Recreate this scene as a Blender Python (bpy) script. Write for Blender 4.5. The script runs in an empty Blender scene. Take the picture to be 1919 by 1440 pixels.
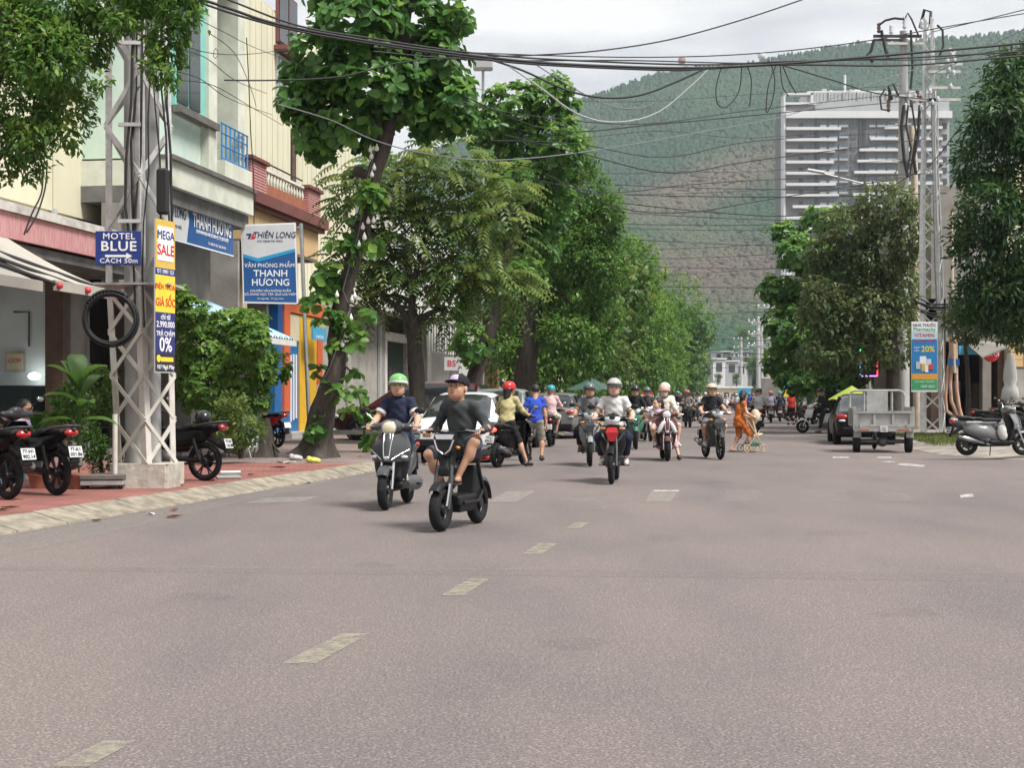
import bpy, math, random
import numpy as np
from mathutils import Vector, Matrix
random.seed(7); rng = np.random.default_rng(7)
SC = bpy.context.scene
COL = SC.collection
rad = math.radians

# ------------------------------------------------------------------ camera
cam_d = bpy.data.cameras.new('camera'); cam = bpy.data.objects.new('camera', cam_d); COL.objects.link(cam)
cam.location = (0, 0, 1.35); cam.rotation_euler = (rad(90), 0, 0)
cam_d.sensor_width = 36; cam_d.lens = 52.0; cam_d.shift_y = 25 / 1919.0
cam_d.clip_start = 0.1; cam_d.clip_end = 9000
SC.camera = cam
# ------------------------------------------------------------------ sky, sun, exposure
SUN_EL, SUN_AZ = rad(58), rad(125)          # azimuth clockwise from +Y
W = bpy.data.worlds.new('World'); SC.world = W; W.use_nodes = True
nt = W.node_tree; nt.nodes.clear()
def N(tree, typ, **kw):
    n = tree.nodes.new(typ)
    for k, v in kw.items():
        if k.startswith('i_'):
            n.inputs[int(k[2:])].default_value = v
        else:
            setattr(n, k, v)
    return n
_o = N(nt, 'ShaderNodeOutputWorld'); _b = N(nt, 'ShaderNodeBackground'); _b.inputs[1].default_value = 0.1
_sky = N(nt, 'ShaderNodeTexSky', sky_type='NISHITA', sun_disc=False, sun_elevation=SUN_EL, sun_rotation=SUN_AZ)
_sky.dust_density = 3.0
_tc = N(nt, 'ShaderNodeTexCoord'); _mp = N(nt, 'ShaderNodeMapping'); _mp.inputs['Scale'].default_value = (1.6, 1.6, 7.0)
_mp.inputs['Location'].default_value = (0.3, 0.1, 0.55)
_n1 = N(nt, 'ShaderNodeTexNoise'); _n1.inputs['Scale'].default_value = 2.6; _n1.inputs['Detail'].default_value = 7; _n1.inputs['Roughness'].default_value = 0.52
_cr = N(nt, 'ShaderNodeValToRGB')
_cr.color_ramp.elements[0].position = 0.40; _cr.color_ramp.elements[0].color = (0.47, 0.48, 0.505, 1)
_cr.color_ramp.elements[1].position = 0.60; _cr.color_ramp.elements[1].color = (0.74, 0.735, 0.725, 1)
_sc = N(nt, 'ShaderNodeVectorMath', operation='SCALE'); _sc.inputs['Scale'].default_value = 8.4
_mx = N(nt, 'ShaderNodeMix', data_type='RGBA'); _mx.inputs[0].default_value = 0.93
nt.links.new(_tc.outputs['Generated'], _mp.inputs[0]); nt.links.new(_mp.outputs[0], _n1.inputs['Vector'])
nt.links.new(_n1.outputs[0], _cr.inputs[0]); nt.links.new(_cr.outputs[0], _sc.inputs[0])
nt.links.new(_sky.outputs[0], _mx.inputs[6]); nt.links.new(_sc.outputs[0], _mx.inputs[7])
nt.links.new(_mx.outputs[2], _b.inputs[0]); nt.links.new(_b.outputs[0], _o.inputs[0])
sun_d = bpy.data.lights.new('sun', 'SUN'); sun = bpy.data.objects.new('sun', sun_d); COL.objects.link(sun)
sun_d.energy = 3.2; sun_d.angle = rad(20); sun_d.color = (1.0, 0.96, 0.9)
_sd = Vector((math.sin(SUN_AZ) * math.cos(SUN_EL), math.cos(SUN_AZ) * math.cos(SUN_EL), math.sin(SUN_EL)))
sun.rotation_euler = _sd.to_track_quat('Z', 'Y').to_euler(); sun.location = (0, 0, 60)
SC.view_settings.view_transform = 'Standard'; SC.view_settings.look = 'None'
SC.view_settings.exposure = 0.88; SC.view_settings.gamma = 1.0; SC.view_settings.use_curve_mapping = False
SC.render.engine = 'CYCLES'
cy = SC.cycles
cy.use_denoising = True
try: cy.denoiser = 'OPENIMAGEDENOISE'
except Exception: pass
cy.max_bounces = 6; cy.diffuse_bounces = 3; cy.glossy_bounces = 2; cy.transmission_bounces = 4; cy.volume_bounces = 0
cy.transparent_max_bounces = 8; cy.caustics_reflective = False; cy.caustics_refractive = False
cy.use_adaptive_sampling = True; cy.adaptive_threshold = 0.02

# ------------------------------------------------------------------ places
F, HC = 2772.0, 1.35
TH = math.atan(430.0 / F); SN, CN = math.sin(TH), math.cos(TH)      # the street runs TH to the right of the view
def G(px, py, z=0.0):                      # a point of the ground seen at that place
    d = (HC - z) * F / (py - 745.0)
    return Vector(((px - 959.5) / F * d, d, z))
def P(px, py, Y):                          # a point at distance Y
    return Vector(((px - 959.5) / F * Y, Y, HC + (745.0 - py) / F * Y))
def R(s, t, z=0.0):                        # along the street s, across it t
    return Vector((t * CN + s * SN, -t * SN + s * CN, z))
def st(v): return (v[0] * SN + v[1] * CN, v[0] * CN - v[1] * SN)
ROT = rad(90) - TH                         # rotation that lays local x along the street

# ------------------------------------------------------------------ materials
MATS = {}
def M(name, col, rough=0.6, var=0.12, scale=6.0, bump=0.0, metal=0.0, coat=0.0, col2=None, detail=4, spec=0.5, bscale=None, stretch=None):
    if name in MATS: return MATS[name]
    m = bpy.data.materials.new(name); m.use_nodes = True; t = m.node_tree; b = t.nodes['Principled BSDF']
    b.inputs['Roughness'].default_value = rough; b.inputs['Metallic'].default_value = metal
    b.inputs['Coat Weight'].default_value = coat; b.inputs['Coat Roughness'].default_value = 0.08
    b.inputs['Specular IOR Level'].default_value = spec
    if var > 0 or col2 is not None:
        tc = N(t, 'ShaderNodeTexCoord'); no = N(t, 'ShaderNodeTexNoise'); no.inputs['Scale'].default_value = scale
        no.inputs['Detail'].default_value = detail; no.inputs['Roughness'].default_value = 0.6
        src = tc.outputs['Object']
        if stretch:
            mp = N(t, 'ShaderNodeMapping'); mp.inputs['Scale'].default_value = stretch; t.links.new(src, mp.inputs[0]); src = mp.outputs[0]
        t.links.new(src, no.inputs['Vector'])
        cr = N(t, 'ShaderNodeValToRGB'); e = cr.color_ramp.elements
        c2 = col2 if col2 is not None else tuple(min(1, c * (1 + var)) for c in col)
        c1 = col if col2 is not None else tuple(c * (1 - var) for c in col)
        e[0].position, e[1].position = 0.35, 0.65
        e[0].color = (*c1, 1); e[1].color = (*c2, 1)
        t.links.new(no.outputs[0], cr.inputs[0]); t.links.new(cr.outputs[0], b.inputs['Base Color'])
        if bump > 0:
            bp = N(t, 'ShaderNodeBump'); bp.inputs['Strength'].default_value = bump; bp.inputs['Distance'].default_value = 0.02
            nb = no
            if bscale:
                nb = N(t, 'ShaderNodeTexNoise'); nb.inputs['Scale'].default_value = bscale; nb.inputs['Detail'].default_value = 3; t.links.new(src, nb.inputs['Vector'])
            t.links.new(nb.outputs[0], bp.inputs['Height']); t.links.new(bp.outputs[0], b.inputs['Normal'])
    else:
        b.inputs['Base Color'].default_value = (*col, 1)
    MATS[name] = m
    return m
def ME(name, col, power):                  # a thing that gives off light
    if name in MATS: return MATS[name]
    m = M(name, col, 0.3, 0); b = m.node_tree.nodes['Principled BSDF']
    b.inputs['Emission Color'].default_value = (*col, 1); b.inputs['Emission Strength'].default_value = power
    return m
def MLEAF(name, c1, c2, c3, rough=0.45, trans=0.35):   # leaf colours by a tone stored per leaf
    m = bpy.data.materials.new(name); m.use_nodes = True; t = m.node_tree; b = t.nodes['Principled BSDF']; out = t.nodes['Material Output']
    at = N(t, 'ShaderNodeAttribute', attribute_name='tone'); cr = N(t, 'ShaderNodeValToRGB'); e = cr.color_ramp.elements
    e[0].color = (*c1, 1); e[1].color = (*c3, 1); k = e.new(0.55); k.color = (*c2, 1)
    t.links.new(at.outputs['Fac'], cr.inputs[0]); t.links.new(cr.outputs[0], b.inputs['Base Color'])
    b.inputs['Roughness'].default_value = rough; b.inputs['Specular IOR Level'].default_value = 0.35
    tr = N(t, 'ShaderNodeBsdfTranslucent'); mx = N(t, 'ShaderNodeMixShader'); mx.inputs[0].default_value = trans
    hs = N(t, 'ShaderNodeHueSaturation'); hs.inputs['Value'].default_value = 1.7; hs.inputs['Hue'].default_value = 0.485
    t.links.new(cr.outputs[0], hs.inputs['Color']); t.links.new(hs.outputs[0], tr.inputs[0])
    t.links.new(b.outputs[0], mx.inputs[1]); t.links.new(tr.outputs[0], mx.inputs[2]); t.links.new(mx.outputs[0], out.inputs[0])
    MATS[name] = m; return m

# ------------------------------------------------------------------ mesh building
def link(name, data, parent=None, loc=None, rot=None):
    o = bpy.data.objects.new(name, data); COL.objects.link(o)
    if parent is not None: o.parent = parent
    if loc is not None: o.location = loc
    if rot is not None: o.rotation_euler = rot
    return o
def tag(o, label=None, cat=None, group=None, kind=None):
    if label: o['label'] = label
    if cat: o['category'] = cat
    if group: o['group'] = group
    if kind: o['kind'] = kind
    return o
def thing(name, loc, rz, label, cat, group=None):
    o = link(name, None, None, loc, (0, 0, rz)); o.empty_display_size = 0.1
    return tag(o, label, cat, group)
def twin(o, name=None, parent=None, loc=None, rot=None):
    c = o.copy(); COL.objects.link(c)
    if name: c.name = name
    c.parent = parent if parent is not None else o.parent
    if loc is not None: c.location = loc
    if rot is not None: c.rotation_euler = rot
    return c
def clone_tree(o, parent=None):
    c = o.copy(); COL.objects.link(c)
    if parent is not None: c.parent = parent
    for ch in list(o.children): clone_tree(ch, c)
    return c
def frames(path):
    P_ = [Vector(p) for p in path]; T = []
    for i in range(len(P_)):
        a = P_[max(0, i - 1)]; b = P_[min(len(P_) - 1, i + 1)]; d = (b - a)
        T.append(d.normalized() if d.length > 1e-9 else Vector((0, 0, 1)))
    n = T[0].orthogonal().normalized(); out = []
    for i, t in enumerate(T):
        n = (n - t * n.dot(t)); n = n.normalized() if n.length > 1e-6 else t.orthogonal().normalized()
        out.append((P_[i], t, n, t.cross(n)))
    return out
class MB:
    def __init__(s): s.v = []; s.f = []; s.m = []; s.sm = []
    def add(s, vs, fs, mi=0, sm=False):
        o = len(s.v); s.v.extend([tuple(v) for v in vs]); s.f.extend([tuple(i + o for i in f) for f in fs])
        s.m.extend([mi] * len(fs)); s.sm.extend([sm] * len(fs)); return s
    def box(s, c, sz, mi=0, ch=0.0, rot=None):
        hx, hy, hz = sz[0] / 2, sz[1] / 2, sz[2] / 2
        if ch <= 0:
            vs = [(x, y, z) for x in (-hx, hx) for y in (-hy, hy) for z in (-hz, hz)]
            fs = [(0, 1, 3, 2), (4, 6, 7, 5), (0, 4, 5, 1), (2, 3, 7, 6), (0, 2, 6, 4), (1, 5, 7, 3)]
        else:
            vs = []; ix = {}
            for i, x in enumerate((-1, 1)):
                for j, y in enumerate((-1, 1)):
                    for k, z in enumerate((-1, 1)):
                        ix[i, j, k] = len(vs)
                        vs += [(x * hx, y * (hy - ch), z * (hz - ch)), (x * (hx - ch), y * hy, z * (hz - ch)), (x * (hx - ch), y * (hy - ch), z * hz)]
            fs = []
            for i in (0, 1):
                fs.append((ix[i, 0, 0], ix[i, 1, 0], ix[i, 1, 1], ix[i, 0, 1])); fs.append((ix[0, i, 0] + 1, ix[1, i, 0] + 1, ix[1, i, 1] + 1, ix[0, i, 1] + 1)); fs.append((ix[0, 0, i] + 2, ix[1, 0, i] + 2, ix[1, 1, i] + 2, ix[0, 1, i] + 2))
                for j in (0, 1):
                    fs.append((ix[i, j, 0], ix[i, j, 1], ix[i, j, 1] + 1, ix[i, j, 0] + 1)); fs.append((ix[i, 0, j], ix[i, 1, j], ix[i, 1, j] + 2, ix[i, 0, j] + 2)); fs.append((ix[0, i, j] + 1, ix[1, i, j] + 1, ix[1, i, j] + 2, ix[0, i, j] + 2))
                    for k in (0, 1): fs.append((ix[i, j, k], ix[i, j, k] + 1, ix[i, j, k] + 2))
        if rot is not None:
            q = rot if isinstance(rot, Matrix) else Matrix.Rotation(rot[2], 3, 'Z') @ Matrix.Rotation(rot[1], 3, 'Y') @ Matrix.Rotation(rot[0], 3, 'X')
            vs = [q @ Vector(v) for v in vs]
        return s.add([(v[0] + c[0], v[1] + c[1], v[2] + c[2]) for v in vs], fs, mi)
    def loft(s, rings, mi=0, sm=True, caps=True, closed=True):
        n = len(rings[0]); vs = [p for r in rings for p in r]; fs = []
        for i in range(len(rings) - 1):
            for j in range(n if closed else n - 1):
                k = (j + 1) % n; fs.append((i * n + j, i * n + k, (i + 1) * n + k, (i + 1) * n + j))
        s.add(vs, fs, mi, sm)
        if caps and closed:
            s.add(rings[0], [tuple(range(n))], mi, False); s.add(rings[-1], [tuple(range(n))], mi, False)
        return s
    def tube(s, path, r, n=8, mi=0, caps=True, sm=True, flat=1.0):
        fr = frames(path); rings = []
        for i, (p, t, a, b) in enumerate(fr):
            ri = r[i] if isinstance(r, (list, tuple)) else r
            rings.append([p + a * (math.cos(2 * math.pi * j / n) * ri) + b * (math.sin(2 * math.pi * j / n) * ri * flat) for j in range(n)])
        return s.loft(rings, mi, sm, caps)
    def bar(s, a, b, w, h, mi=0, up=(0, 0, 1)):
        a, b = Vector(a), Vector(b); t = (b - a).normalized(); u = Vector(up); u = (u - t * u.dot(t))
        u = u.normalized() if u.length > 1e-5 else t.orthogonal().normalized(); v = t.cross(u)
        rg = [[p + u * (h / 2 * q) + v * (w / 2 * k) for q, k in ((-1, -1), (-1, 1), (1, 1), (1, -1))] for p in (a, b)]
        return s.loft(rg, mi, False)
    def angle(s, a, b, w, th, mi=0, up=(0, 0, 1)):        # L profile
        a, b = Vector(a), Vector(b); t = (b - a).normalized(); u = Vector(up); u = (u - t * u.dot(t)).normalized(); v = t.cross(u)
        pr = ((0, 0), (w, 0), (w, th), (th, th), (th, w), (0, w))
        return s.loft([[p + u * q + v * k for q, k in pr] for p in (a, b)], mi, False)
    def lathe(s, prof, c=(0, 0, 0), axis='Z', n=20, mi=0, sm=True, sc=(1, 1, 1)):
        rings = []
        for r, h in prof:
            ring = []
            for j in range(n):
                q = 2 * math.pi * j / n; x, y = math.cos(q) * r, math.sin(q) * r
                v = {'Z': (x, y, h), 'X': (h, x, y), 'Y': (x, h, y)}[axis]
                ring.append((c[0] + v[0] * sc[0], c[1] + v[1] * sc[1], c[2] + v[2] * sc[2]))
            rings.append(ring)
        return s.loft(rings, mi, sm, True)
    def ell(s, c, r, n=16, m=8, mi=0, lo=-90, hi=90, rot=None):
        rings = []
        for i in range(m + 1):
            ph = rad(lo + (hi - lo) * i / m); ring = []
            for j in range(n):
                q = 2 * math.pi * j / n
                v = Vector((math.cos(ph) * math.cos(q) * r[0], math.cos(ph) * math.sin(q) * r[1], math.sin(ph) * r[2]))
                if rot is not None: v = rot @ v
                ring.append(v + Vector(c))
            rings.append(ring)
        return s.loft(rings, mi, True, lo > -89 or hi < 89)
    def torus(s, c, R_, r, axis='X', n=28, m=10, mi=0, wide=1.0):
        rings = []
        for j in range(n + 1):
            q = 2 * math.pi * j / n; ring = []
            for k in range(m):
                w = 2 * math.pi * k / m; rr = R_ + math.cos(w) * r; h = math.sin(w) * r * wide
                v = {'X': (h, math.cos(q) * rr, math.sin(q) * rr), 'Z': (math.cos(q) * rr, math.sin(q) * rr, h), 'Y': (math.cos(q) * rr, h, math.sin(q) * rr)}[axis]
                ring.append((c[0] + v[0], c[1] + v[1], c[2] + v[2]))
            rings.append(ring)
        return s.loft(rings, mi, True, False)
    def prism(s, poly, a, b, plane='XZ', mi=0):     # poly in a plane, between a and b on the third axis
        f = {'XZ': lambda p, h: (p[0], h, p[1]), 'YZ': lambda p, h: (h, p[0], p[1]), 'XY': lambda p, h: (p[0], p[1], h)}[plane]
        return s.loft([[f(p, a) for p in poly], [f(p, b) for p in poly]], mi, False)
    def sheet(s, grid, mi=0, sm=True):
        n, m = len(grid), len(grid[0]); vs = [p for r in grid for p in r]
        fs = [(i * m + j, i * m + j + 1, (i + 1) * m + j + 1, (i + 1) * m + j) for i in range(n - 1) for j in range(m - 1)]
        return s.add(vs, fs, mi, sm)
    def mesh(s, name, mats, fix=True):
        me = bpy.data.meshes.new(name); me.from_pydata(s.v, [], s.f)
        for m in (mats if isinstance(mats, (list, tuple)) else [mats]): me.materials.append(MATS[m] if isinstance(m, str) else m)
        if fix:
            import bmesh
            b = bmesh.new(); b.from_mesh(me); bmesh.ops.remove_doubles(b, verts=b.verts, dist=1e-5) if False else None
            bmesh.ops.recalc_face_normals(b, faces=b.faces); b.to_mesh(me); b.free()
        me.polygons.foreach_set('material_index', s.m); me.polygons.foreach_set('use_smooth', s.sm); me.update()
        return me
    def build(s, name, mats, parent=None, loc=None, rot=None, fix=True):
        return link(name, s.mesh(name, mats, fix), parent, loc, rot)
def np_mesh(name, V, Q, mats, tone=None, smooth=False, mi=None):
    """mesh from numpy arrays; Q is (n,3) or (n,4)"""
    me = bpy.data.meshes.new(name); nv, nf, k = len(V), len(Q), Q.shape[1]
    me.vertices.add(nv); me.vertices.foreach_set('co', np.ascontiguousarray(V, dtype=np.float32).ravel())
    me.loops.add(nf * k); me.loops.foreach_set('vertex_index', np.ascontiguousarray(Q, dtype=np.int32).ravel())
    me.polygons.add(nf); me.polygons.foreach_set('loop_start', np.arange(nf, dtype=np.int32) * k)
    if smooth: me.polygons.foreach_set('use_smooth', np.ones(nf, dtype=bool))
    for m in (mats if isinstance(mats, (list, tuple)) else [mats]): me.materials.append(MATS[m] if isinstance(m, str) else m)
    if mi is not None: me.polygons.foreach_set('material_index', np.asarray(mi, dtype=np.int32))
    if tone is not None:
        at = me.attributes.new('tone', 'FLOAT', 'POINT'); at.data.foreach_set('value', np.ascontiguousarray(tone, dtype=np.float32))
    me.update(calc_edges=True); return me
def lettering(body, size, mat, parent, loc, rot=(rad(90), 0, 0), bold=0.0, sx=1.0, align='CENTER', shear=0.0, name='lettering', space=1.0):
    cu = bpy.data.curves.new(name, 'FONT'); cu.body = body; cu.size = size; cu.align_x = align; cu.align_y = 'CENTER'
    cu.extrude = 0.002; cu.shear = shear; cu.space_character = space; cu.resolution_u = 3
    cu.materials.append(MATS[mat] if isinstance(mat, str) else mat)
    o = link(name, cu, parent, loc, rot); o.scale = (sx, 1, 1); o['b'] = bold * size
    return o

# ------------------------------------------------------------------ smooth solids (union of round shapes, one continuous skin)
def rcone(a, b, ra, rb, k=0.02):
    a, b = np.array(a, float), np.array(b, float); ba = b - a; L2 = max(1e-9, ba @ ba)
    def fn(X, Y, Z):
        px, py, pz = X - a[0], Y - a[1], Z - a[2]
        h = np.clip((px * ba[0] + py * ba[1] + pz * ba[2]) / L2, 0, 1)
        return np.sqrt((px - ba[0] * h) ** 2 + (py - ba[1] * h) ** 2 + (pz - ba[2] * h) ** 2) - (ra + (rb - ra) * h)
    r = max(ra, rb); return (fn, np.minimum(a, b) - r, np.maximum(a, b) + r, k, 1)
def sell(c, r, k=0.02, rot=None, cut=False):
    c = np.array(c, float); r = np.array(r, float); mr = r.max(); Mx = None if rot is None else np.array(Matrix(rot).inverted())
    def fn(X, Y, Z):
        x, y, z = X - c[0], Y - c[1], Z - c[2]
        if Mx is not None: x, y, z = (Mx[i][0] * x + Mx[i][1] * y + Mx[i][2] * z for i in range(3))
        k0 = np.sqrt((x / r[0]) ** 2 + (y / r[1]) ** 2 + (z / r[2]) ** 2); k1 = np.sqrt((x / r[0] ** 2) ** 2 + (y / r[1] ** 2) ** 2 + (z / r[2] ** 2) ** 2)
        return k0 * (k0 - 1.0) / np.maximum(k1, 1e-6)
    e = r if rot is None else np.array([mr] * 3)
    return (fn, c - e, c + e, k, -1 if cut else 1)
def srbox(c, h, r, k=0.02, rot=None, cut=False):
    c = np.array(c, float); h = np.array(h, float); Mx = None if rot is None else np.array(Matrix(rot).inverted())
    def fn(X, Y, Z):
        x, y, z = X - c[0], Y - c[1], Z - c[2]
        if Mx is not None: x, y, z = (Mx[i][0] * x + Mx[i][1] * y + Mx[i][2] * z for i in range(3))
        qx, qy, qz = np.abs(x) - h[0] + r, np.abs(y) - h[1] + r, np.abs(z) - h[2] + r
        return np.sqrt(np.maximum(qx, 0) ** 2 + np.maximum(qy, 0) ** 2 + np.maximum(qz, 0) ** 2) + np.minimum(np.maximum(qx, np.maximum(qy, qz)), 0) - r
    e = h if rot is None else np.array([np.linalg.norm(h)] * 3)
    return (fn, c - e, c + e, k, -1 if cut else 1)
def rx(a): return Matrix.Rotation(a, 3, 'X')
def solid(prims, vx, planes=(), fold=0.0, fseed=0.0, fscale=14.0):
    """vertices and quads of the smooth union; planes = (point, normal): what lies beyond along the normal is cut away"""
    pos = [p for p in prims if p[4] > 0]
    lo = np.min([p[1] for p in pos], 0) - 3 * vx; hi = np.max([p[2] for p in pos], 0) + 3 * vx
    n = np.ceil((hi - lo) / vx).astype(int) + 1
    ax = [lo[i] + vx * np.arange(n[i]) for i in range(3)]
    Fd = np.full(n, 0.5, dtype=np.float32)
    for fn, l, h, k, sg in prims:
        m = max(3 * vx, k * 1.5)
        i0 = np.clip(np.floor((l - m - lo) / vx).astype(int), 0, n); i1 = np.clip(np.ceil((h + m - lo) / vx).astype(int) + 1, 0, n)
        if (i1 <= i0).any(): continue
        sl = tuple(slice(i0[i], i1[i]) for i in range(3))
        X, Y, Z = np.meshgrid(ax[0][sl[0]], ax[1][sl[1]], ax[2][sl[2]], indexing='ij', sparse=True)
        d = fn(X, Y, Z); a = Fd[sl]
        if sg > 0:
            hh = np.clip(0.5 + 0.5 * (a - d) / k, 0, 1); Fd[sl] = a + (d - a) * hh - k * hh * (1 - hh)
        else:
            d = -d; hh = np.clip(0.5 - 0.5 * (a - d) / k, 0, 1); Fd[sl] = a + (d - a) * hh + k * hh * (1 - hh)
    if fold > 0 or planes:
        X, Y, Z = np.meshgrid(*ax, indexing='ij', sparse=True)
        if fold > 0:
            s_ = fscale
            Fd += fold * (np.sin(X * s_ * 1.3 + Z * s_ * 2.1 + fseed) * np.sin(Y * s_ * 1.7 - Z * s_ * 1.1 + 1.3 + fseed) + 0.6 * np.sin(X * s_ * 2.7 - Z * s_ * 3.3 + Y * s_ * 1.2 + 2 * fseed))
        for pt, nn, rad_ in planes:
            d = (X - pt[0]) * nn[0] + (Y - pt[1]) * nn[1] + (Z - pt[2]) * nn[2]
            if rad_ is not None:
                near = (X - pt[0]) ** 2 + (Y - pt[1]) ** 2 + (Z - pt[2]) ** 2 < rad_ * rad_
                Fd = np.where(near, np.maximum(Fd, d), Fd)
            else: Fd = np.maximum(Fd, d)
    return surfnet(Fd, lo, vx)
def surfnet(Fd, lo, vx):
    ins = Fd < 0
    c = np.zeros([s - 1 for s in Fd.shape], np.int8)
    for i in (0, 1):
        for j in (0, 1):
            for k in (0, 1): c += ins[i:i + c.shape[0], j:j + c.shape[1], k:k + c.shape[2]]
    cells = (c > 0) & (c < 8); idx = np.full(c.shape, -1, np.int64); nv = int(cells.sum()); idx[cells] = np.arange(nv)
    acc = np.zeros((nv, 3)); cnt = np.zeros(nv); quads = []
    for a in range(3):
        s0 = [slice(None)] * 3; s1 = [slice(None)] * 3; s0[a] = slice(0, -1); s1[a] = slice(1, None)
        A, B = ins[tuple(s0)], ins[tuple(s1)]; cr = np.argwhere(A != B)
        if len(cr) == 0: continue
        b1, b2 = [(1, 2), (2, 0), (0, 1)][a]
        ok = (cr[:, b1] > 0) & (cr[:, b2] > 0) & (cr[:, b1] < c.shape[b1]) & (cr[:, b2] < c.shape[b2]); cr = cr[ok]
        e = cr.copy(); e[:, a] += 1; f0 = Fd[tuple(cr.T)]; f1 = Fd[tuple(e.T)]; t = f0 / (f0 - f1)
        pt = cr.astype(float); pt[:, a] += t; ids = []
        for d1, d2 in ((-1, -1), (0, -1), (0, 0), (-1, 0)):
            q = cr.copy(); q[:, b1] += d1; q[:, b2] += d2; w = idx[tuple(q.T)]; ids.append(w)
            np.add.at(acc, w, pt); np.add.at(cnt, w, 1)
        ids = np.stack(ids, 1); fl = ~A[tuple(cr.T)]; ids[fl] = ids[fl][:, ::-1]; quads.append(ids)
    V = acc / np.maximum(cnt, 1)[:, None] * vx + lo
    return V, np.concatenate(quads)
def join_np(parts):
    """[(V,Q,mi)] -> V,Q,mi"""
    Vs, Qs, ms, o = [], [], [], 0
    for V, Q, m in parts:
        Vs.append(V); Qs.append(Q + o); ms.append(np.full(len(Q), m) if np.isscalar(m) else m); o += len(V)
    return np.concatenate(Vs), np.concatenate(Qs), np.concatenate(ms)
# ================================================================== the setting
def road_material():
    m = bpy.data.materials.new('asphalt'); m.use_nodes = True; t = m.node_tree; b = t.nodes['Principled BSDF']
    tc = N(t, 'ShaderNodeTexCoord'); L = t.links.new
    big = N(t, 'ShaderNodeTexNoise'); big.inputs['Scale'].default_value = 0.22; big.inputs['Detail'].default_value = 5; big.inputs['Roughness'].default_value = 0.55
    mp = N(t, 'ShaderNodeMapping'); mp.inputs['Rotation'].default_value = (0, 0, TH); mp.inputs['Scale'].default_value = (1.0, 0.35, 1)
    L(tc.outputs['Object'], mp.inputs[0]); L(mp.outputs[0], big.inputs['Vector'])
    fine = N(t, 'ShaderNodeTexNoise'); fine.inputs['Scale'].default_value = 80; fine.inputs['Detail'].default_value = 2; fine.inputs['Roughness'].default_value = 0.6
    L(tc.outputs['Object'], fine.inputs['Vector'])
    vor = N(t, 'ShaderNodeTexVoronoi'); vor.inputs['Scale'].default_value = 45; L(tc.outputs['Object'], vor.inputs['Vector'])
    cr = N(t, 'ShaderNodeValToRGB'); e = cr.color_ramp.elements
    e[0].position, e[1].position = 0.3, 0.7; e[0].color = (0.172, 0.152, 0.148, 1); e[1].color = (0.220, 0.187, 0.179, 1)
    L(big.outputs[0], cr.inputs[0])
    # the nearer surface was laid at another time: greyer beyond a crooked transverse seam
    sx = N(t, 'ShaderNodeSeparateXYZ'); L(mp.outputs[0], sx.inputs[0])
    fr = N(t, 'ShaderNodeValToRGB'); e = fr.color_ramp.elements
    e[0].position, e[1].position = 0.3, 0.72; e[0].color = (0.50, 0.50, 0.50, 1); e[1].color = (1.45, 1.45, 1.45, 1)
    L(fine.outputs[0], fr.inputs[0])
    vr = N(t, 'ShaderNodeValToRGB'); e = vr.color_ramp.elements; e[0].position, e[1].position = 0.05, 0.45
    e[0].color = (1.5, 1.45, 1.4, 1); e[1].color = (0.84, 0.84, 0.85, 1); L(vor.outputs['Distance'], vr.inputs[0])
    m1 = N(t, 'ShaderNodeMix', data_type='RGBA', blend_type='MULTIPLY'); m1.inputs[0].default_value = 1
    m2 = N(t, 'ShaderNodeMix', data_type='RGBA', blend_type='MULTIPLY'); m2.inputs[0].default_value = 1
    L(cr.outputs[0], m1.inputs[6]); L(fr.outputs[0], m1.inputs[7]); L(m1.outputs[2], m2.inputs[6]); L(vr.outputs[0], m2.inputs[7])
    # worn grey wheel tracks and stains
    st_ = N(t, 'ShaderNodeTexNoise'); st_.inputs['Scale'].default_value = 0.9; st_.inputs['Detail'].default_value = 9; L(mp.outputs[0], st_.inputs['Vector'])
    sr = N(t, 'ShaderNodeValToRGB'); e = sr.color_ramp.elements; e[0].position, e[1].position = 0.32, 0.55
    e[0].color = (0.87, 0.88, 0.89, 1); e[1].color = (1.02, 1.0, 0.98, 1); L(st_.outputs[0], sr.inputs[0])
    m3 = N(t, 'ShaderNodeMix', data_type='RGBA', blend_type='MULTIPLY'); m3.inputs[0].default_value = 1
    L(m2.outputs[2], m3.inputs[6]); L(sr.outputs[0], m3.inputs[7]); L(m3.outputs[2], b.inputs['Base Color'])
    b.inputs['Roughness'].default_value = 0.82; b.inputs['Specular IOR Level'].default_value = 0.3
    bp = N(t, 'ShaderNodeBump'); bp.inputs['Strength'].default_value = 0.9; bp.inputs['Distance'].default_value = 0.009
    L(fine.outputs[0], bp.inputs['Height']); L(bp.outputs[0], b.inputs['Normal'])
    MATS['asphalt'] = m
road_material()
def paint_material(name, col, worn):
    m = bpy.data.materials.new(name); m.use_nodes = True; t = m.node_tree; b = t.nodes['Principled BSDF']; L = t.links.new; out = t.nodes['Material Output']
    tc = N(t, 'ShaderNodeTexCoord'); no = N(t, 'ShaderNodeTexNoise'); no.inputs['Scale'].default_value = 9; no.inputs['Detail'].default_value = 8; no.inputs['Roughness'].default_value = 0.72
    L(tc.outputs['Object'], no.inputs['Vector'])
    cr = N(t, 'ShaderNodeValToRGB'); e = cr.color_ramp.elements; e[0].position, e[1].position = 0.36, 0.64; e[0].color = (worn * 0.1,) * 3 + (1,); e[1].color = (worn,) * 3 + (1,)
    L(no.outputs[0], cr.inputs[0]); b.inputs['Base Color'].default_value = (*col, 1); b.inputs['Roughness'].default_value = 0.8
    tr = N(t, 'ShaderNodeBsdfTransparent'); mx = N(t, 'ShaderNodeMixShader'); L(cr.outputs[0], mx.inputs[0]); L(tr.outputs[0], mx.inputs[1]); L(b.outputs[0], mx.inputs[2]); L(mx.outputs[0], out.inputs[0])
    MATS[name] = m
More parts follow.
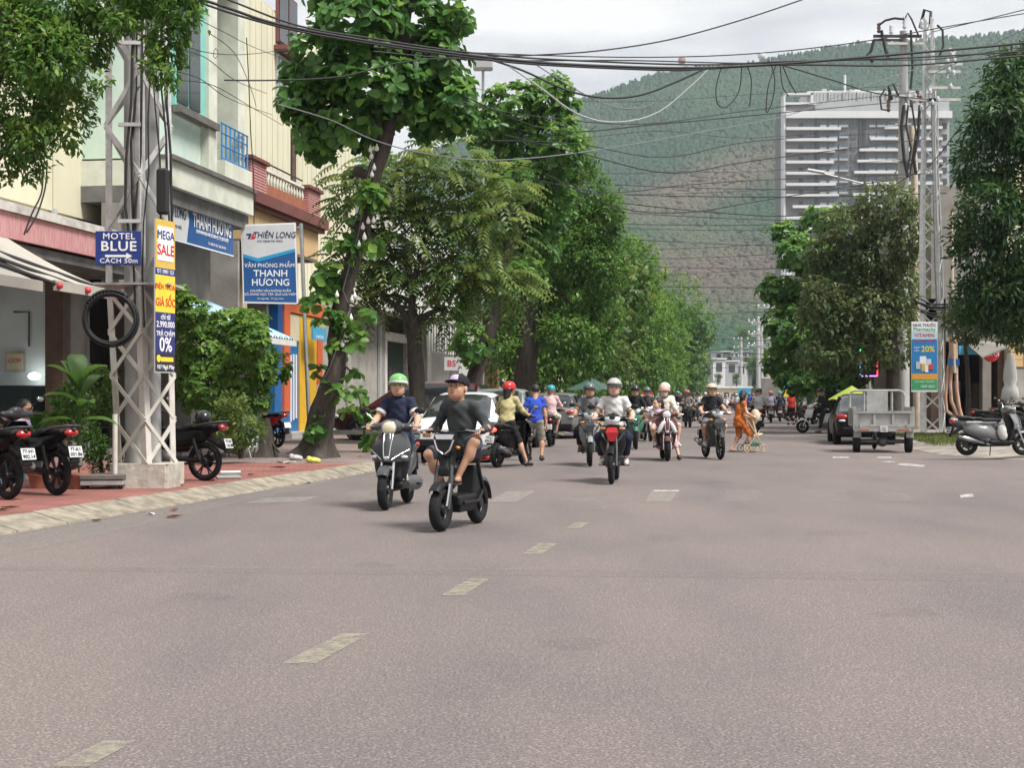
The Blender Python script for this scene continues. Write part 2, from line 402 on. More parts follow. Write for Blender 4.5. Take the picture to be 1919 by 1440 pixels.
paint_material('yellow_paint', (0.37, 0.345, 0.26), 0.7)
paint_material('white_paint', (0.40, 0.38, 0.34), 0.55)
paint_material('faded_paint', (0.32, 0.30, 0.275), 0.35)
paint_material('bright_paint', (0.6, 0.57, 0.52), 0.85)
paint_material('seam_paint', (0.25, 0.225, 0.21), 0.35); paint_material('oil_stain', (0.09, 0.083, 0.078), 0.12); M('iron', (0.06, 0.055, 0.05), 0.6, 0.3, 20, 0.5, metal=0.4)
def brick_paving(name, c1, c2, mort, rot):
    m = bpy.data.materials.new(name); m.use_nodes = True; t = m.node_tree; b = t.nodes['Principled BSDF']; L = t.links.new
    tc = N(t, 'ShaderNodeTexCoord'); mp = N(t, 'ShaderNodeMapping'); mp.inputs['Rotation'].default_value = (0, 0, rot)
    br = N(t, 'ShaderNodeTexBrick'); br.inputs['Scale'].default_value = 1.0; br.inputs['Brick Width'].default_value = 0.21; br.inputs['Row Height'].default_value = 0.105
    br.inputs['Mortar Size'].default_value = 0.008; br.inputs['Color1'].default_value = (*c1, 1); br.inputs['Color2'].default_value = (*c2, 1); br.inputs['Mortar'].default_value = (*mort, 1)
    no = N(t, 'ShaderNodeTexNoise'); no.inputs['Scale'].default_value = 1.2; no.inputs['Detail'].default_value = 6
    cr = N(t, 'ShaderNodeValToRGB'); e = cr.color_ramp.elements; e[0].position, e[1].position = 0.3, 0.7; e[0].color = (0.62, 0.62, 0.62, 1); e[1].color = (1.12, 1.1, 1.08, 1)
    mx = N(t, 'ShaderNodeMix', data_type='RGBA', blend_type='MULTIPLY'); mx.inputs[0].default_value = 1
    L(tc.outputs['Object'], mp.inputs[0]); L(mp.outputs[0], br.inputs['Vector']); L(tc.outputs['Object'], no.inputs['Vector']); L(no.outputs[0], cr.inputs[0])
    L(br.outputs[0], mx.inputs[6]); L(cr.outputs[0], mx.inputs[7]); L(mx.outputs[2], b.inputs['Base Color']); b.inputs['Roughness'].default_value = 0.85
    MATS[name] = m
brick_paving('red_paving', (0.33, 0.125, 0.105), (0.27, 0.10, 0.085), (0.16, 0.085, 0.07), -TH)
brick_paving('grey_paving', (0.26, 0.20, 0.18), (0.22, 0.17, 0.155), (0.15, 0.13, 0.12), -TH)
M('earth', (0.14, 0.12, 0.09), 0.9, 0.3, 0.4)
M('kerb_concrete', (0.17, 0.15, 0.12), 0.95, 0, 5, 0.6, col2=(0.34, 0.305, 0.24), detail=9, spec=0.2, bscale=40)
M('concrete', (0.34, 0.33, 0.31), 0.9, 0.22, 2.5, 0.2, bscale=30)
M('ramp_concrete', (0.25, 0.22, 0.19), 0.9, 0.35, 1.6, 0.3, bscale=25)

ground = MB().add([(-3300, -60, -0.03), (3300, -60, -0.03), (3300, 3000, -0.03), (-3300, 3000, -0.03)], [(0, 1, 2, 3)]).build('ground', 'earth')
tag(ground, kind='structure')
b = MB()
b.add([R(-25, -9.5), R(-25, 4.6), R(430, 4.6), R(430, -9.5)], [(0, 1, 2, 3)]); b.add([R(-25, 4.6), R(-25, 70), R(38, 70), R(38, 4.6)], [(0, 1, 2, 3)])
road = tag(b.build('road', 'asphalt'), kind='structure')
def quad_mark(name, pts, mat, z=0.005):
    vs = [G(px, py) for px, py in pts]
    for v in vs: v.z = z
    o = MB().add(vs, [tuple(range(len(vs)))]).build(name, mat, road); return o
for pts in (((95, 1440), (165, 1440), (255, 1391), (195, 1391)), ((528, 1246), (592, 1246), (693, 1190), (640, 1190)), ((826, 1118), (870, 1118), (917, 1087), (880, 1087)),
            ((979, 1040), (1016, 1040), (1045, 1020), (1010, 1020)), ((1060, 992), (1088, 992), (1105, 981), (1078, 981))):
    quad_mark('lane_dash', pts, 'yellow_paint')
quad_mark('lane_dash', ((1112, 956), (1135, 956), (1150, 949), (1128, 949)), 'faded_paint')
for pts, mt in ((((912, 942), (968, 942), (1003, 922), (950, 922)), 'white_paint'), (((1045, 942), (1110, 942), (1135, 919), (1078, 919)), 'faded_paint'),
                (((1208, 941), (1258, 941), (1273, 920), (1222, 920)), 'white_paint'), (((1350, 942), (1420, 942), (1428, 919), (1362, 919)), 'faded_paint'),
                (((1500, 942), (1590, 942), (1585, 919), (1502, 919)), 'faded_paint'), (((1650, 942), (1712, 942), (1700, 926), (1640, 926)), 'faded_paint'),
                (((455, 945), (560, 942), (600, 932), (500, 934)), 'white_paint'), (((640, 935), (690, 934), (700, 922), (655, 924)), 'faded_paint')):
    quad_mark('crossing_stripe', pts, mt)
for pts in (((1560, 860), (1592, 860), (1590, 857), (1561, 857)), ((1645, 860), (1672, 860), (1669, 857), (1643, 857)), ((1680, 873), (1730, 877), (1735, 873), (1690, 869)),
            ((1230, 923), (1272, 923), (1273, 920), (1222, 920)), ((1800, 935), (1826, 933), (1822, 927), (1799, 929)), ((1655, 868), (1678, 868), (1676, 866), (1654, 866))):
    quad_mark('stop_line', pts, 'bright_paint', 0.009)
quad_mark('repair_seam', ((0, 1062), (700, 1066), (1300, 1070), (1919, 1074), (1919, 1092), (1300, 1084), (700, 1078), (0, 1070)), 'seam_paint', 0.004)
# pale grit gathered along the kerb
quad_mark('grit_band', ((0, 1045), (430, 948), (690, 890), (700, 884), (440, 934), (0, 1012)), 'faded_paint', 0.004)

for px, py, rx_, ry_ in ((1240, 1010, 34, 7), (1560, 1000, 60, 5), (700, 1060, 40, 6), (1080, 1210, 60, 12), (1700, 1150, 70, 9), (380, 1120, 60, 8), (1330, 905, 50, 3), (1100, 930, 40, 3)):
    quad_mark('oil_stain', [(px + rx_ * math.cos(a) * (1 + 0.25 * math.sin(3 * a + px)), py - ry_ * math.sin(a)) for a in np.linspace(0, 6.28, 18)[:-1]], 'oil_stain', 0.0045)
# ---- kerb and pavement, left side
KL = [(-12, -8.3), (0, -7.75), (13.5, -7.13), (26, -6.57), (45, -6.3), (430, -6.3)]
def kl(s): return float(np.interp(s, [a for a, _ in KL], [b_ for _, b_ in KL]))
kerb = tag(MB().add([R(-12, kl(-12) - 0.42, 0.06), R(-12, kl(-12) - 0.05, 0.02), R(8, kl(8) - 0.05, 0.02), R(8, kl(8) - 0.42, 0.06)], [(0, 1, 2, 3)]).build('kerb', 'kerb_concrete'), kind='structure')
def kerb_piece(s0, s1, parent, name, side=1, tf=kl, hgt=0.13, wid=0.42):
    rs = []
    for s in (s0, s1):
        k = tf(s); j = random.uniform(-0.012, 0.012); hz = hgt + random.uniform(-0.006, 0.008)
        rs.append([R(s, k, -0.02), R(s, k - side * 0.02 + j, 0.02), R(s, k - side * (wid - 0.06) + j, hz - 0.012), R(s, k - side * wid, hz), R(s, k - side * wid, -0.02)])
    return MB().loft(rs, 0, False).build(name, 'kerb_concrete', parent)
s = 8.0
while s < 62:
    l = random.uniform(0.92, 1.06); kerb_piece(s + 0.012, s + l, kerb, 'kerb_stone'); s += l
kerb_piece(62, 430, kerb, 'kerb_stone')
def strip(name, s0, s1, a, b_, z, mat, n=24):
    g = []
    for i in range(n + 1):
        s = s0 + (s1 - s0) * i / n
        g.append([R(s, a(s), z), R(s, b_(s), z)])
    return tag(MB().sheet(g, 0, False).build(name, mat), kind='structure')
pav = strip('pavement', -12, 26.5, lambda s: kl(s) - 0.41, lambda s: -14.0, 0.125, 'red_paving')
pav2 = strip('pavement_far', 26.5, 430, lambda s: kl(s) - 0.41, lambda s: -15.5, 0.122, 'grey_paving', 60)
# ---- right side: pavement with a rounded, ramped corner
TR = 4.35
arc = [(60, TR), (48, TR), (41, TR), (38.2, TR + 0.02), (36.6, TR + 0.12), (35, TR + 0.45), (33.7, TR + 0.95), (32.7, TR + 1.7), (32.1, TR + 2.7), (31.8, TR + 4.2), (31.6, TR + 8), (31.4, TR + 14), (31.2, 40)]
kr = tag(MB().loft([[R(s, TR, -0.02), R(s, TR + 0.03, 0.02), R(s, TR + 0.32, 0.13), R(s, TR + 0.34, 0.13), R(s, TR + 0.34, -0.02)] for s in (60, 430)], 0, False).build('kerb_right', 'kerb_concrete'), kind='structure')
for i in range(len(arc) - 1):
    rr = []
    for (s, t_) in (arc[i], arc[i + 1]):
        d = Vector((40.5 - s, 11 - t_)); d = d.normalized() if s < 40 else Vector((0.0, 1.0))
        w = 0.34 if s >= 41 else 1.3
        rr.append([R(s, t_, -0.02), R(s + d.x * 0.04, t_ + d.y * 0.04, 0.015), R(s + d.x * w, t_ + d.y * w, 0.13), R(s + d.x * (w + 0.1), t_ + d.y * (w + 0.1), 0.13), R(s + d.x * (w + 0.1), t_ + d.y * (w + 0.1), -0.02)])
    MB().loft(rr, 0, False).build('kerb_stone', 'ramp_concrete', kr)
inner = [R(s + ((40.5 - s) / max(0.1, math.hypot(40.5 - s, 11 - t_)) * 1.3 if s < 40 else 0), t_ + (((11 - t_) / max(0.1, math.hypot(40.5 - s, 11 - t_)) * 1.3) if s < 40 else 0.34), 0.12) for s, t_ in arc]
pr = MB().add(inner + [R(60, 40, 0.12)], [tuple(range(len(inner) + 1))])
tag(pr.build('pavement_right', 'ramp_concrete'), kind='structure')
strip('pavement_right_far', 60, 430, lambda s: TR + 0.33, lambda s: 15, 0.12, 'grey_paving', 30)

# ---- the hill
RP = [(-900, 640), (300, 455), (800, 290), (1000, 218), (1090, 190), (1200, 155), (1290, 133), (1400, 125), (1500, 112), (1600, 94), (1700, 86), (1760, 78), (1919, 66), (2300, 95), (3000, 330), (3600, 520)]
Y0, YR = 420.0, 1420.0
def nz(x, y, sd=0):
    v = 0; a = 1.0
    for i in range(4):
        v = v + a * np.sin(x * (1.0 + 0.1 * i) * 2 ** i + 1.7 * i + sd + 1.3 * np.sin(y * 2 ** i * 0.8 + i)) * np.cos(y * 2 ** i * 1.1 + 2.1 * i + sd + np.sin(x * 2 ** i * 0.7)); a *= 0.5
    return v
def hill_h(X, Y):
    px = X / Y * F + 959.5; py = np.interp(px, [a for a, _ in RP], [b_ for _, b_ in RP])
    hr = (745 - py) / F * YR + HC; q = (Y - Y0) / (YR - Y0)
    up = np.clip(q, 0, 1); prof = 0.35 * up ** 1.25 + 0.65 * up ** 1.7
    back = np.clip(q - 1, 0, 2); prof = np.where(q > 1, 1 - 0.9 * back ** 1.4, prof)
    g = nz(X / 170.0, Y / 420.0) * 24 * up * np.clip(1.05 - q, 0, 1) * 2.0 + nz(X / 40.0, Y / 60.0, 3) * 2.5 * up
    return np.maximum(hr * prof + g, -8 + 0 * X) - 0.5
us = np.linspace(-950, 3650, 190); qs = np.linspace(0.0, 1.75, 150)
UX, QQ = np.meshgrid((us - 959.5) / F, qs, indexing='ij'); YY = Y0 + QQ * (YR - Y0); XX = UX * YY; HH = hill_h(XX, YY)
V = np.stack([XX, YY, HH], -1).reshape(-1, 3); ni, nj = XX.shape
ii, jj = np.meshgrid(np.arange(ni - 1), np.arange(nj - 1), indexing='ij'); k = (ii * nj + jj).ravel()
def px_of(X, Y, Z): return X / Y * F + 959.5, 745 - (Z - HC) / Y * F
def burn_of(X, Y, Z):
    px, py = px_of(X, Y, Z); n = nz(X / 60.0, Z / 35.0, 5) * 0.35
    a = np.exp(-(((px - 1330) / 170) ** 2 + ((py - 355 - (1330 - px) * 0.25) / 48) ** 2)) * 1.1
    c = np.exp(-(((px - 1370) / 190) ** 2 + ((py - 495) / 70) ** 2)) * 1.15
    return np.clip(a + c + n * np.minimum(1, (a + c) * 3), 0, 1)
def add_attr(me, name, val):
    at = me.attributes.new(name, 'FLOAT', 'POINT'); at.data.foreach_set('value', np.ascontiguousarray(val, dtype=np.float32))
def hill_material(name, c1, c2, d1, d2):
    m = bpy.data.materials.new(name); m.use_nodes = True; t = m.node_tree; b = t.nodes['Principled BSDF']; L = t.links.new
    tn = N(t, 'ShaderNodeAttribute', attribute_name='tone'); bn = N(t, 'ShaderNodeAttribute', attribute_name='burn')
    r1 = N(t, 'ShaderNodeValToRGB'); r2 = N(t, 'ShaderNodeValToRGB')
    for r, a, c in ((r1, c1, c2), (r2, d1, d2)):
        r.color_ramp.elements[0].color = (*a, 1); r.color_ramp.elements[1].color = (*c, 1); L(tn.outputs['Fac'], r.inputs[0])
    mx = N(t, 'ShaderNodeMix', data_type='RGBA'); L(bn.outputs['Fac'], mx.inputs[0]); L(r1.outputs[0], mx.inputs[6]); L(r2.outputs[0], mx.inputs[7]); L(mx.outputs[2], b.inputs['Base Color'])
    b.inputs['Roughness'].default_value = 0.9; b.inputs['Specular IOR Level'].default_value = 0.1; MATS[name] = m
hill_material('hill_ground', (0.04, 0.07, 0.035), (0.06, 0.09, 0.045), (0.13, 0.105, 0.09), (0.15, 0.13, 0.09))
hill_material('forest_trees', (0.022, 0.06, 0.038), (0.055, 0.10, 0.054), (0.10, 0.075, 0.072), (0.15, 0.135, 0.085))
me = np_mesh('hill', V, np.stack([k, k + nj, k + nj + 1, k + 1], 1), 'hill_ground', tone=np.clip(0.5 + 0.3 * nz(V[:, 0] / 30, V[:, 1] / 30), 0, 1), smooth=True)
add_attr(me, 'burn', burn_of(V[:, 0], V[:, 1], V[:, 2])); hill = tag(link('hill', me), kind='structure')
def forest(n, pxr, qr, hs, ws, sd):
    r = np.random.default_rng(sd); px = r.uniform(*pxr, n); q = r.uniform(*qr, n) ** 0.8; Yp = Y0 + q * (YR - Y0); Xp = (px - 959.5) / F * Yp; Z = hill_h(Xp, Yp)
    bu = burn_of(Xp, Yp, Z); keep = r.uniform(0, 1, n) > bu * 0.35; Xp, Yp, Z, bu = Xp[keep], Yp[keep], Z[keep], bu[keep]; n = len(Xp)
    m = 5; w = r.uniform(*ws, n); h = r.uniform(*hs, n) * (1 - 0.35 * bu); a0 = r.uniform(0, 6.28, n)
    rings = []
    for zf, rf in ((0.1, 0.85), (0.78, 0.8)):
        for j in range(m):
            an = a0 + j * 2 * np.pi / m; rr = w * rf * r.uniform(0.65, 1.2, n)
            rings.append(np.stack([Xp + np.cos(an) * rr, Yp + np.sin(an) * rr, Z + h * zf * r.uniform(0.8, 1.2, n)], 1))
    rings.append(np.stack([Xp + r.normal(0, 0.4, n), Yp, Z + h], 1))
    Vf = np.stack(rings, 1); nv = 2 * m + 1; fs = []
    for j in range(m):
        j2 = (j + 1) % m; fs += [(j, j2, m + j2), (j, m + j2, m + j), (m + j, m + j2, 2 * m)]
    Q = (np.array(fs)[None] + (np.arange(n) * nv)[:, None, None]).reshape(-1, 3)
    tone = np.clip(0.45 + 0.22 * nz(Xp / 60, Yp / 60) + r.normal(0, 0.12, n), 0, 1)
    return Vf.reshape(-1, 3), Q, np.repeat(tone, nv), np.repeat(bu, nv)
A = forest(56000, (780, 1950), (0.03, 1.0), (2.2, 5), (1.7, 3.6), 3); B = forest(1100, (740, 1990), (0.985, 1.012), (4, 9), (1.3, 2.8), 4)
me = np_mesh('forest', np.concatenate([A[0], B[0]]), np.concatenate([A[1], B[1] + len(A[0])]), 'forest_trees', tone=np.concatenate([A[2], B[2]]))
add_attr(me, 'burn', np.concatenate([A[3], B[3]]))
tag(link('forest', me), 'dense green forest covering the hillside', 'forest', kind='stuff')

# ---- the air
M('x_dummy', (1, 1, 1))
hm = bpy.data.materials.new('haze'); hm.use_nodes = True; t = hm.node_tree; t.nodes.clear(); ho = N(t, 'ShaderNodeOutputMaterial'); pv = N(t, 'ShaderNodeVolumePrincipled')
pv.inputs['Color'].default_value = (0.80, 0.88, 0.97, 1); pv.inputs['Density'].default_value = 0.00018; pv.inputs['Anisotropy'].default_value = 0.1
t.links.new(pv.outputs[0], ho.inputs['Volume'])
hz = MB().box((0, 1480, 228), (6800, 3160, 460)).build('haze', hm); tag(hz, 'thin pale haze hanging in the street air', 'haze', kind='stuff')
# ================================================================== buildings
M('cream_wall', (0.60, 0.56, 0.40), 0.8, 0, 0.9, col2=(0.52, 0.48, 0.34), detail=9, stretch=(1, 1, 0.3))
M('cream_cladding', (0.64, 0.61, 0.46), 0.6, 0.08, 0.8, stretch=(1, 1, 0.3))
M('white_ledge', (0.62, 0.60, 0.55), 0.8, 0, 2.5, col2=(0.36, 0.34, 0.31), detail=8)
M('pink_fascia', (0.46, 0.19, 0.20), 0.7, 0, 9, col2=(0.56, 0.33, 0.32), stretch=(3, 3, 0.4))
M('beige_canvas', (0.40, 0.375, 0.33), 0.8, 0.08, 2.0, 0.3, bscale=6)
M('dark_metal', (0.025, 0.025, 0.027), 0.5, 0)
M('red_cap', (0.55, 0.06, 0.07), 0.5, 0)
M('interior_white', (0.66, 0.72, 0.70), 0.7, 0.06, 1.0)
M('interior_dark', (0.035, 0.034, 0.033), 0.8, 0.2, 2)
M('pillar_grey', (0.24, 0.225, 0.205), 0.8, 0.15, 2)
M('brown_wood', (0.10, 0.06, 0.04), 0.6, 0.2, 5)
M('mint_wall', (0.50, 0.66, 0.58), 0.8, 0, 2.2, col2=(0.60, 0.70, 0.62), detail=7)
M('turquoise_wall', (0.22, 0.52, 0.46), 0.8, 0.08, 2)
M('mint_white', (0.68, 0.69, 0.60), 0.85, 0, 1.6, col2=(0.50, 0.52, 0.44), detail=9)
M('dark_trim', (0.13, 0.12, 0.11), 0.7, 0.2, 4)
M('blue_rail', (0.05, 0.22, 0.48), 0.5, 0.1, 6)
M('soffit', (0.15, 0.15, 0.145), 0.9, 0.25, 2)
M('glass_dark', (0.03, 0.04, 0.045), 0.12, 0.2, 0.7)
M('glass_blue', (0.20, 0.30, 0.36), 0.1, 0.15, 1.0)
M('frame_grey', (0.45, 0.46, 0.46), 0.5, 0.05)
M('pink_brick', (0.55, 0.27, 0.26), 0.8, 0.12, 6)
M('mortar', (0.30, 0.17, 0.15), 0.9, 0.1)
M('maroon_trim', (0.17, 0.06, 0.055), 0.6, 0.12, 4)
M('brown_panel', (0.33, 0.12, 0.07), 0.6, 0.12, 4)
M('apricot', (0.62, 0.42, 0.22), 0.8, 0.08, 2)
M('blue_door', (0.02, 0.14, 0.36), 0.4, 0.1, 4)
M('orange_paint', (0.62, 0.13, 0.05), 0.5, 0.08, 4)
M('yellow_panel', (0.72, 0.42, 0.03), 0.5, 0.06, 4)
M('cream_panel', (0.62, 0.54, 0.38), 0.6, 0.05, 3)
M('sky_blue', (0.07, 0.36, 0.58), 0.5, 0.06)
M('grey_render', (0.33, 0.315, 0.29), 0.9, 0.25, 1.2, 0.1, detail=8)
M('green_black', (0.012, 0.03, 0.03), 0.5, 0.2)
M('zinc', (0.50, 0.53, 0.55), 0.45, 0.15, 2, metal=0.3)
M('white_plaster', (0.66, 0.66, 0.63), 0.8, 0.1, 1.5)
M('grey_plaster', (0.42, 0.42, 0.41), 0.8, 0.15, 1.5)
M('rust_roof', (0.33, 0.14, 0.09), 0.8, 0.2, 3)
M('sign_blue', (0.012, 0.085, 0.27), 0.4, 0.06, 3)
M('sign_grey', (0.60, 0.61, 0.62), 0.4, 0.05, 3)
M('sign_cyan', (0.02, 0.30, 0.56), 0.4, 0)
M('letter_white', (0.80, 0.80, 0.80), 0.5, 0)
M('letter_navy', (0.02, 0.03, 0.10), 0.5, 0)
M('letter_red', (0.60, 0.02, 0.03), 0.5, 0)
M('letter_yellow', (0.78, 0.62, 0.03), 0.5, 0)
M('steel', (0.36, 0.37, 0.37), 0.45, 0.12, 5, metal=0.6)
TF = -13.94
def sf(px, t=TF):                     # place along the street where the plane t is seen at that column
    k_ = (px - 959.5) / F
    return -t * (CN + k_ * SN) / (SN - k_ * CN)
def zf(px, py, t=TF):
    s_ = sf(px, t); Y_ = -t * SN + s_ * CN
    return HC + (745 - py) / F * Y_
def bld(name, s0, t0, label, cat='building', group=None):
    return thing(name, R(s0, t0), ROT, label, cat, group)
# local frame of a house on the left: x along the street, y into the plot (street side is negative), z up
def pbox(root, name, mat, x0, x1, y0, y1, z0, z1, ch=0.0, parent=None):
    return MB().box(((x0 + x1) / 2, (y0 + y1) / 2, (z0 + z1) / 2), (abs(x1 - x0), abs(y1 - y0), abs(z1 - z0)), 0, ch).build(name, mat, parent or root)

# ---------- shop with beige awnings
S0 = 22.0
h1 = bld('awning_shop', S0, TF, 'cream shop house with beige awnings and long pink fascia', 'shop')
e1 = sf(300, -12.4) - S0 - 0.05
pbox(h1, 'wall', 'cream_wall', -4, e1, 0.35, 8, 4.7, 10.5)
for i in range(6): pbox(h1, 'wall_panel', 'cream_cladding', -3.5 + i * 2.65, -3.5 + i * 2.65 + 2.6, 0.28, 0.345, 5.25, 7.6)
for i in range(7): pbox(h1, 'post', 'frame_grey', -3.56 + i * 2.65, -3.44 + i * 2.65, 0.22, 0.34, 4.8, 5.3)
for i in range(5): w = pbox(h1, 'window', 'frame_grey', -3.0 + i * 3.1, -1.0 + i * 3.1, 0.2, 0.345, 8.0, 9.8); pbox(h1, 'pane', 'glass_blue', -2.9 + i * 3.1, -1.1 + i * 3.1, 0.17, 0.195, 8.1, 9.7, parent=w)
pbox(h1, 'ledge', 'white_ledge', -4, e1 - 0.6, -1.42, 0.34, 4.58, 4.74)
pbox(h1, 'fascia', 'pink_fascia', -4, e1 - 0.6, -1.36, -1.26, 4.12, 4.575)
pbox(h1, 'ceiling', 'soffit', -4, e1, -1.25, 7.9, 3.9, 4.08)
pbox(h1, 'floor', 'concrete', -4, e1, 0.0, 8, 0.0, 0.18)
pbox(h1, 'back_wall', 'interior_white', -4, e1 - 0.36, 5.4, 5.6, 0.2, 3.9)
pbox(h1, 'side_wall', 'interior_white', e1 - 0.35, e1 - 0.12, 0.0, 8, 0.2, 3.89)
pbox(h1, 'counter', 'green_black', e1 - 1.2, e1 - 0.4, 0.8, 2.2, 0.2, 1.6)
for xx, w, mt in ((2.2, 0.5, 'dark_metal'), (sf(116, -14.0) - S0, 0.14, 'brown_wood'), (sf(140, -14.0) - S0, 0.62, 'pillar_grey'), (e1 - 0.25, 0.3, 'pillar_grey')):
    pbox(h1, 'pillar', mt, xx - w / 2, xx + w / 2, 0.0, 0.4, 0.19, 3.88)
ME('lamp_glow', (0.95, 1.0, 0.98), 5.0)
MB().tube([(5.2, 1.9, 3.6), (7.2, 1.9, 3.6)], 0.03, 8).build('fluorescent_lamp', 'lamp_glow', h1); MB().ell((e1 - 0.65, 1.0, 1.8), (0.13, 0.13, 0.08), 12, 6).build('table_lamp', 'lamp_glow', h1)
f = pbox(h1, 'picture', 'white_ledge', e1 - 0.4, e1 - 0.36, 1.34, 1.8, 1.9, 2.35); pbox(h1, 'print', 'cream_panel', e1 - 0.42, e1 - 0.405, 1.38, 1.76, 1.95, 2.3, parent=f)
lettering('LỊCH', 0.13, 'red_cap', f, (e1 - 0.43, 1.57, 2.14), (rad(90), 0, rad(-90)))
MB().tube([(e1 - 0.4, 1.25, 2.45), (e1 - 0.4, 1.25, 3.2), (e1 - 0.4, 1.6, 3.2)], 0.018, 6).build('conduit', 'dark_metal', h1)
def awning(x0, x1, zo, drop):
    g = []
    for i in range(9):
        f_ = i / 8; g.append([(x0 + (x1 - x0) * j / 8, -1.38 - 1.95 * f_, zo - drop * f_ - 0.07 * math.sin(math.pi * f_) - 0.02 * math.sin(j * 2.3)) for j in range(9)])
    a = MB().sheet(g); a.sheet([[(p[0], p[1], p[2] - 0.012) for p in r] for r in g])
    o = a.build('awning', 'beige_canvas', h1)
    MB().box(((x0 + x1) / 2, -3.35, zo - drop - 0.05), (x1 - x0, 0.05, 0.16)).build('valance', 'beige_canvas', o)
    MB().tube([(x0, -3.33, zo - drop + 0.01), (x1, -3.33, zo - drop + 0.01)], 0.03, 8).build('roller', 'frame_grey', o)
    return o
a1 = awning(-3.5, sf(88, -10.5) - S0, 4.1, 1.0); a2 = awning(sf(90, -10.7) - S0, sf(215, -10.6) - S0, 4.1, 0.95)
for px in (92, 146, 205):
    x = sf(px, -10.7) - S0
    MB().tube([(x - 2.4, -1.4, 4.0), (x, -3.36, 3.12)], 0.035, 8).build('awning_arm', 'dark_metal', h1)
    MB().ell((x + 0.02, -3.4, 3.1), (0.06, 0.06, 0.06), 10, 6).build('arm_cap', 'red_cap', h1)

# ---------- mint house with the stationery shop
S1 = sf(300, -12.4); h2 = bld('mint_house', S1, TF, 'mint green house with blue balcony railing above stationery shop', 'house')
L2 = sf(468, -12.3) - S1
xb = sf(402, -12.5) - S1
pbox(h2, 'wall', 'mint_wall', 0.0, L2, 0.5, 9, 5.9, 14)
pbox(h2, 'front_wall', 'mint_wall', 0.05, xb, -1.3, 0.49, 6.55, 13.5)
w = pbox(h2, 'window', 'turquoise_wall', 1.15, 3.3, -1.42, -1.29, 7.9, 11.5)
for i in range(2): pbox(h2, 'pane', 'glass_dark', 1.25 + i * 0.75, 1.9 + i * 0.75, -1.45, -1.425, 8.0, 10.9, parent=w)
pbox(h2, 'window_sill', 'dark_trim', 1.0, 3.5, -1.62, -1.425, 7.72, 7.88, parent=w)
pbox(h2, 'pilaster', 'mint_white', xb - 0.55, xb + 0.02, -1.5, -1.305, 6.6, 13.5)
pbox(h2, 'balcony_slab', 'mint_white', 0.0, L2, -1.75, 0.5, 5.95, 6.5)
pbox(h2, 'balcony_lip', 'dark_trim', -0.02, L2 + 0.02, -1.85, -1.2, 6.5, 6.6)
pbox(h2, 'parapet', 'mint_white', xb, L2, -1.7, -1.5, 6.6, 7.05)
for z in (7.12, 7.42, 7.72, 7.95): MB().tube([(xb + 0.03, -1.6, z), (L2 - 0.05, -1.6, z)], 0.022, 6).build('railing_bar', 'blue_rail', h2)
for i in range(7): x = xb + 0.06 + (L2 - xb - 0.14) * i / 6; MB().bar((x, -1.6, 7.05), (x, -1.6, 7.97), 0.035, 0.035).build('railing_post', 'blue_rail', h2)
for i in range(8): MB().bar((xb + 0.05, 0.3, 7.5 + i * 0.62), (L2 - 0.75, 0.3, 7.5 + i * 0.62), 0.07, 0.06).build('grille_bar', 'mint_white', h2)
for i in range(3): MB().bar((xb + 0.25 + i * 0.85, 0.35, 7.0), (xb + 0.25 + i * 0.85, 0.35, 12.4), 0.05, 0.06).build('grille_bar', 'mint_white', h2)
pbox(h2, 'column', 'mint_white', L2 - 0.62, L2 - 0.12, -1.55, -1.0, 7.06, 12.5)
pbox(h2, 'roof_slab', 'mint_white', xb - 0.2, L2 + 0.2, -1.9, 2.5, 12.0, 12.35)
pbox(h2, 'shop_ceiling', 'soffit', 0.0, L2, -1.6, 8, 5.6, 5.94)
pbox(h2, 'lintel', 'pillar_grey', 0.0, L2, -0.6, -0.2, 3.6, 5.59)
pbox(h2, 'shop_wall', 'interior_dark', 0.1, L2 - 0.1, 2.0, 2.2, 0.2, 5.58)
pbox(h2, 'side_wall', 'grey_render', L2 - 0.28, L2 - 0.02, -0.19, 8, 0.2, 5.58)
pbox(h2, 'floor', 'concrete', 0.0, L2, 0, 8, 0.0, 0.18)
for i in range(3): pbox(h2, 'shelf', 'brown_wood', 0.6, L2 - 0.6, 1.5, 1.95, 0.6 + i * 0.7, 0.64 + i * 0.7)
# corrugated awning
g = []
for i in range(2):
    row = []
    for j in range(97):
        x = 0.3 + (L2 - 0.6) * j / 96
        row.append((x, -0.7 - 2.2 * i, 3.75 - 0.95 * i + 0.035 * math.sin(j * math.pi / 2.0)))
    g.append(row)
aw = MB().sheet(g); 
for j in range(96):
    if j % 8 in (0, 1): aw.m[j] = 1
    if j % 8 in (4,): aw.m[j] = 2
aw = aw.build('striped_awning', ['zinc', 'white_plaster', 'sky_blue'], h2)
pbox(h2, 'awning_edge', 'white_plaster', 0.3, L2 - 0.3, -2.96, -2.9, 2.62, 2.76)
for x in (0.4, L2 / 2, L2 - 0.4): MB().tube([(x, -0.25, 3.1), (x, -2.85, 2.75)], 0.02, 6).build('awning_strut', 'dark_metal', h2)
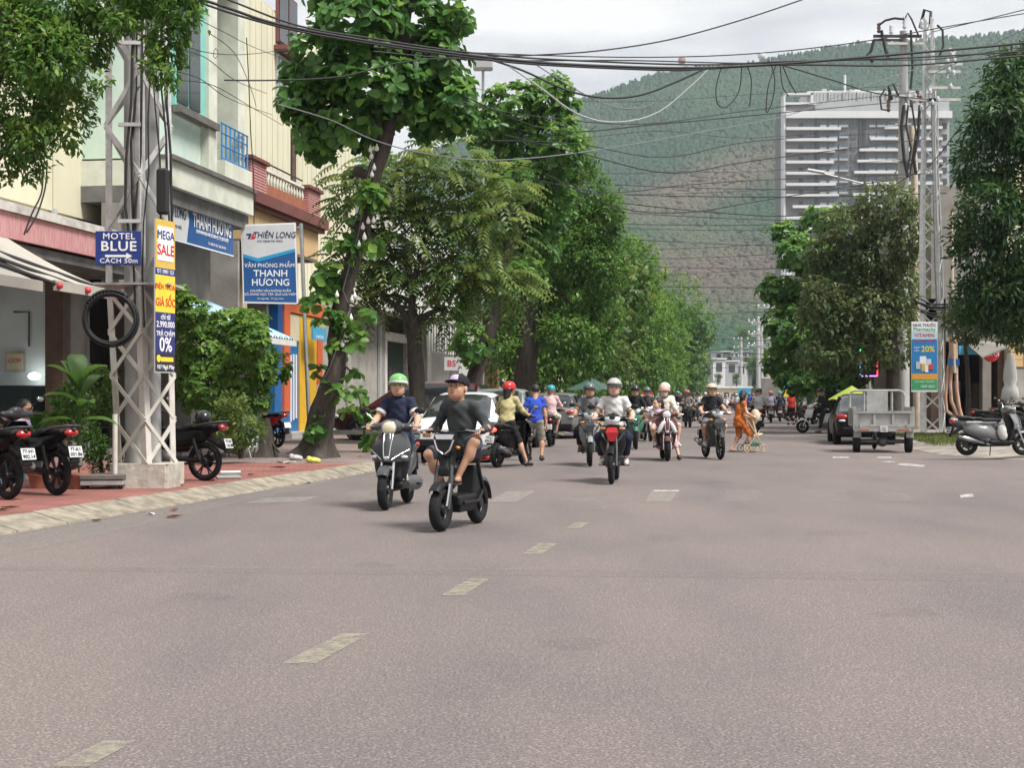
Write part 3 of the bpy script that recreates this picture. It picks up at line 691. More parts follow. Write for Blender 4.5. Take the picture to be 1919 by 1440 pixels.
# shop sign over the front
TS = -12.45; sx0, sx1 = sf(298, TS), sf(437, TS); z0, z1 = zf(437, 480, TS), zf(437, 401, TS)
sg = thing('shop_sign', R(sx0, TS), ROT, 'long blue and grey stationery shop sign under the mint balcony', 'sign')
LW = sx1 - sx0; zm = (z0 + z1) / 2; hh = z1 - z0
MB().box((LW / 2, 0.06, zm), (LW, 0.12, hh), 0, 0.01).build('sign_board', 'sign_blue', sg)
MB().prism([(0.02, z0 + 0.02), (LW * 0.34, z0 + 0.02), (LW * 0.37, zm), (LW * 0.34, z1 - 0.02), (0.02, z1 - 0.02)], -0.006, -0.001, 'XZ').build('grey_field', 'sign_grey', sg)
for z in (z0, z1): MB().box((LW / 2, -0.003, z), (LW, 0.02, 0.03)).build('sign_frame', 'letter_white', sg)
lettering('THIÊN LONG', 0.36, 'letter_navy', sg, (LW * 0.175, -0.012, zm + 0.1), bold=0.012, sx=0.66, shear=0.15)
lettering('SỨC MẠNH TRI THỨC', 0.10, 'letter_navy', sg, (LW * 0.17, -0.012, zm - 0.22))
xc = LW * 0.69
lettering('VĂN PHÒNG PHẨM', 0.24, 'letter_white', sg, (xc, -0.012, z1 - 0.24), bold=0.008, sx=0.7)
lettering('THANH HƯO’NG', 0.46, 'letter_white', sg, (xc, -0.012, zm + 0.04), bold=0.02, sx=0.72)
lettering('CHUYÊN VĂN PHÒNG PHẨM, ĐỒ DÙNG HỌC TẬP, QUÀ LƯU NIỆM', 0.115, 'letter_white', sg, (xc, -0.012, z0 + 0.33), bold=0.006, sx=0.62)
lettering('ĐT: 0905 017 035 - 0256 382 738', 0.085, 'letter_white', sg, (xc + 0.3, -0.012, z0 + 0.13))

# ---------- tall cream clad building behind
T3 = -16.2; S2 = sf(452, T3); h3 = bld('clad_building', S2, T3, 'tall pale yellow building clad in ribbed sheets behind the balconies', 'building')
L3 = sf(668, T3) - S2
pbox(h3, 'wall', 'cream_wall', 0, L3, 0.06, 10, 0.0, 15)
for i in range(int(L3 / 0.3)):
    pbox(h3, 'cladding_sheet', 'cream_cladding', i * 0.3 + 0.008, i * 0.3 + 0.292, 0.0 if i % 2 else 0.018, 0.055, 4.0, 14.9)
wx = sf(516, T3) - S2
w = pbox(h3, 'window', 'frame_grey', wx, wx + 2.3, -0.1, -0.005, zf(540, 205, T3), zf(540, 118, T3))
for i in range(2): pbox(h3, 'pane', 'glass_blue', wx + 0.08 + i * 1.12, wx + 1.1 + i * 1.12, -0.13, -0.105, zf(540, 203, T3), zf(540, 122, T3), parent=w)
pbox(h3, 'window_hood', 'maroon_trim', wx - 0.2, wx + 2.6, -0.5, -0.005, zf(540, 112, T3), zf(540, 104, T3))
w = pbox(h3, 'window', 'maroon_trim', wx, wx + 2.3, -0.1, -0.005, zf(540, 95, T3), zf(540, -5, T3))
for i in range(2): pbox(h3, 'pane', 'glass_dark', wx + 0.1 + i * 1.12, wx + 1.08 + i * 1.12, -0.13, -0.105, zf(540, 92, T3), zf(540, 0, T3), parent=w)

# ---------- pink brick balcony house
T4 = -12.75; S3 = sf(470, T4); h4 = bld('balcony_house', S3, T4, 'house front with pink brick balcony pillars and small white balustrade', 'house')
L4 = sf(601, T4) - S3
def brick_pillar(x0, x1, z0, z1):
    p_ = pbox(h4, 'pillar', 'mortar', x0 + 0.015, x1 - 0.015, 0.015, 0.6, z0, z1); n = 11; dz = (z1 - z0) / n
    me_ = None
    for i in range(n):
        if me_ is None: o = pbox(h4, 'brick', 'pink_brick', x0, x1, 0.0, 0.5, z0 + 0.012, z0 + dz - 0.012, 0.008, parent=p_); me_ = o
        else: twin(me_, 'brick', p_, (0, 0, i * dz))
    pbox(h4, 'pillar_cap', 'maroon_trim', x0 - 0.08, x1 + 0.08, -0.08, 0.66, z1, z1 + 0.12, 0.02, parent=p_)
zb = zf(535, 385, T4); zt = zf(485, 305, T4)
pw = sf(500, T4) - S3
brick_pillar(0.02, pw, zb, zt); brick_pillar(L4 - pw * 0.95, L4, zb, zt - 0.05)
pbox(h4, 'balcony_panel', 'brown_panel', pw, L4 - pw * 0.95, 0.1, 0.25, zb, zb + 0.42)
n = 15
for i in range(n):
    x = pw + 0.08 + (L4 - pw * 1.95 - 0.16) * i / (n - 1)
    if i == 0: bal = MB().lathe([(0.02, 0), (0.035, 0.05), (0.05, 0.14), (0.022, 0.26), (0.03, 0.34)], n=8).build('baluster', 'mint_white', h4, (x, 0.18, zb + 0.43))
    else: twin(bal, 'baluster', h4, (x, 0.18, zb + 0.43))
pbox(h4, 'handrail', 'white_plaster', pw, L4 - pw * 0.95, 0.12, 0.24, zb + 0.78, zb + 0.85)
MB().tube([(pw, 0.18, zb + 1.02), (L4 - pw, 0.18, zb + 1.02)], 0.025, 6).build('top_rail', 'dark_metal', h4)
pbox(h4, 'ledge', 'maroon_trim', -0.15, L4 + 0.2, -0.2, 3.2, zb - 0.3, zb - 0.002)
pbox(h4, 'lower_ledge', 'maroon_trim', -0.1, L4 + 0.1, -0.1, 3.2, zb - 0.42, zb - 0.302)
pbox(h4, 'beam', 'apricot', -0.02, L4 - 0.1, 0.05, 3.2, zb - 1.25, zb - 0.422)
pbox(h4, 'soffit', 'soffit', -0.02, L4 - 0.1, 0.06, 3.2, zb - 1.32, zb - 1.252)
pbox(h4, 'wall', 'brown_wood', 0.0, L4, 2.6, 2.9, 0.2, zb - 1.33)
pbox(h4, 'side_wall', 'grey_render', -0.16, -0.03, 0.3, 3.2, 0.2, zb - 1.33)
pbox(h4, 'column', 'cream_panel', sf(507, T4) - S3, sf(515, T4) - S3, 0.8, 1.1, 0.2, zb - 1.33)
MB().bar((sf(580, T4) - S3, 0.5, zt), (sf(580, T4) - S3, 0.5, zf(580, 240, T4)), 0.13, 0.13).build('steel_post', 'brown_wood', h4)

# ---------- bright painted nursery front
T5 = -13.6; S4 = sf(518, T5); h5 = bld('painted_front', S4, T5, 'shop front painted in blue orange and yellow blocks beside the leaning tree', 'shop')
def xs(px): return sf(px, T5) - S4
zz = lambda py: zf(560, py, T5)
pbox(h5, 'wall', 'grey_render', 0, xs(700), 0.3, 6, 0.0, zz(555))
pbox(h5, 'blue_panel', 'blue_door', xs(518), xs(562), 0.05, 0.29, zz(816), zz(640))
pbox(h5, 'cream_panel', 'cream_panel', xs(544), xs(564), 0.05, 0.29, zz(639), zz(590))
pbox(h5, 'orange_panel', 'orange_paint', xs(532), xs(543), -0.02, 0.29, zz(771), zz(560))
pbox(h5, 'orange_beam', 'orange_paint', xs(532), xs(608), 0.0, 0.295, zz(588), zz(562))
pbox(h5, 'yellow_panel', 'yellow_panel', xs(564.5), xs(596), 0.05, 0.29, zz(816), zz(590))
pbox(h5, 'orange_panel', 'orange_paint', xs(596.5), xs(606), 0.02, 0.29, zz(720), zz(590))
pbox(h5, 'navy_panel', 'sign_blue', xs(522), xs(531), 0.02, 0.29, zz(640), zz(555))
for i, px in enumerate((546, 551, 556)): pbox(h5, 'white_stripe', 'letter_white', xs(px), xs(px + 2.0), 0.02, 0.045, zz(790 - i * 3), zz(665))
pbox(h5, 'step', 'concrete', xs(516), xs(640), -0.5, 0.29, 0.12, 0.3)
n5 = thing('name_board', R(sf(590, -13.2), -13.2), ROT, 'small blue name board on the painted shop front behind the leaning trunk', 'sign')
MB().box((0.55, 0.03, zf(600, 620, -13.2)), (1.5, 0.06, 0.62)).build('sign_board', 'sky_blue', n5)
lettering('NHA KHOA', 0.24, 'letter_yellow', n5, (0.55, -0.004, zf(600, 611, -13.2)), bold=0.012); lettering('12 NGÔ MÂY', 0.15, 'letter_white', n5, (0.55, -0.004, zf(600, 633, -13.2)))

# ---------- grey rendered house with a dark door
T6 = -13.8; S5 = sf(652, T6); h6 = bld('grey_house', S5, T6, 'weathered grey rendered house with dark green door behind parked maroon car', 'house')
def x6(px): return sf(px, T6) - S5
z6 = lambda py: zf(740, py, T6)
pbox(h6, 'wall', 'grey_render', 0, x6(722), 0, 7, 0.0, z6(590)); pbox(h6, 'wall', 'grey_render', x6(766), x6(800), 0, 7, 0.0, z6(590))
pbox(h6, 'lintel', 'white_plaster', x6(722), x6(766), 0.02, 0.4, z6(640), z6(624)); pbox(h6, 'fanlight', 'interior_dark', x6(722), x6(766), 0.25, 0.4, z6(623), z6(590))
d = pbox(h6, 'door', 'green_black', x6(726), x6(764), 0.2, 0.3, 0.15, z6(641)); pbox(h6, 'door_frame', 'white_plaster', x6(722), x6(726), 0.0, 0.35, 0.15, z6(641), parent=d)
for k_ in range(3): pbox(h6, 'door_panel', 'interior_dark', x6(728) + k_ * 0.75, x6(728) + k_ * 0.75 + 0.65, 0.17, 0.195, 0.4, 2.6, parent=d)
MB().add([(0, -1.0, z6(592)), (x6(800), -1.0, z6(592)), (x6(800), 7, z6(560)), (0, 7, z6(560)), (0, -1.0, z6(598)), (x6(800), -1.0, z6(598)), (x6(800), 7, z6(566)), (0, 7, z6(566))], [(0, 1, 2, 3), (4, 7, 6, 5), (0, 4, 5, 1), (1, 5, 6, 2), (3, 2, 6, 7), (0, 3, 7, 4)]).build('roof', 'white_ledge', h6)
pbox(h6, 'pipe', 'frame_grey', x6(707), x6(710), -0.12, -0.02, 0.2, z6(600))
# white walled house with zinc awning further on
T7 = -13.8; S6 = sf(801, T7); h7 = bld('white_house', S6, T7, 'white house with zinc awning and railings behind the second tree', 'house')
def x7(px): return sf(px, T7) - S6
z7 = lambda py: zf(830, py, T7)
pbox(h7, 'wall', 'white_plaster', 0, x7(905), 1.5, 9, 0, 9.5)
pbox(h7, 'front_wall', 'white_plaster', 0, x7(860), 0.0, 0.3, 0.0, 3.4)
for i in range(14): MB().bar((0.2 + i * 0.62, 0.15, 3.4), (0.2 + i * 0.62, 0.15, 4.9), 0.04, 0.04).build('railing_bar', 'frame_grey', h7)
MB().bar((0, 0.15, 4.92), (x7(860), 0.15, 4.92), 0.06, 0.06).build('railing_top', 'frame_grey', h7)
MB().sheet([[(0.0 + j * 0.25, 0.2 - 2.4 * i, 6.5 - 1.3 * i + 0.05 * (j % 2)) for j in range(44)] for i in range(2)], 0, False).build('zinc_awning', 'zinc', h7)
MB().tube([(0, 0.2, 5.6), (0, -2.2, 5.1)], 0.05, 6).build('awning_arm', 'dark_metal', h7)
for i in range(3):
    w = pbox(h7, 'window', 'frame_grey', 1 + i * 4.0, 3 + i * 4.0, 1.4, 1.495, 6.9, 8.6); pbox(h7, 'pane', 'glass_dark', 1.1 + i * 4.0, 2.9 + i * 4.0, 1.36, 1.395, 7.0, 8.5, parent=w)
# gate pillar
gp = thing('gate_pillar', R(sf(921, -11.0), -11.0, 0.12), ROT, 'cream gate pillar with red moulded cap beside the thick trunk', 'pillar')
z_ = zf(921, 690, -11.0) - 0.12
MB().box((0, 0, z_ / 2), (0.62, 0.62, z_), 0, 0.02).build('shaft', 'apricot', gp); MB().box((0, 0, z_ + 0.2), (0.75, 0.75, 0.38), 0, 0.06).build('neck', 'cream_panel', gp); MB().box((0, 0, z_ + 0.45), (0.95, 0.95, 0.13), 0, 0.03).build('cap', 'rust_roof', gp)

# ---------- plain houses further along both sides
def far_house(s, t, L, hgt, mat, label, side=1, roof='white_ledge', storeys=3, depth=9):
    o = thing('town_house', R(s, t), ROT, label, 'house', 'houses along the street')
    sg_ = 1 if side > 0 else -1
    pbox(o, 'wall', mat, 0, L, 0, sg_ * depth, 0, hgt); pbox(o, 'roof', roof, -0.15, L + 0.15, -sg_ * 0.4, sg_ * depth, hgt, hgt + 0.25)
    pbox(o, 'shaded_opening_slab', 'interior_dark', 0.5, L - 0.5, -sg_ * 0.02, -sg_ * 0.12, 0.15, 2.9)  # solid dark slab; the shade inside an open shop is its colour
    aw_ = MB().add([(0.1, 0, 3.5), (L - 0.1, 0, 3.5), (L - 0.1, -sg_ * 1.8, 3.0), (0.1, -sg_ * 1.8, 3.0), (0.1, 0, 3.44), (L - 0.1, 0, 3.44), (L - 0.1, -sg_ * 1.8, 2.94), (0.1, -sg_ * 1.8, 2.94)], [(0, 1, 2, 3), (7, 6, 5, 4), (2, 6, 7, 3), (1, 5, 6, 2), (0, 3, 7, 4)]).build('awning', random.choice(['zinc', 'beige_canvas', 'rust_roof']), o)
    for st_ in range(1, storeys):
        zc = 3.6 + (st_ - 1) * 3.1
        for i in range(max(1, int(L / 2.6))):
            x = 0.7 + i * 2.5; w = pbox(o, 'window', 'frame_grey', x, x + 1.4, -sg_ * 0.02, -sg_ * 0.1, zc + 0.6, zc + 2.1); pbox(o, 'pane', 'glass_dark', x + 0.1, x + 1.3, -sg_ * 0.105, -sg_ * 0.13, zc + 0.7, zc + 2.0, parent=w)
        pbox(o, 'balcony', 'white_ledge', 0.2, L - 0.2, -sg_ * 0.13, -sg_ * 0.9, zc - 0.1, zc + 0.1)
    return o
mats_ = ['white_plaster', 'cream_panel', 'grey_plaster', 'mint_wall', 'white_plaster', 'apricot', 'grey_plaster', 'white_plaster']
lab_ = ['grey flat roofed house behind the row of street trees', 'cream town house hidden behind the street trees', 'pale house further up the tree lined street', 'mint town house far up the street', 'white town house far up the tree lined street', 'apricot town house far up the street', 'grey town house near the end of the street', 'white house at the far end of the row']
s = 96
for i in range(8):
    L = random.uniform(8, 12); far_house(s, -14.2, L, random.choice([5.5, 7, 8.5, 7]), mats_[i], lab_[i] + ', ' + ['first', 'second', 'third', 'fourth', 'fifth', 'sixth', 'seventh', 'eighth'][i] + ' beyond the white house', 1, storeys=random.choice([2, 2, 3])); s += L + random.uniform(2, 18)
s = 66
for i in range(7):
    L = random.uniform(9, 13); far_house(s, 13.5, L, random.choice([5, 6.5, 7.5]), mats_[(i + 2) % 8], mats_[(i + 2) % 8].replace('_', ' ') + ' coloured house across the street behind trees, ' + ['first', 'second', 'third', 'fourth', 'fifth', 'sixth', 'seventh'][i] + ' from the corner', -1, storeys=2); s += L + random.uniform(3, 22)

# ---------- corner shop on the other side of the junction (front faces the side street)
YC = 57.0
h8 = thing('corner_shop', (0, YC, 0), 0, 'dark open fronted corner shop with pale yellow wall', 'shop')
def xc8(px): return (px - 959.5) / F * YC
def zc8(py): return HC + (745 - py) / F * YC
pbox(h8, 'wall', 'brown_wood', xc8(1745), xc8(1772), 0, 9, 0, zc8(560)); pbox(h8, 'pillar', 'pillar_grey', xc8(1840), xc8(1856), -0.1, 0.3, 0.12, zc8(662))
pbox(h8, 'yellow_wall', 'cream_panel', xc8(1882), xc8(2200), -0.3, 9, zc8(690), 10.5); pbox(h8, 'dado', 'grey_render', xc8(1882), xc8(2200), -0.34, 9, 0.0, zc8(692))
for i in range(8):
    for j in range(12):
        if i == 0 and j == 0: tl = pbox(h8, 'tile', 'apricot', xc8(1884), xc8(1884) + 0.56, -0.36, -0.305, zc8(688), zc8(688) + 0.26, 0.01)
        else: twin(tl, 'tile', h8, (i * 0.58, 0, j * 0.28))
pbox(h8, 'upper_wall', 'pillar_grey', xc8(1745), xc8(1882), 0.0, 9, zc8(640), 9.5)
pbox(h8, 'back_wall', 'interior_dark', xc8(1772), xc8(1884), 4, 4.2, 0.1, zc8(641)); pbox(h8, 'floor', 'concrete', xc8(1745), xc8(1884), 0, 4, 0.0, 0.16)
pbox(h8, 'fridge', 'grey_plaster', xc8(1823), xc8(1838), 2.6, 3.3, 0.17, 2.0)
pbox(h8, 'cupboard', 'brown_wood', xc8(1850), xc8(1872), 1.8, 2.6, 0.17, 1.9)
pbox(h8, 'side_wall', 'brown_wood', xc8(1870), xc8(1881), 0.02, 4, 0.1, zc8(641))
MB().add([(xc8(1806), 0, zc8(640)), (xc8(1856), 0, zc8(640)), (xc8(1856), -2.2, zc8(652)), (xc8(1806), -2.2, zc8(672)), (xc8(1806), 0, zc8(643)), (xc8(1856), 0, zc8(643)), (xc8(1856), -2.2, zc8(655)), (xc8(1806), -2.2, zc8(675))], [(0, 1, 2, 3), (7, 6, 5, 4), (2, 6, 7, 3), (0, 3, 7, 4), (1, 5, 6, 2)]).build('awning', 'pillar_grey', h8)
pbox(h8, 'fascia_board', 'sky_blue', xc8(1795), xc8(1830), -0.12, -0.02, zc8(665), zc8(648))
rs = thing('round_sign', P(1857, 662, YC - 1.2), 0, 'round red sign with white letters on the corner shop', 'sign')
MB().lathe([(0.31, -0.04), (0.33, -0.03), (0.33, 0.03), (0.31, 0.04)], axis='Y', n=28).build('sign_board', 'letter_red', rs)
lettering('GIA ỦI', 0.2, 'letter_white', rs, (0, -0.05, -0.06), bold=0.01); lettering('ĂN', 0.14, 'letter_white', rs, (0, -0.05, 0.14)); MB().bar((0, 0.04, 0.2), (0, 1.2, 0.3), 0.04, 0.04).build('bracket', 'dark_metal', rs)

# ---------- tower block
YH = 436.0; KH = YH / F
ht = thing('tower_block', P(1468, 745, YH) * 1.0, 0, 'tall grey and white tower block standing before the hill', 'tower'); ht.location.z = 0
M('tower_grey', (0.17, 0.165, 0.165), 0.7, 0.08, 0.05); M('tower_white', (0.62, 0.63, 0.64), 0.6, 0.04, 0.1); M('tower_dark', (0.05, 0.055, 0.06), 0.4, 0.1); M('tower_glass', (0.10, 0.13, 0.15), 0.15, 0.25, 0.2); M('tower_pale', (0.36, 0.37, 0.38), 0.6, 0.06, 0.2)
def hx(px): return (px - 1468) * KH
def hzz(py): return HC + (745 - py) * KH
pbox(ht, 'wall', 'tower_grey', hx(1471), hx(1765), 0, 16, 0, hzz(208)); pbox(ht, 'wing', 'tower_pale', hx(1765), hx(1782), 1.5, 16, 0, hzz(183))
pbox(ht, 'edge_frame', 'tower_white', hx(1468), hx(1471.5), -0.5, 4, 0, hzz(176)); pbox(ht, 'roof_frame', 'tower_white', hx(1468), hx(1523), -0.5, 3, hzz(178), hzz(174.5)); pbox(ht, 'roof_frame', 'tower_white', hx(1519), hx(1524), -0.5, 3, hzz(195), hzz(174.5)); pbox(ht, 'parapet', 'tower_white', hx(1471.6), hx(1530), -0.4, 3, hzz(196), hzz(192)); pbox(ht, 'roof_wall', 'tower_grey', hx(1471.6), hx(1526), 0.2, 14, hzz(208), hzz(196))
pbox(ht, 'cornice', 'tower_white', hx(1471.6), hx(1782.5), -1.2, 15.9, hzz(222), hzz(209)); pbox(ht, 'roof_terrace', 'tower_pale', hx(1528), hx(1765), 1.0, 15.8, hzz(208), hzz(188)); pbox(ht, 'penthouse', 'tower_white', hx(1517), hx(1760), 3.0, 15.7, hzz(188), hzz(166))
for i in range(34): pbox(ht, 'louver', 'tower_pale' if i % 4 else 'tower_grey', hx(1527 + i * 6.8), hx(1527 + i * 6.8 + (4.6 if i % 4 else 3.0)), 2.7, 2.98, hzz(187), hzz(169))
for px, w_, h_ in ((1548, 8, 6), (1562, 5, 4), (1600, 20, 5), (1625, 10, 3)): pbox(ht, 'roof_plant', 'tower_white', hx(px), hx(px + w_), 5, 8, hzz(166), hzz(166 - h_))
le = [1574, 1567, 1563, 1561, 1562, 1565, 1570, 1574, 1540, 1552, 1560, 1568, 1572, 1566, 1560]; rs_ = [1656, 1629, 1609, 1605, 1599, 1596, 1597, 1604, 1612, 1620, 1612, 1604, 1600, 1600, 1600]
wn = None
for i in range(24):
    y = 242 + i * 20.9; l = le[i % len(le)]; r_ = rs_[i % len(rs_)]; ls = 1484 if i == 7 else 1472
    pbox(ht, 'band', 'tower_white', hx(ls), hx(l), -1.5, -0.005, hzz(y + 2.6), hzz(y - 2.6)); pbox(ht, 'band', 'tower_white', hx(r_), hx(1764), -1.5, -0.005, hzz(y + 0.6), hzz(y - 4.2))
    for px, w_, h_, mt in ((1497, 8, 8, 'tower_dark'), (1513, 5, 13, 'tower_glass'), (1519, 4, 13, 'tower_glass'), (1536, 12, 13, 'tower_glass'), (1553, 16, 13, 'tower_glass'), (1572, 17, 13, 'tower_glass'), (1594, 10, 13, 'tower_glass'), (1628, 12, 13, 'tower_glass'), (1643, 16, 13, 'tower_glass'), (1662, 16, 13, 'tower_glass'), (1690, 14, 13, 'tower_glass'), (1712, 16, 13, 'tower_glass'), (1736, 14, 13, 'tower_glass'), (1767, 10, 10, 'tower_dark')):
        if y > 480 and px in (1513, 1519, 1594, 1690): continue
        yy = 1.49 if px == 1767 else -0.006
        w = pbox(ht, 'window', mt, hx(px), hx(px + w_), yy - 0.25, yy, hzz(y - 2.7), hzz(y - 3 - h_))
        if w_ > 11 and i < 12: pbox(ht, 'sill', 'tower_pale', hx(px), hx(px + w_), yy - 0.5, yy - 0.26, hzz(y - 3.4), hzz(y - 7.5), parent=w)
for a, c in ((1527, 1532), (1609, 1614), (1617, 1622)): pbox(ht, 'dark_strip', 'tower_dark', hx(a), hx(c), -0.3, -0.007, 5, hzz(223))
MB().tube([(hx(1592), 6, hzz(166)), (hx(1592), 6, hzz(132))], 0.35, 6).build('mast', 'tower_white', ht)

# ---------- masts on the ridge
for px, hpx, lb in ((1278, 34, 'red topped water tower on the hill ridge'), (1427, 24, 'pale water tower on the ridge before the tower block'), (1620, 16, 'small mast on the ridge above the tower block')):
    Xr = (px - 959.5) / F * YR; zr = float(hill_h(np.array([Xr]), np.array([YR]))[0])
    o = thing('ridge_mast', (Xr, YR, zr - 2), 0, lb, 'mast'); hm_ = hpx * YR / F + 2
    for dx, dy in ((-1.4, -1.4), (1.4, -1.4), (1.4, 1.4), (-1.4, 1.4)): MB().tube([(dx * 1.5, dy * 1.5, 0), (dx, dy, hm_ * 0.62)], 0.3, 5).build('leg', 'tower_white', o)
    if 'water' in lb: MB().lathe([(2, 0), (3.6, 1.5), (3.6, 5), (2, 6.5)], (0, 0, hm_ * 0.6), n=12).build('tank', 'rust_roof' if 'red' in lb else 'tower_white', o)
    MB().tube([(0, 0, hm_ * 0.6), (0, 0, hm_ * 1.15)], 0.25, 5).build('antenna', 'tower_white', o)

# ---------- houses at the end of the street, on the foot of the hill
def hill_house(px, py, Y, wpx, hpx, mat, label, roof='tower_white', gable=False):
    p_ = P(px, py, Y); o = thing('hillside_house', p_, random.uniform(-0.2, 0.2), label, 'house', 'houses at the foot of the hill'); k_ = Y / F; w, h = wpx * k_, hpx * k_
    pbox(o, 'wall', mat, -w / 2, w / 2, 0, 8, -12, h)
    if gable: MB().prism([(-w / 2 - 0.4, h), (w / 2 + 0.4, h), (0, h + w * 0.22)], -0.4, 8.2, 'XZ').build('roof', roof, o)
    else: pbox(o, 'roof', roof, -w / 2 - 0.3, w / 2 + 0.3, -0.4, 8.2, h, h + 0.4)
    nx_, nz_ = max(1, int(w / 3.2)), max(1, int(h / 3.0))
    for i in range(nx_):
        for j in range(nz_): pbox(o, 'window', 'tower_dark', -w / 2 + (i + 0.25) * w / nx_, -w / 2 + (i + 0.72) * w / nx_, -0.15, -0.01, h - (j + 0.75) * h / nz_, h - (j + 0.2) * h / nz_)
    return o
for a in ((1325, 705, 430, 26, 22, 'tower_white', 'white gabled house at the foot of the hill', 'tower_white', True), (1348, 704, 420, 24, 30, 'tower_white', 'white house with tall roof room below the hill'), (1347, 675, 470, 16, 14, 'tower_white', 'small white block above the gabled house'),
          (1372, 704, 425, 24, 26, 'tower_pale', 'pale grey house beside the tall white house'), (1390, 706, 440, 22, 24, 'tower_white', 'white narrow house beside the far utility pole'), (1400, 690, 480, 18, 30, 'tower_pale', 'pale house higher behind the far poles'),
          (1330, 682, 490, 14, 12, 'grey_plaster', 'dark roofed house above the white gabled one', 'tower_grey', True), (1362, 668, 540, 22, 8, 'rust_roof', 'low reddish roofed house high on the slope'), (1312, 690, 500, 18, 16, 'tower_white', 'white house half hidden by the tree row'),
          (1385, 672, 520, 26, 9, 'tower_pale', 'long low house on the slope')):
    hill_house(*a)
eb = thing('end_building', P(1357, 750, 330), 0, 'long low cream building closing the end of the street', 'building'); eb.location.z = 0
pbox(eb, 'wall', 'cream_panel', -7, 6, 0, 8, 0, 3.4); pbox(eb, 'roof', 'white_plaster', -7.3, 6.3, -0.5, 8, 3.4, 3.8)
for i in range(6): pbox(eb, 'window', 'tower_dark', -6.3 + i * 2.1, -5.2 + i * 2.1, -0.1, -0.005, 1.0, 2.4)
# ================================================================== poles, signs, cables
M('white_steel', (0.60, 0.58, 0.53), 0.6, 0, 5, col2=(0.48, 0.45, 0.39), detail=8)
M('galvanised', (0.50, 0.495, 0.48), 0.55, 0.18, 6, metal=0.15)
M('pale_galv', (0.55, 0.56, 0.56), 0.5, 0.12, 6, metal=0.2)
M('pole_concrete', (0.40, 0.40, 0.39), 0.85, 0.15, 3, stretch=(2, 2, 0.3))
M('block_concrete', (0.58, 0.55, 0.48), 0.9, 0, 4, 0.5, col2=(0.36, 0.33, 0.28), detail=8, bscale=14)
M('cable_black', (0.012, 0.012, 0.013), 0.6, 0)
M('cable_grey', (0.16, 0.17, 0.17), 0.6, 0)
M('cable_white', (0.36, 0.37, 0.37), 0.6, 0)
M('motel_blue', (0.012, 0.035, 0.20), 0.45, 0.06, 3)
M('banner_yellow', (0.80, 0.60, 0.05), 0.5, 0.04); M('banner_ochre', (0.62, 0.42, 0.08), 0.5, 0.05); M('banner_navy', (0.025, 0.03, 0.16), 0.5, 0.05); M('banner_black', (0.02, 0.02, 0.03), 0.5, 0.05); M('banner_back', (0.5, 0.5, 0.5), 0.7, 0.05)
M('insulator', (0.55, 0.58, 0.6), 0.25, 0); M('brown_insulator', (0.10, 0.05, 0.04), 0.3, 0)
M('conduit_orange', (0.52, 0.27, 0.17), 0.6, 0, 4, col2=(0.60, 0.42, 0.33)); M('wood_post', (0.5, 0.42, 0.33), 0.8, 0.12, 4)

def lattice(root, base, top, r0, r1, a0, H0, H1, dz, mat, leg_w, brace_w, cross=False):
    """four angle legs and zigzag braces; base, top = (x,y) centres in the root's frame"""
    def corner(i, z):
        f_ = (z - H0) / (H1 - H0); r_ = r0 + (r1 - r0) * f_; an = a0 + i * math.pi / 2
        return Vector((base[0] + (top[0] - base[0]) * f_ + r_ * math.cos(an), base[1] + (top[1] - base[1]) * f_ + r_ * math.sin(an), z))
    def cen(z):
        f_ = (z - H0) / (H1 - H0); return Vector((base[0] + (top[0] - base[0]) * f_, base[1] + (top[1] - base[1]) * f_, z))
    for i in range(4):
        c0, c1 = corner(i, H0), corner(i, H1); u = (cen(H0) - c0); u.z = 0; u.rotate(Matrix.Rotation(-math.pi / 4, 3, 'Z'))
        MB().angle(c0, c1, leg_w, leg_w * 0.16, up=u).build('leg', mat, root)
    n = max(1, int(round((H1 - H0) / dz)))
    for i in range(4):
        for k_ in range(n):
            za, zb_ = H0 + (H1 - H0) * k_ / n, H0 + (H1 - H0) * (k_ + 1) / n
            p, q = (i, (i + 1) % 4) if (k_ + i) % 2 else ((i + 1) % 4, i)
            out = (corner(p, za) + corner(q, zb_)) / 2 - cen((za + zb_) / 2); out.z = 0; off = out.normalized() * 0.004
            MB().bar(corner(p, za) + off, corner(q, zb_) + off, 0.012, brace_w, up=out.cross(corner(q, zb_) - corner(p, za))).build('brace', mat, root)
            if cross: MB().bar(corner(q, za) + off * 4, corner(p, zb_) + off * 4, 0.012, brace_w * 0.9, up=out.cross(corner(p, zb_) - corner(q, za))).build('brace', mat, root)
TA = Vector((-5.02, 20.3, 0.12))
ta = thing('lattice_pole', TA, 0, 'white painted lattice power pole with grey upper half near the parked motorbikes', 'power pole')
bl = MB(); 
bl.prism([(-0.42, -0.36), (0.40, -0.42), (0.46, 0.34), (-0.36, 0.42)], -0.02, 0.33, 'XY'); bl = bl.build('base_block', 'block_concrete', ta)
md = bl.modifiers.new('bevel', 'BEVEL'); md.width = 0.05; md.segments = 2
lattice(ta, (0.0, 0), (-0.09, 0), 0.40, 0.44, rad(15), 0.33, 2.72, 0.60, 'white_steel', 0.10, 0.06, True)
lattice(ta, (-0.09, 0), (-0.16, 0), 0.45, 0.40, rad(15), 2.8, 13.5, 0.72, 'galvanised', 0.11, 0.075, False)
MB().box((-0.09, 0, 2.76), (1.02, 0.9, 0.03)).build('plate', 'galvanised', ta)
for x, y, r_ in ((-0.2, 0.06, 0.125), (0.06, 0.1, 0.105)):
    MB().tube([(x + 0.02, y, 0.2), (x, y, 4), (x - 0.03, y, 13.6)], [r_, r_ * 0.95, r_ * 0.75], 14).build('concrete_pole', 'pole_concrete', ta)
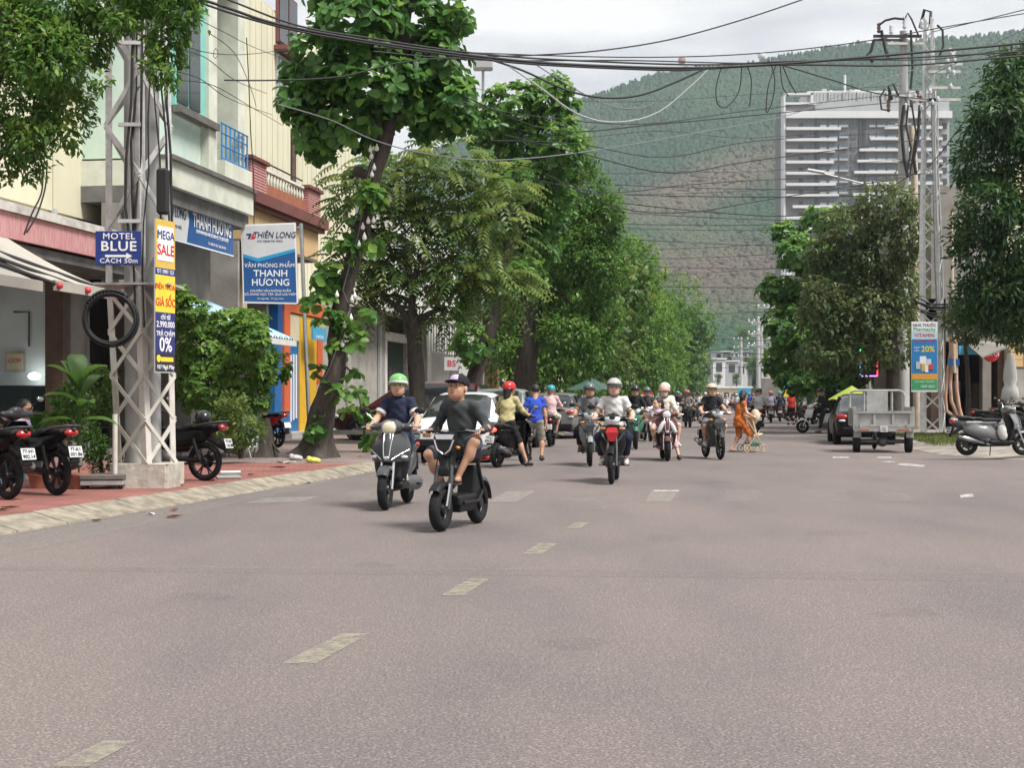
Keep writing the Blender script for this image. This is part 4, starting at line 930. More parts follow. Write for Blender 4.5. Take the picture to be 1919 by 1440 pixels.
for i, (x, y) in enumerate(((-0.02, -0.36), (0.02, -0.38), (0.1, -0.42), (0.2, -0.3), (0.32, -0.15), (0.36, -0.12), (-0.1, -0.38))):
    pts = [(x + random.uniform(-0.05, 0.05) + 0.05 * math.sin(z * 1.1 + i), y - 0.02 + random.uniform(-0.02, 0.02), z) for z in np.arange(random.uniform(2.0, 3.6), 8.5, 0.7)]
    MB().tube(pts, random.choice([0.012, 0.016, 0.02]), 6).build('riser_cable', 'cable_black', ta)
for z in (3.6, 4.9, 6.0): MB().box((-0.12, -0.42, z), (0.3, 0.05, 0.05)).build('clamp', 'galvanised', ta)
MB().box((0.33, -0.42, 4.0), (0.16, 0.14, 0.62), 0, 0.03).build('cable_joint', 'cable_black', ta)
# motel sign
ms = thing('motel_sign', P(221, 465, 19.72), rad(2), 'blue motel sign with white arrow on the lattice pole', 'sign')
MB().box((0, 0.012, 0), (0.60, 0.02, 0.455), 0, 0.005).build('sign_board', 'motel_blue', ms)
MB().box((0, 0.06, 0.1), (0.5, 0.08, 0.03)).build('bracket', 'galvanised', ms)
lettering('MOTEL', 0.115, 'letter_white', ms, (0.01, -0.002, 0.155), bold=0.022, sx=1.1, space=1.1); lettering('BLUE', 0.18, 'letter_white', ms, (0.005, -0.002, 0.02), bold=0.035, sx=1.12, space=1.08)
lettering('CÁCH 50m', 0.088, 'letter_white', ms, (0.01, -0.002, -0.172), bold=0.018, sx=1.12, space=1.08)
MB().prism([(-0.17, -0.09), (0.11, -0.09), (0.11, -0.062), (0.19, -0.077 - 0.028), (0.11, -0.148), (0.11, -0.12), (-0.17, -0.12)], -0.003, 0.001, 'XZ').build('arrow', 'letter_white', ms)
# tall banner
tb = thing('vertical_banner', P(291, 560, 19.6), rad(72), 'tall yellow and navy phone sale banner on the lattice pole', 'banner')
bw = 0.50; zt_, zb2 = 0.5 + 0.57, -0.98
MB().box((bw / 2, 0.012, (zt_ + zb2) / 2), (bw, 0.015, zt_ - zb2)).build('banner_sheet', 'banner_back', tb)
for a, c, mt in ((zt_, 0.42, 'banner_ochre'), (0.418, 0.33, 'motel_blue'), (0.328, -0.17, 'banner_yellow'), (-0.172, -0.72, 'banner_navy'), (-0.722, -0.96, 'banner_black')):
    MB().box((bw / 2, 0.001, (a + c) / 2), (bw - 0.01, 0.005, abs(a - c))).build('colour_field', mt, tb)
MB().box((bw / 2, -0.004, 0.75), (bw * 0.8, 0.004, 0.46), 0).build('white_patch', 'letter_white', tb)
lettering('MEGA', 0.16, 'motel_blue', tb, (bw / 2, -0.008, 0.86), bold=0.015); lettering('SALE', 0.2, 'letter_red', tb, (bw / 2, -0.008, 0.66), bold=0.02)
lettering('ĐT: 0901 123', 0.075, 'letter_white', tb, (bw / 2, -0.004, 0.374)); lettering('ĐIỆN THOẠI', 0.09, 'letter_red', tb, (bw / 2, -0.004, 0.17), bold=0.015); lettering('GIÁ SỐC', 0.15, 'letter_red', tb, (bw / 2, -0.004, -0.04), bold=0.015, sx=0.85)
lettering('chỉ từ', 0.10, 'letter_white', tb, (bw / 2, -0.004, -0.235), bold=0.01); lettering('2.990.000', 0.115, 'letter_white', tb, (bw / 2, -0.004, -0.335), bold=0.015); lettering('TRẢ CHẬM', 0.092, 'letter_white', tb, (bw / 2, -0.004, -0.46), bold=0.012)
lettering('0%', 0.27, 'letter_white', tb, (bw / 2, -0.004, -0.61), bold=0.02); lettering('107 Ngô Mây', 0.08, 'letter_white', tb, (bw / 2, -0.004, -0.905), bold=0.008)
MB().box((bw * 0.58, -0.004, -0.80), (bw * 0.62, 0.004, 0.06)).build('yellow_bar', 'banner_yellow', tb); MB().lathe([(0.05, -0.005), (0.05, -0.001)], (0.08, 0, -0.79), 'Y', 16).build('round_logo', 'banner_yellow', tb)
MB().box((bw * 0.5, 0.06, 0.9), (0.3, 0.1, 0.03)).build('bracket', 'galvanised', tb)
# coil of spare cable
cl = thing('cable_coil', P(207, 598, 19.6), 0, 'large coil of black spare cable tied to the lattice pole', 'cable coil')
m = MB()
for i in range(9): m.torus((random.uniform(-0.015, 0.015), random.uniform(-0.05, 0.05), random.uniform(-0.015, 0.015)), 0.35 + random.uniform(-0.035, 0.02), 0.014, 'Y', 40, 6)
m.build('loops', 'cable_black', cl); MB().torus((0, 0, 0), 0.325, 0.009, 'Y', 40, 6).build('pale_loop', 'cable_white', cl)
w_ = MB()
for k_ in range(12): a = rad(60 + k_ * 8); w_.torus((math.cos(a) * 0.35, 0, math.sin(a) * 0.35), 0.03, 0.03, 'Y', 8, 6)
w_.build('wrapping', 'cable_black', cl)
# post sign of the stationery shop
YP = 37.2; kp = YP / F
ps = thing('post_sign', P(573, 745, YP), 0, 'tall white and blue stationery sign box on a leaning steel post', 'sign'); ps.location.z = 0.12
def pz(py): return HC + (745 - py) * kp - 0.12
def pxl(px): return (px - 573) * kp
MB().tube([(pxl(580), 0.1, 0), (pxl(570), 0.1, pz(600)), (pxl(563), 0.1, pz(418))], 0.05, 10).build('post', 'steel', ps)
for py in (425, 568): MB().bar((pxl(556), 0.1, pz(py)), (pxl(567), 0.1, pz(py)), 0.05, 0.05).build('bracket', 'steel', ps)
hd = MB().prism([(pxl(451), pz(421)), (pxl(553), pz(417)), (pxl(558), pz(570)), (pxl(456), pz(568))], 0.0, 0.16, 'XZ').build('sign_box', 'letter_white', ps)
MB().prism([(pxl(453), pz(424)), (pxl(551), pz(420)), (pxl(553), pz(470)), (pxl(483), pz(484)), (pxl(455), pz(476))], -0.006, -0.001, 'XZ').build('grey_field', 'sign_grey', ps)
MB().prism([(pxl(456), pz(476)), (pxl(483), pz(484)), (pxl(553), pz(466)), (pxl(553), pz(472)), (pxl(483), pz(491)), (pxl(456), pz(482))], -0.010, -0.0065, 'XZ').build('cyan_stripe', 'sign_cyan', ps)
MB().prism([(pxl(456), pz(482)), (pxl(483), pz(491)), (pxl(553), pz(471.5)), (pxl(556), pz(567)), (pxl(458), pz(565))], -0.006, -0.001, 'XZ').build('blue_field', 'sign_blue', ps)
lettering('THIÊN LONG', 0.215, 'letter_navy', ps, (pxl(514), -0.012, pz(441)), bold=0.02, shear=0.2, sx=0.84); lettering('SỨC MẠNH TRI THỨC', 0.065, 'letter_navy', ps, (pxl(506), -0.012, pz(452)))
MB().prism([(pxl(462), pz(438)), (pxl(472), pz(438)), (pxl(468), pz(448)), (pxl(464), pz(448)), (pxl(467), pz(441)), (pxl(462), pz(441))], -0.012, -0.007, 'XZ').build('logo', 'letter_navy', ps); MB().prism([(pxl(474), pz(438)), (pxl(478), pz(438)), (pxl(475), pz(444)), (pxl(480), pz(444)), (pxl(477), pz(448)), (pxl(469), pz(448))], -0.012, -0.007, 'XZ').build('logo', 'letter_red', ps)
lettering('VĂN PHÒNG PHẨM', 0.145, 'letter_white', ps, (pxl(505), -0.012, pz(498)), bold=0.015, sx=0.98); lettering('THANH', 0.235, 'letter_white', ps, (pxl(507), -0.012, pz(513)), bold=0.025, sx=1.05); lettering('HƯO’NG', 0.235, 'letter_white', ps, (pxl(507), -0.012, pz(530)), bold=0.025, sx=1.02)
lettering('CHUYÊN VĂN PHÒNG PHẨM', 0.078, 'letter_white', ps, (pxl(507), -0.012, pz(545.5)), bold=0.01); lettering('ĐỒ DÙNG HỌC TẬP, QUÀ LƯU NIỆM', 0.078, 'letter_white', ps, (pxl(507), -0.012, pz(552)), bold=0.01); lettering('123 Ngô Mây - TP. Quy Nhơn', 0.055, 'letter_white', ps, (pxl(507), -0.012, pz(560)))
# small board with two red letters
bs = thing('letter_board', P(846, 682, 43.5), 0, 'small white board with red letters BS beside the tree trunk', 'sign')
MB().box((0, 0.015, 0), (0.42, 0.03, 0.4)).build('sign_board', 'sign_grey', bs); lettering('BS', 0.26, 'letter_red', bs, (0, -0.003, 0), bold=0.015); MB().bar((0, 0.05, -2.2), (0, 0.05, 0.2), 0.04, 0.04).build('post', 'steel', bs)

# ---------- lattice pole on the other side of the junction
YB = 51.0; kb = YB / F
tbp = thing('lattice_pole', P(1747, 745, YB), 0, 'tall grey lattice power pole beside the pharmacy banner', 'power pole'); tbp.location.z = 0.12
def bz(py): return HC + (745 - py) * kb - 0.12
def bx(px): return (px - 1747) * kb
lattice(tbp, (bx(1748), 0), (bx(1744), 0), 0.52, 0.46, rad(20), 0.0, bz(440), 0.72, 'pale_galv', 0.10, 0.06)
lattice(tbp, (bx(1744), 0), (bx(1741), 0), 0.46, 0.30, rad(20), bz(440), bz(205), 0.6, 'pale_galv', 0.09, 0.055)
lattice(tbp, (bx(1741), 0), (bx(1740), 0), 0.27, 0.22, rad(20), bz(205), bz(34), 0.42, 'pale_galv', 0.07, 0.05)
for py, w_ in ((124, 44), (138, 40), (168, 40), (190, 40), (190, -30)): MB().box((bx(1745 + w_ / 2), -0.3, bz(py)), (abs(w_) * kb + 0.35, 0.09, 0.09)).build('crossarm', 'galvanised', tbp)
for i, (px, py) in enumerate(((1722, 47), (1722, 54), (1775, 100), (1779, 108), (1783, 117), (1779, 125), (1773, 135), (1781, 141), (1770, 119), (1776, 166), (1752, 190), (1738, 176), (1742, 196), (1722, 206))):
    MB().lathe([(0.03, -0.09), (0.07, -0.06), (0.05, -0.02), (0.08, 0.02), (0.05, 0.05), (0.06, 0.08), (0.02, 0.11)], (bx(px), -0.35, bz(py)), n=8).build('insulator', 'insulator', tbp)
MB().bar((bx(1786), -0.3, bz(95)), (bx(1770), -0.3, bz(150)), 0.07, 0.07).build('strut', 'galvanised', tbp)
for i in range(3): MB().tube([(bx(1740 + i * 6), -0.35, bz(200)), (bx(1742 + i * 5), -0.42, bz(330)), (bx(1746 + i * 7), -0.4, bz(500)), (bx(1752 + i * 5), -0.4, bz(640))], 0.022, 6).build('riser_cable', 'cable_white' if i else 'cable_grey', tbp)
m = MB()
for i in range(16):
    y0 = random.uniform(565, 592); m.tube([(bx(1712 + random.uniform(-4, 6)), -0.55, bz(y0 - 6)), (bx(1735), -0.62, bz(y0 + 4)), (bx(1762), -0.6, bz(y0 + 5)), (bx(1790 + random.uniform(-10, 30)), -0.5, bz(y0 - 2))], 0.018, 5)
for px, r_ in ((1718, 0.28), (1795, 0.22), (1806, 0.25), (1830, 0.26)): m.torus((bx(px), -0.55, bz(572)), r_, 0.012, 'Y', 24, 5)
m.build('cable_bundle', 'cable_black', tbp)
cd = [((1771, 615), (1772, 660), (1766, 700), (1762, 745), (1764, 770), (1795, 795)), ((1775, 615), (1774, 680), (1770, 720), (1772, 752), (1787, 785)), ((1779, 615), (1780, 680), (1781, 730), (1786, 765), (1793, 790)), ((1770, 400), (1771, 500), (1773, 600), (1776, 700))]
for i, c in enumerate(cd):
    MB().tube([(bx(x), -0.62 - 0.05 * i, bz(y)) for x, y in c], 0.06 if i < 3 else 0.07, 8).build('conduit', 'conduit_orange' if i < 3 else 'wood_post', tbp)
for py in (622, 680): MB().box((bx(1774), -0.8, bz(py)), (0.4, 0.05, 0.22)).build('plate', 'sign_blue', tbp)
# twin concrete pole with crossarms and insulators
cp = thing('concrete_pole', P(1693, 745, YB + 6.0), 0, 'concrete power pole with crossarms and insulators beside the lattice pole', 'power pole'); cp.location.z = 0.12; kc = (YB + 6.0) / F
def cz(py): return HC + (745 - py) * kc - 0.12
def cx(px): return (px - 1693) * kc
MB().tube([(0, 0, 0), (0, 0, cz(300)), (0, 0, cz(58))], [0.24, 0.2, 0.14], 12).build('pole', 'pole_concrete', cp)
MB().tube([(cx(1722), 0.2, 0), (cx(1716), 0.2, cz(300)), (cx(1710), 0.2, cz(230))], [0.16, 0.13, 0.12], 10).build('prop', 'wood_post', cp)
for px0, px1, py, th in ((1634, 1724, 70, 0.1), (1634, 1690, 77, 0.07), (1660, 1726, 84, 0.09), (1670, 1720, 302, 0.08), (1675, 1715, 235, 0.08), (1668, 1712, 182, 0.1)): MB().box((cx((px0 + px1) / 2), -0.22, cz(py)), ((px1 - px0) * kc, 0.1, th)).build('crossarm', 'dark_metal' if py < 80 else 'galvanised', cp)
for px, py, h_ in ((1644, 55, 0.4), (1692, 45, 0.5), (1667, 58, 0.35), (1664, 180, 0.5), (1700, 180, 0.4), (1712, 186, 0.4), (1722, 188, 0.3), (1662, 200, 0.5), (1705, 196, 0.3), (1694, 203, 0.3), (1716, 178, 0.3)):
    MB().lathe([(0.03, -h_ / 2), (0.09, -h_ * 0.35), (0.05, -h_ * 0.2), (0.09, 0), (0.05, h_ * 0.15), (0.09, h_ * 0.3), (0.03, h_ / 2)], (cx(px), -0.25, cz(py)), n=8).build('insulator', random.choice(['insulator', 'brown_insulator']), cp)
for c in (((1644, 50), (1655, 42), (1672, 38), (1690, 40)), ((1692, 38), (1697, 28), (1704, 40), (1712, 60), (1718, 75)), ((1720, 55), (1728, 22), (1740, 26), (1738, 50)), ((1752, 50), (1762, 60), (1763, 90), (1755, 110)), ((1648, 60), (1655, 95), (1660, 110), (1655, 115)), ((1634, 78), (1628, 100), (1620, 108), (1632, 120)),
          ((1655, 170), (1645, 185), (1648, 208), (1660, 210)), ((1690, 200), (1685, 240), (1690, 300), (1697, 335)), ((1705, 200), (1712, 250), (1706, 300), (1700, 330)), ((1698, 200), (1694, 240), (1703, 280), (1696, 325)), ((1720, 200), (1716, 260), (1708, 300), (1712, 330)), ((1703, 60), (1706, 130), (1702, 170)), ((1680, 182), (1670, 160), (1660, 165), (1668, 190))):
    MB().tube([(cx(x), -0.3 - 0.02 * i, cz(y)) for i, (x, y) in enumerate(c)], random.choice([0.035, 0.045, 0.06]), 6).build('jumper_cable', 'cable_black', cp)
MB().box((cx(1673), -0.3, cz(652)), (0.16, 0.16, 0.62), 0, 0.02).build('switch_box', 'tower_pale', cp)
# pharmacy banner
ph = thing('pharmacy_banner', P(1732.5, 669, 49.3), 0, 'blue and green pharmacy vitamin banner hung on the lattice pole', 'banner'); kk = 49.3 / F
M('ph_blue', (0.02, 0.20, 0.50), 0.5, 0.05); M('ph_green', (0.05, 0.36, 0.14), 0.5, 0.05); M('ph_pale', (0.45, 0.66, 0.75), 0.5, 0.05); M('ph_orange', (0.75, 0.33, 0.04), 0.5, 0.05)
bw2, bh2 = 49 * kk, 132 * kk
MB().box((0, 0.012, 0), (bw2, 0.015, bh2)).build('banner_sheet', 'letter_white', ph)
for a, c, mt in ((65, 48, 'letter_white'), (48, 33, 'ph_pale'), (33, -32, 'ph_blue'), (-32, -42, 'ph_orange'), (-42, -62, 'ph_green')): MB().box((0, 0.001, (a + c) / 2 * kk), (bw2 - 0.02, 0.005, (a - c) * kk)).build('colour_field', mt, ph)
lettering('NHÀ THUỐC', 0.13, 'motel_blue', ph, (0, -0.004, 59 * kk), bold=0.015); lettering('Pharmacity', 0.17, 'ph_green', ph, (0, -0.004, 51.5 * kk), bold=0.015)
lettering('VITAMIN', 0.17, 'letter_red', ph, (0, -0.004, 40 * kk), bold=0.025); lettering('CHO MẸ VÀ BÉ', 0.11, 'letter_red', ph, (0, -0.004, 30 * kk), bold=0.02)
lettering('GIẢM', 0.08, 'letter_white', ph, (-15 * kk, -0.004, 17 * kk), bold=0.01); lettering('ĐẾN', 0.08, 'letter_white', ph, (-15 * kk, -0.004, 11 * kk), bold=0.01); lettering('20%', 0.27, 'letter_yellow', ph, (6 * kk, -0.004, 14 * kk), bold=0.03)
for x, z, w_, h_, mt in ((-3, -6, 12, 14, 'letter_white'), (8, -10, 9, 12, 'sign_grey'), (-12, -16, 8, 14, 'banner_back'), (-1, -20, 9, 14, 'banner_ochre'), (12, -19, 9, 10, 'red_cap'), (4, -21, 6, 16, 'letter_white')): MB().box((x * kk, -0.006 - 0.001 * abs(x), z * kk), (w_ * kk, 0.004, h_ * kk)).build('printed_box', mt, ph)
lettering('TẠI NHÀ THUỐC', 0.085, 'letter_white', ph, (0, -0.006, -47 * kk)); lettering('1800 6821', 0.12, 'letter_white', ph, (6 * kk, -0.006, -56 * kk), bold=0.015)
MB().box((0.1, 0.5, 0.6), (0.05, 0.95, 0.05)).build('bracket', 'galvanised', ph)
# street lamp with long arm
sl = thing('street_lamp', P(1628, 745, 70), 0, 'street lamp with a long thin arm before the tower block', 'street lamp'); sl.location.z = 0.12; k7 = 70 / F
MB().tube([(0, 0, 0), (0, 0, 8), (0, 0, (745 - 346) * k7 + 1.2)], [0.11, 0.08, 0.06], 10).build('post', 'galvanised', sl); MB().tube([(0, 0, (745 - 346) * k7 + 1.2), (-85 * k7, -0.1, (745 - 325) * k7 + 1.2)], 0.045, 8).build('arm', 'galvanised', sl)
MB().box((-100 * k7, -0.1, (745 - 320.5) * k7 + 1.2), (0.85, 0.26, 0.12), 0, 0.04, (0, rad(10), 0)).build('lamp_head', 'pale_galv', sl)
for i, (px, py, Y) in enumerate(((1440, 570, 230), (1421, 598, 245), (1427, 602, 250), (1389, 632, 330))):
    o = thing('concrete_pole', P(px, 745, Y), 0, ['tall slim concrete pole far up the street, nearest of the far poles', 'far concrete pole, left one of a close pair', 'far concrete pole, right one of a close pair', 'smallest far pole before the white hillside houses'][i], 'power pole', 'far street poles'); o.location.z = 0; k_ = Y / F; h_ = HC + (745 - py) * k_
    MB().tube([(0, 0, 0), (0, 0, h_)], [0.42, 0.28], 10).build('pole', 'pole_concrete', o)
    for q in range(3):
        MB().box((0, -0.3, h_ - 0.6 - q * 1.9), (3.6, 0.12, 0.12)).build('crossarm', 'galvanised', o)
        for x in (-1.6, -0.7, 1.4): MB().ell((x, -0.3, h_ - 0.3 - q * 1.9), (0.17, 0.17, 0.25), 8, 5).build('insulator', 'insulator', o)

# ---------- overhead cables: each hangs in the upright plane between its two supports
NW = [0]
def cable(A_, B_, pts, r_, mat, label, n_=6):
    A_, B_ = Vector(A_), Vector(B_); d = (B_ - A_); out = []
    for px, py in pts:
        k_ = (px - 959.5) / F           # X = k*Y on the line A + f*d
        f_ = (k_ * A_.y - A_.x) / (d.x - k_ * d.y); Y = A_.y + f_ * d.y; X = A_.x + f_ * d.x
        out.append(Vector((X, Y, HC + (745 - py) / F * Y)))
    # smooth through the points
    sm = []
    for i in range(len(out) - 1):
        p0, p1, p2, p3 = out[max(0, i - 1)], out[i], out[i + 1], out[min(len(out) - 1, i + 2)]
        for j in range(5):
            t_ = j / 5; sm.append(0.5 * ((2 * p1) + (p2 - p0) * t_ + (2 * p0 - 5 * p1 + 4 * p2 - p3) * t_ ** 2 + (3 * p1 - p0 - 3 * p2 + p3) * t_ ** 3))
    sm.append(out[-1]); NW[0] += 1
    return tag(MB().tube(sm, r_, n_).build('overhead_cable', mat), label, 'cable', 'overhead cables')
A2 = (TA.x, TA.y); C2 = tuple(R(29, 9.5))[:2]; B2 = (bx(1747) + tbp.location.x, YB)
cable(A2, C2, [(200, -70), (300, -28), (420, 12), (520, 45), (680, 75), (830, 97), (1000, 116), (1150, 124), (1300, 127), (1470, 119), (1700, 100), (1919, 80), (2200, 45)], 0.021, 'cable_black', 'thickest black cable bundle sagging right across the top of the street')
cable(A2, C2, [(200, -90), (420, -4), (560, 48), (700, 72), (830, 92), (1000, 109), (1300, 121), (1470, 115), (1700, 108), (1919, 96), (2200, 80)], 0.014, 'cable_black', 'thin black cable running just above the thickest bundle')
cable(A2, C2, [(200, -60), (420, 20), (560, 58), (700, 82), (830, 101), (1000, 120), (1240, 131), (1320, 129), (1470, 121), (1700, 122), (1919, 104), (2200, 85)], 0.016, 'cable_black', 'black cable running just below the thickest bundle')
cable(A2, C2, [(900, 105), (980, 132), (1060, 168), (1130, 183), (1200, 178), (1270, 152), (1330, 124)], 0.016, 'cable_black', 'dark slack cable looping under the main bundle')
cable(A2, C2, [(940, 114), (1010, 162), (1080, 212), (1150, 229), (1230, 212), (1300, 156), (1330, 126)], 0.012, 'cable_white', 'pale slack cable hanging in the deepest loop under the bundle')
cable(A2, C2, [(1000, 118), (1080, 168), (1150, 200), (1210, 200), (1270, 165), (1312, 130)], 0.009, 'cable_grey', 'thin grey slack cable between the two deep loops')
cable(A2, B2, [(520, 195), (620, 225), (700, 262), (800, 288), (930, 300), (1100, 284), (1300, 250), (1480, 215), (1600, 168), (1720, 128)], 0.011, 'cable_grey', 'long grey cable crossing in front of the leafy crowns up to the lattice pole')
cable(A2, C2, [(420, 150), (520, 150), (640, 143), (760, 115), (900, 106), (1000, 103), (1120, 95), (1250, 75), (1380, 40), (1500, 0), (1580, -30)], 0.011, 'cable_black', 'thin cable rising out of the top of the sky')
cable(A2, C2, [(700, 88), (900, 99), (1180, 107), (1400, 101), (1600, 80), (1760, 52), (1919, 25), (2200, -20)], 0.009, 'cable_black', 'thin cable rising to the top right across the ridge')
cable(A2, C2, [(700, 96), (900, 112), (1180, 113), (1400, 118), (1600, 112), (1760, 110), (1919, 88), (2200, 60)], 0.010, 'cable_black', 'thin black cable tangled with the main bundle over the tower block')
cable(A2, B2, [(1440, 114), (1560, 150), (1640, 174), (1745, 187)], 0.02, 'cable_black', 'dark cable dropping from the bundle to the lattice pole')
cable(B2, C2, [(1745, 140), (1830, 100), (1919, 55), (2200, -60)], 0.012, 'cable_grey', 'pale cable leaving the lattice pole towards the dark tree')
cable(B2, C2, [(1745, 120), (1830, 112), (1919, 92), (2200, 40)], 0.02, 'cable_black', 'thick cable leaving the lattice pole above the dark tree')
cable(B2, C2, [(1745, 60), (1830, 40), (1919, 18), (2200, -50)], 0.014, 'cable_black', 'uppermost cable leaving the lattice pole top')
cable(R(52, -8.5)[:2], B2, [(1120, 375), (1300, 395), (1480, 405), (1600, 385), (1722, 320)], 0.016, 'cable_black', 'cable rising to the lattice pole past the tree top')
cable(B2, C2, [(1725, 325), (1760, 290), (1790, 250), (1810, 225)], 0.018, 'cable_black', 'short cable slanting from lattice pole into the dark tree')
for i, pts in enumerate((((1390, 120), (1385, 170), (1362, 200), (1345, 195), (1342, 165), (1352, 125)), ((1445, 120), (1452, 150), (1447, 190), (1436, 210), (1440, 160), (1455, 120)), ((1462, 120), (1466, 160), (1478, 180)), ((1465, 118), (1478, 150), (1492, 175)), ((1400, 122), (1408, 150), (1405, 200)))):
    cable(A2, C2, pts, 0.009, 'cable_black', ['loose black cable end looping down beside the ridge mast', 'loose doubled cable end hanging before the hill', 'short loose cable end over the tower block edge', 'loose cable end slanting over the tower block corner', 'straight loose cable end hanging before the hill'][i])
# spans across the street further on
spans = [(56, 333, 352, 0.014), (60, 356, 362, 0.016), (64, 364, 338, 0.012), (66, 385, 415, 0.016), (70, 414, 413, 0.02), (74, 422, 425, 0.014), (80, 440, 462, 0.016), (84, 470, 440, 0.012), (88, 486, 462, 0.016), (92, 494, 500, 0.016), (96, 520, 486, 0.014), (100, 532, 534, 0.03), (112, 556, 566, 0.018), (130, 590, 575, 0.02), (150, 625, 640, 0.03), (170, 660, 640, 0.03), (190, 655, 664, 0.03), (210, 676, 668, 0.035), (230, 690, 682, 0.035)]
lbl = ['topmost', 'second', 'third', 'fourth', 'fifth', 'sixth', 'seventh', 'eighth', 'ninth', 'tenth', 'eleventh', 'twelfth thick', 'thirteenth', 'fourteenth', 'fifteenth', 'sixteenth', 'seventeenth', 'eighteenth', 'lowest']
for i, (s, ya, yb, r_) in enumerate(spans):
    a, c = R(s, -9), R(s + random.uniform(-6, 12), 7.5); pa, pb = a.x / a.y * F + 959.5, c.x / c.y * F + 959.5
    cable(a[:2], c[:2], [(pa + (pb - pa) * f_, ya + (yb - ya) * f_ + 10 * 4 * f_ * (1 - f_) * (60 / s)) for f_ in (0, 0.25, 0.5, 0.75, 1)], r_, 'cable_black', lbl[i] + ' of the level cables spanning the street between the tree rows', 5)
for i in range(9):
    y0 = 150 + i * 24; x1 = 1735 if i % 2 else 1690
    cable(A2 if i % 3 else tuple(R(40, -9))[:2], B2, [(820 + i * 25, y0 + 20 * math.sin(i * 2.1)), (1000 + i * 20, y0 + 34 + 14 * math.sin(i)), (1200 + i * 12, y0 + 40 + 18 * math.sin(i * 1.7)), (1420, y0 + 26 + 10 * math.sin(i * 2.6)), (x1, y0 + 10 * math.cos(i * 1.9))], 0.007 + 0.003 * (i % 3), 'cable_black', lbl[i] + ' thin wire sagging before the hill towards the lattice pole')
# thin drops by the mint house
D2 = R(38, -12.4)
for i, pts in enumerate((((300, 90), (380, 105), (440, 150), (500, 175)), ((300, 130), (370, 145), (430, 185), (510, 215)), ((360, 30), (420, 60), (480, 90), (560, 120)), ((390, 60), (440, 100), (470, 165), (480, 200)), ((300, 60), (400, 100), (520, 95), (640, 75)), ((330, 150), (400, 160), (470, 200), (530, 235)))):
    cable(A2, D2[:2], pts, 0.008, 'cable_black', ['thin wire', 'lower thin wire', 'upper thin wire', 'steep thin wire', 'nearly level thin wire', 'lowest thin wire'][i] + ' strung from the lattice pole past the mint house')
for i, pts in enumerate((((80, 310), (78, 360), (60, 400), (45, 440)), ((88, 300), (85, 350), (70, 400), (50, 436)))):
    cable((-6.5, 18.5), (-5.2, 21.0), pts, 0.012, 'cable_black', ['first', 'second'][i] + ' dark cable drooping from the foliage down to the pink fascia')
cable(A2, D2[:2], [(462, 70), (466, 150), (470, 250), (475, 330), (476, 420)], 0.012, 'cable_black', 'dark cable falling straight down past the blue balcony railing')
cable(A2, D2[:2], [(404, 90), (401, 96), (400, 104), (403, 109), (408, 104), (408, 96), (404, 90)], 0.006, 'cable_black', 'tiny ring of wire hung before the ladder grille')
# ================================================================== trees and plants
MLEAF('leaf_almond', (0.028, 0.09, 0.022), (0.075, 0.19, 0.036), (0.19, 0.32, 0.06), 0.4, 0.35)
MLEAF('leaf_pinnate', (0.035, 0.075, 0.02), (0.075, 0.14, 0.035), (0.20, 0.26, 0.06), 0.4, 0.35)
MLEAF('leaf_dark', (0.016, 0.055, 0.02), (0.04, 0.10, 0.03), (0.10, 0.18, 0.045), 0.4, 0.25)
MLEAF('leaf_mid', (0.03, 0.09, 0.02), (0.085, 0.19, 0.034), (0.20, 0.30, 0.055), 0.45, 0.35)
MLEAF('leaf_olive', (0.045, 0.08, 0.032), (0.10, 0.145, 0.055), (0.20, 0.22, 0.085), 0.5, 0.3)
MLEAF('leaf_lime', (0.05, 0.13, 0.02), (0.11, 0.22, 0.035), (0.22, 0.34, 0.06), 0.45, 0.4)
MLEAF('leaf_burnt', (0.10, 0.08, 0.03), (0.16, 0.13, 0.05), (0.24, 0.12, 0.06), 0.6, 0.2)
MLEAF('grass_blade', (0.06, 0.09, 0.02), (0.10, 0.14, 0.03), (0.17, 0.19, 0.06), 0.6, 0.3)
M('bark', (0.055, 0.044, 0.036), 0.9, 0.4, 14, 0.9, stretch=(1, 1, 0.35), detail=6)
M('bark_light', (0.20, 0.17, 0.14), 0.9, 0.3, 10, 0.6, stretch=(1, 1, 0.3))
M('terracotta', (0.32, 0.13, 0.08), 0.8, 0.15)
def unit(a): return a / np.maximum(1e-9, np.linalg.norm(a, axis=-1, keepdims=True))
def leaf_arrays(Pn, D, U, S, Wd, kind='lan', fold=0.12):
    D = unit(D); side = unit(np.cross(D, U)); nrm = np.cross(side, D)
    if kind == 'lan': tp = [(0, 0, 0), (0.42, -0.5, fold), (1, 0, -0.08), (0.42, 0.5, fold)]; q = [(0, 1, 2, 3)]
    else: tp = [(0, 0, 0), (0.4, -0.36, fold * 0.8), (0.78, -0.5, fold * 0.7), (1, 0, -0.1), (0.78, 0.5, fold * 0.7), (0.4, 0.36, fold * 0.8)]; q = [(0, 1, 2, 3), (0, 3, 4, 5)]
    V = np.stack([Pn + D * (S * a)[:, None] + side * (S * Wd * w)[:, None] + nrm * (S * h)[:, None] for a, w, h in tp], 1)
    n, m = len(Pn), len(tp); Q = (np.array(q)[None] + (np.arange(n) * m)[:, None, None]).reshape(-1, 4)
    return V.reshape(-1, 3), Q, m
def sphere_dirs(r, n):
    v = r.normal(size=(n, 3)); return unit(v)
def blob_points(r, clumps, n, shell=0.55):
    c = np.array([k_[:3] for k_ in clumps], float); R3 = np.array([k_[3:6] for k_ in clumps], float)
    w = (R3.prod(1)) ** (2 / 3); i = r.choice(len(c), n, p=w / w.sum()); d = sphere_dirs(r, n)
    f_ = shell + (1 - shell) * r.uniform(0, 1, n) ** 0.6
    f_ = np.where(r.uniform(0, 1, n) < 0.12, f_ * 1.12, f_)
    return c[i] + d * R3[i] * f_[:, None], d
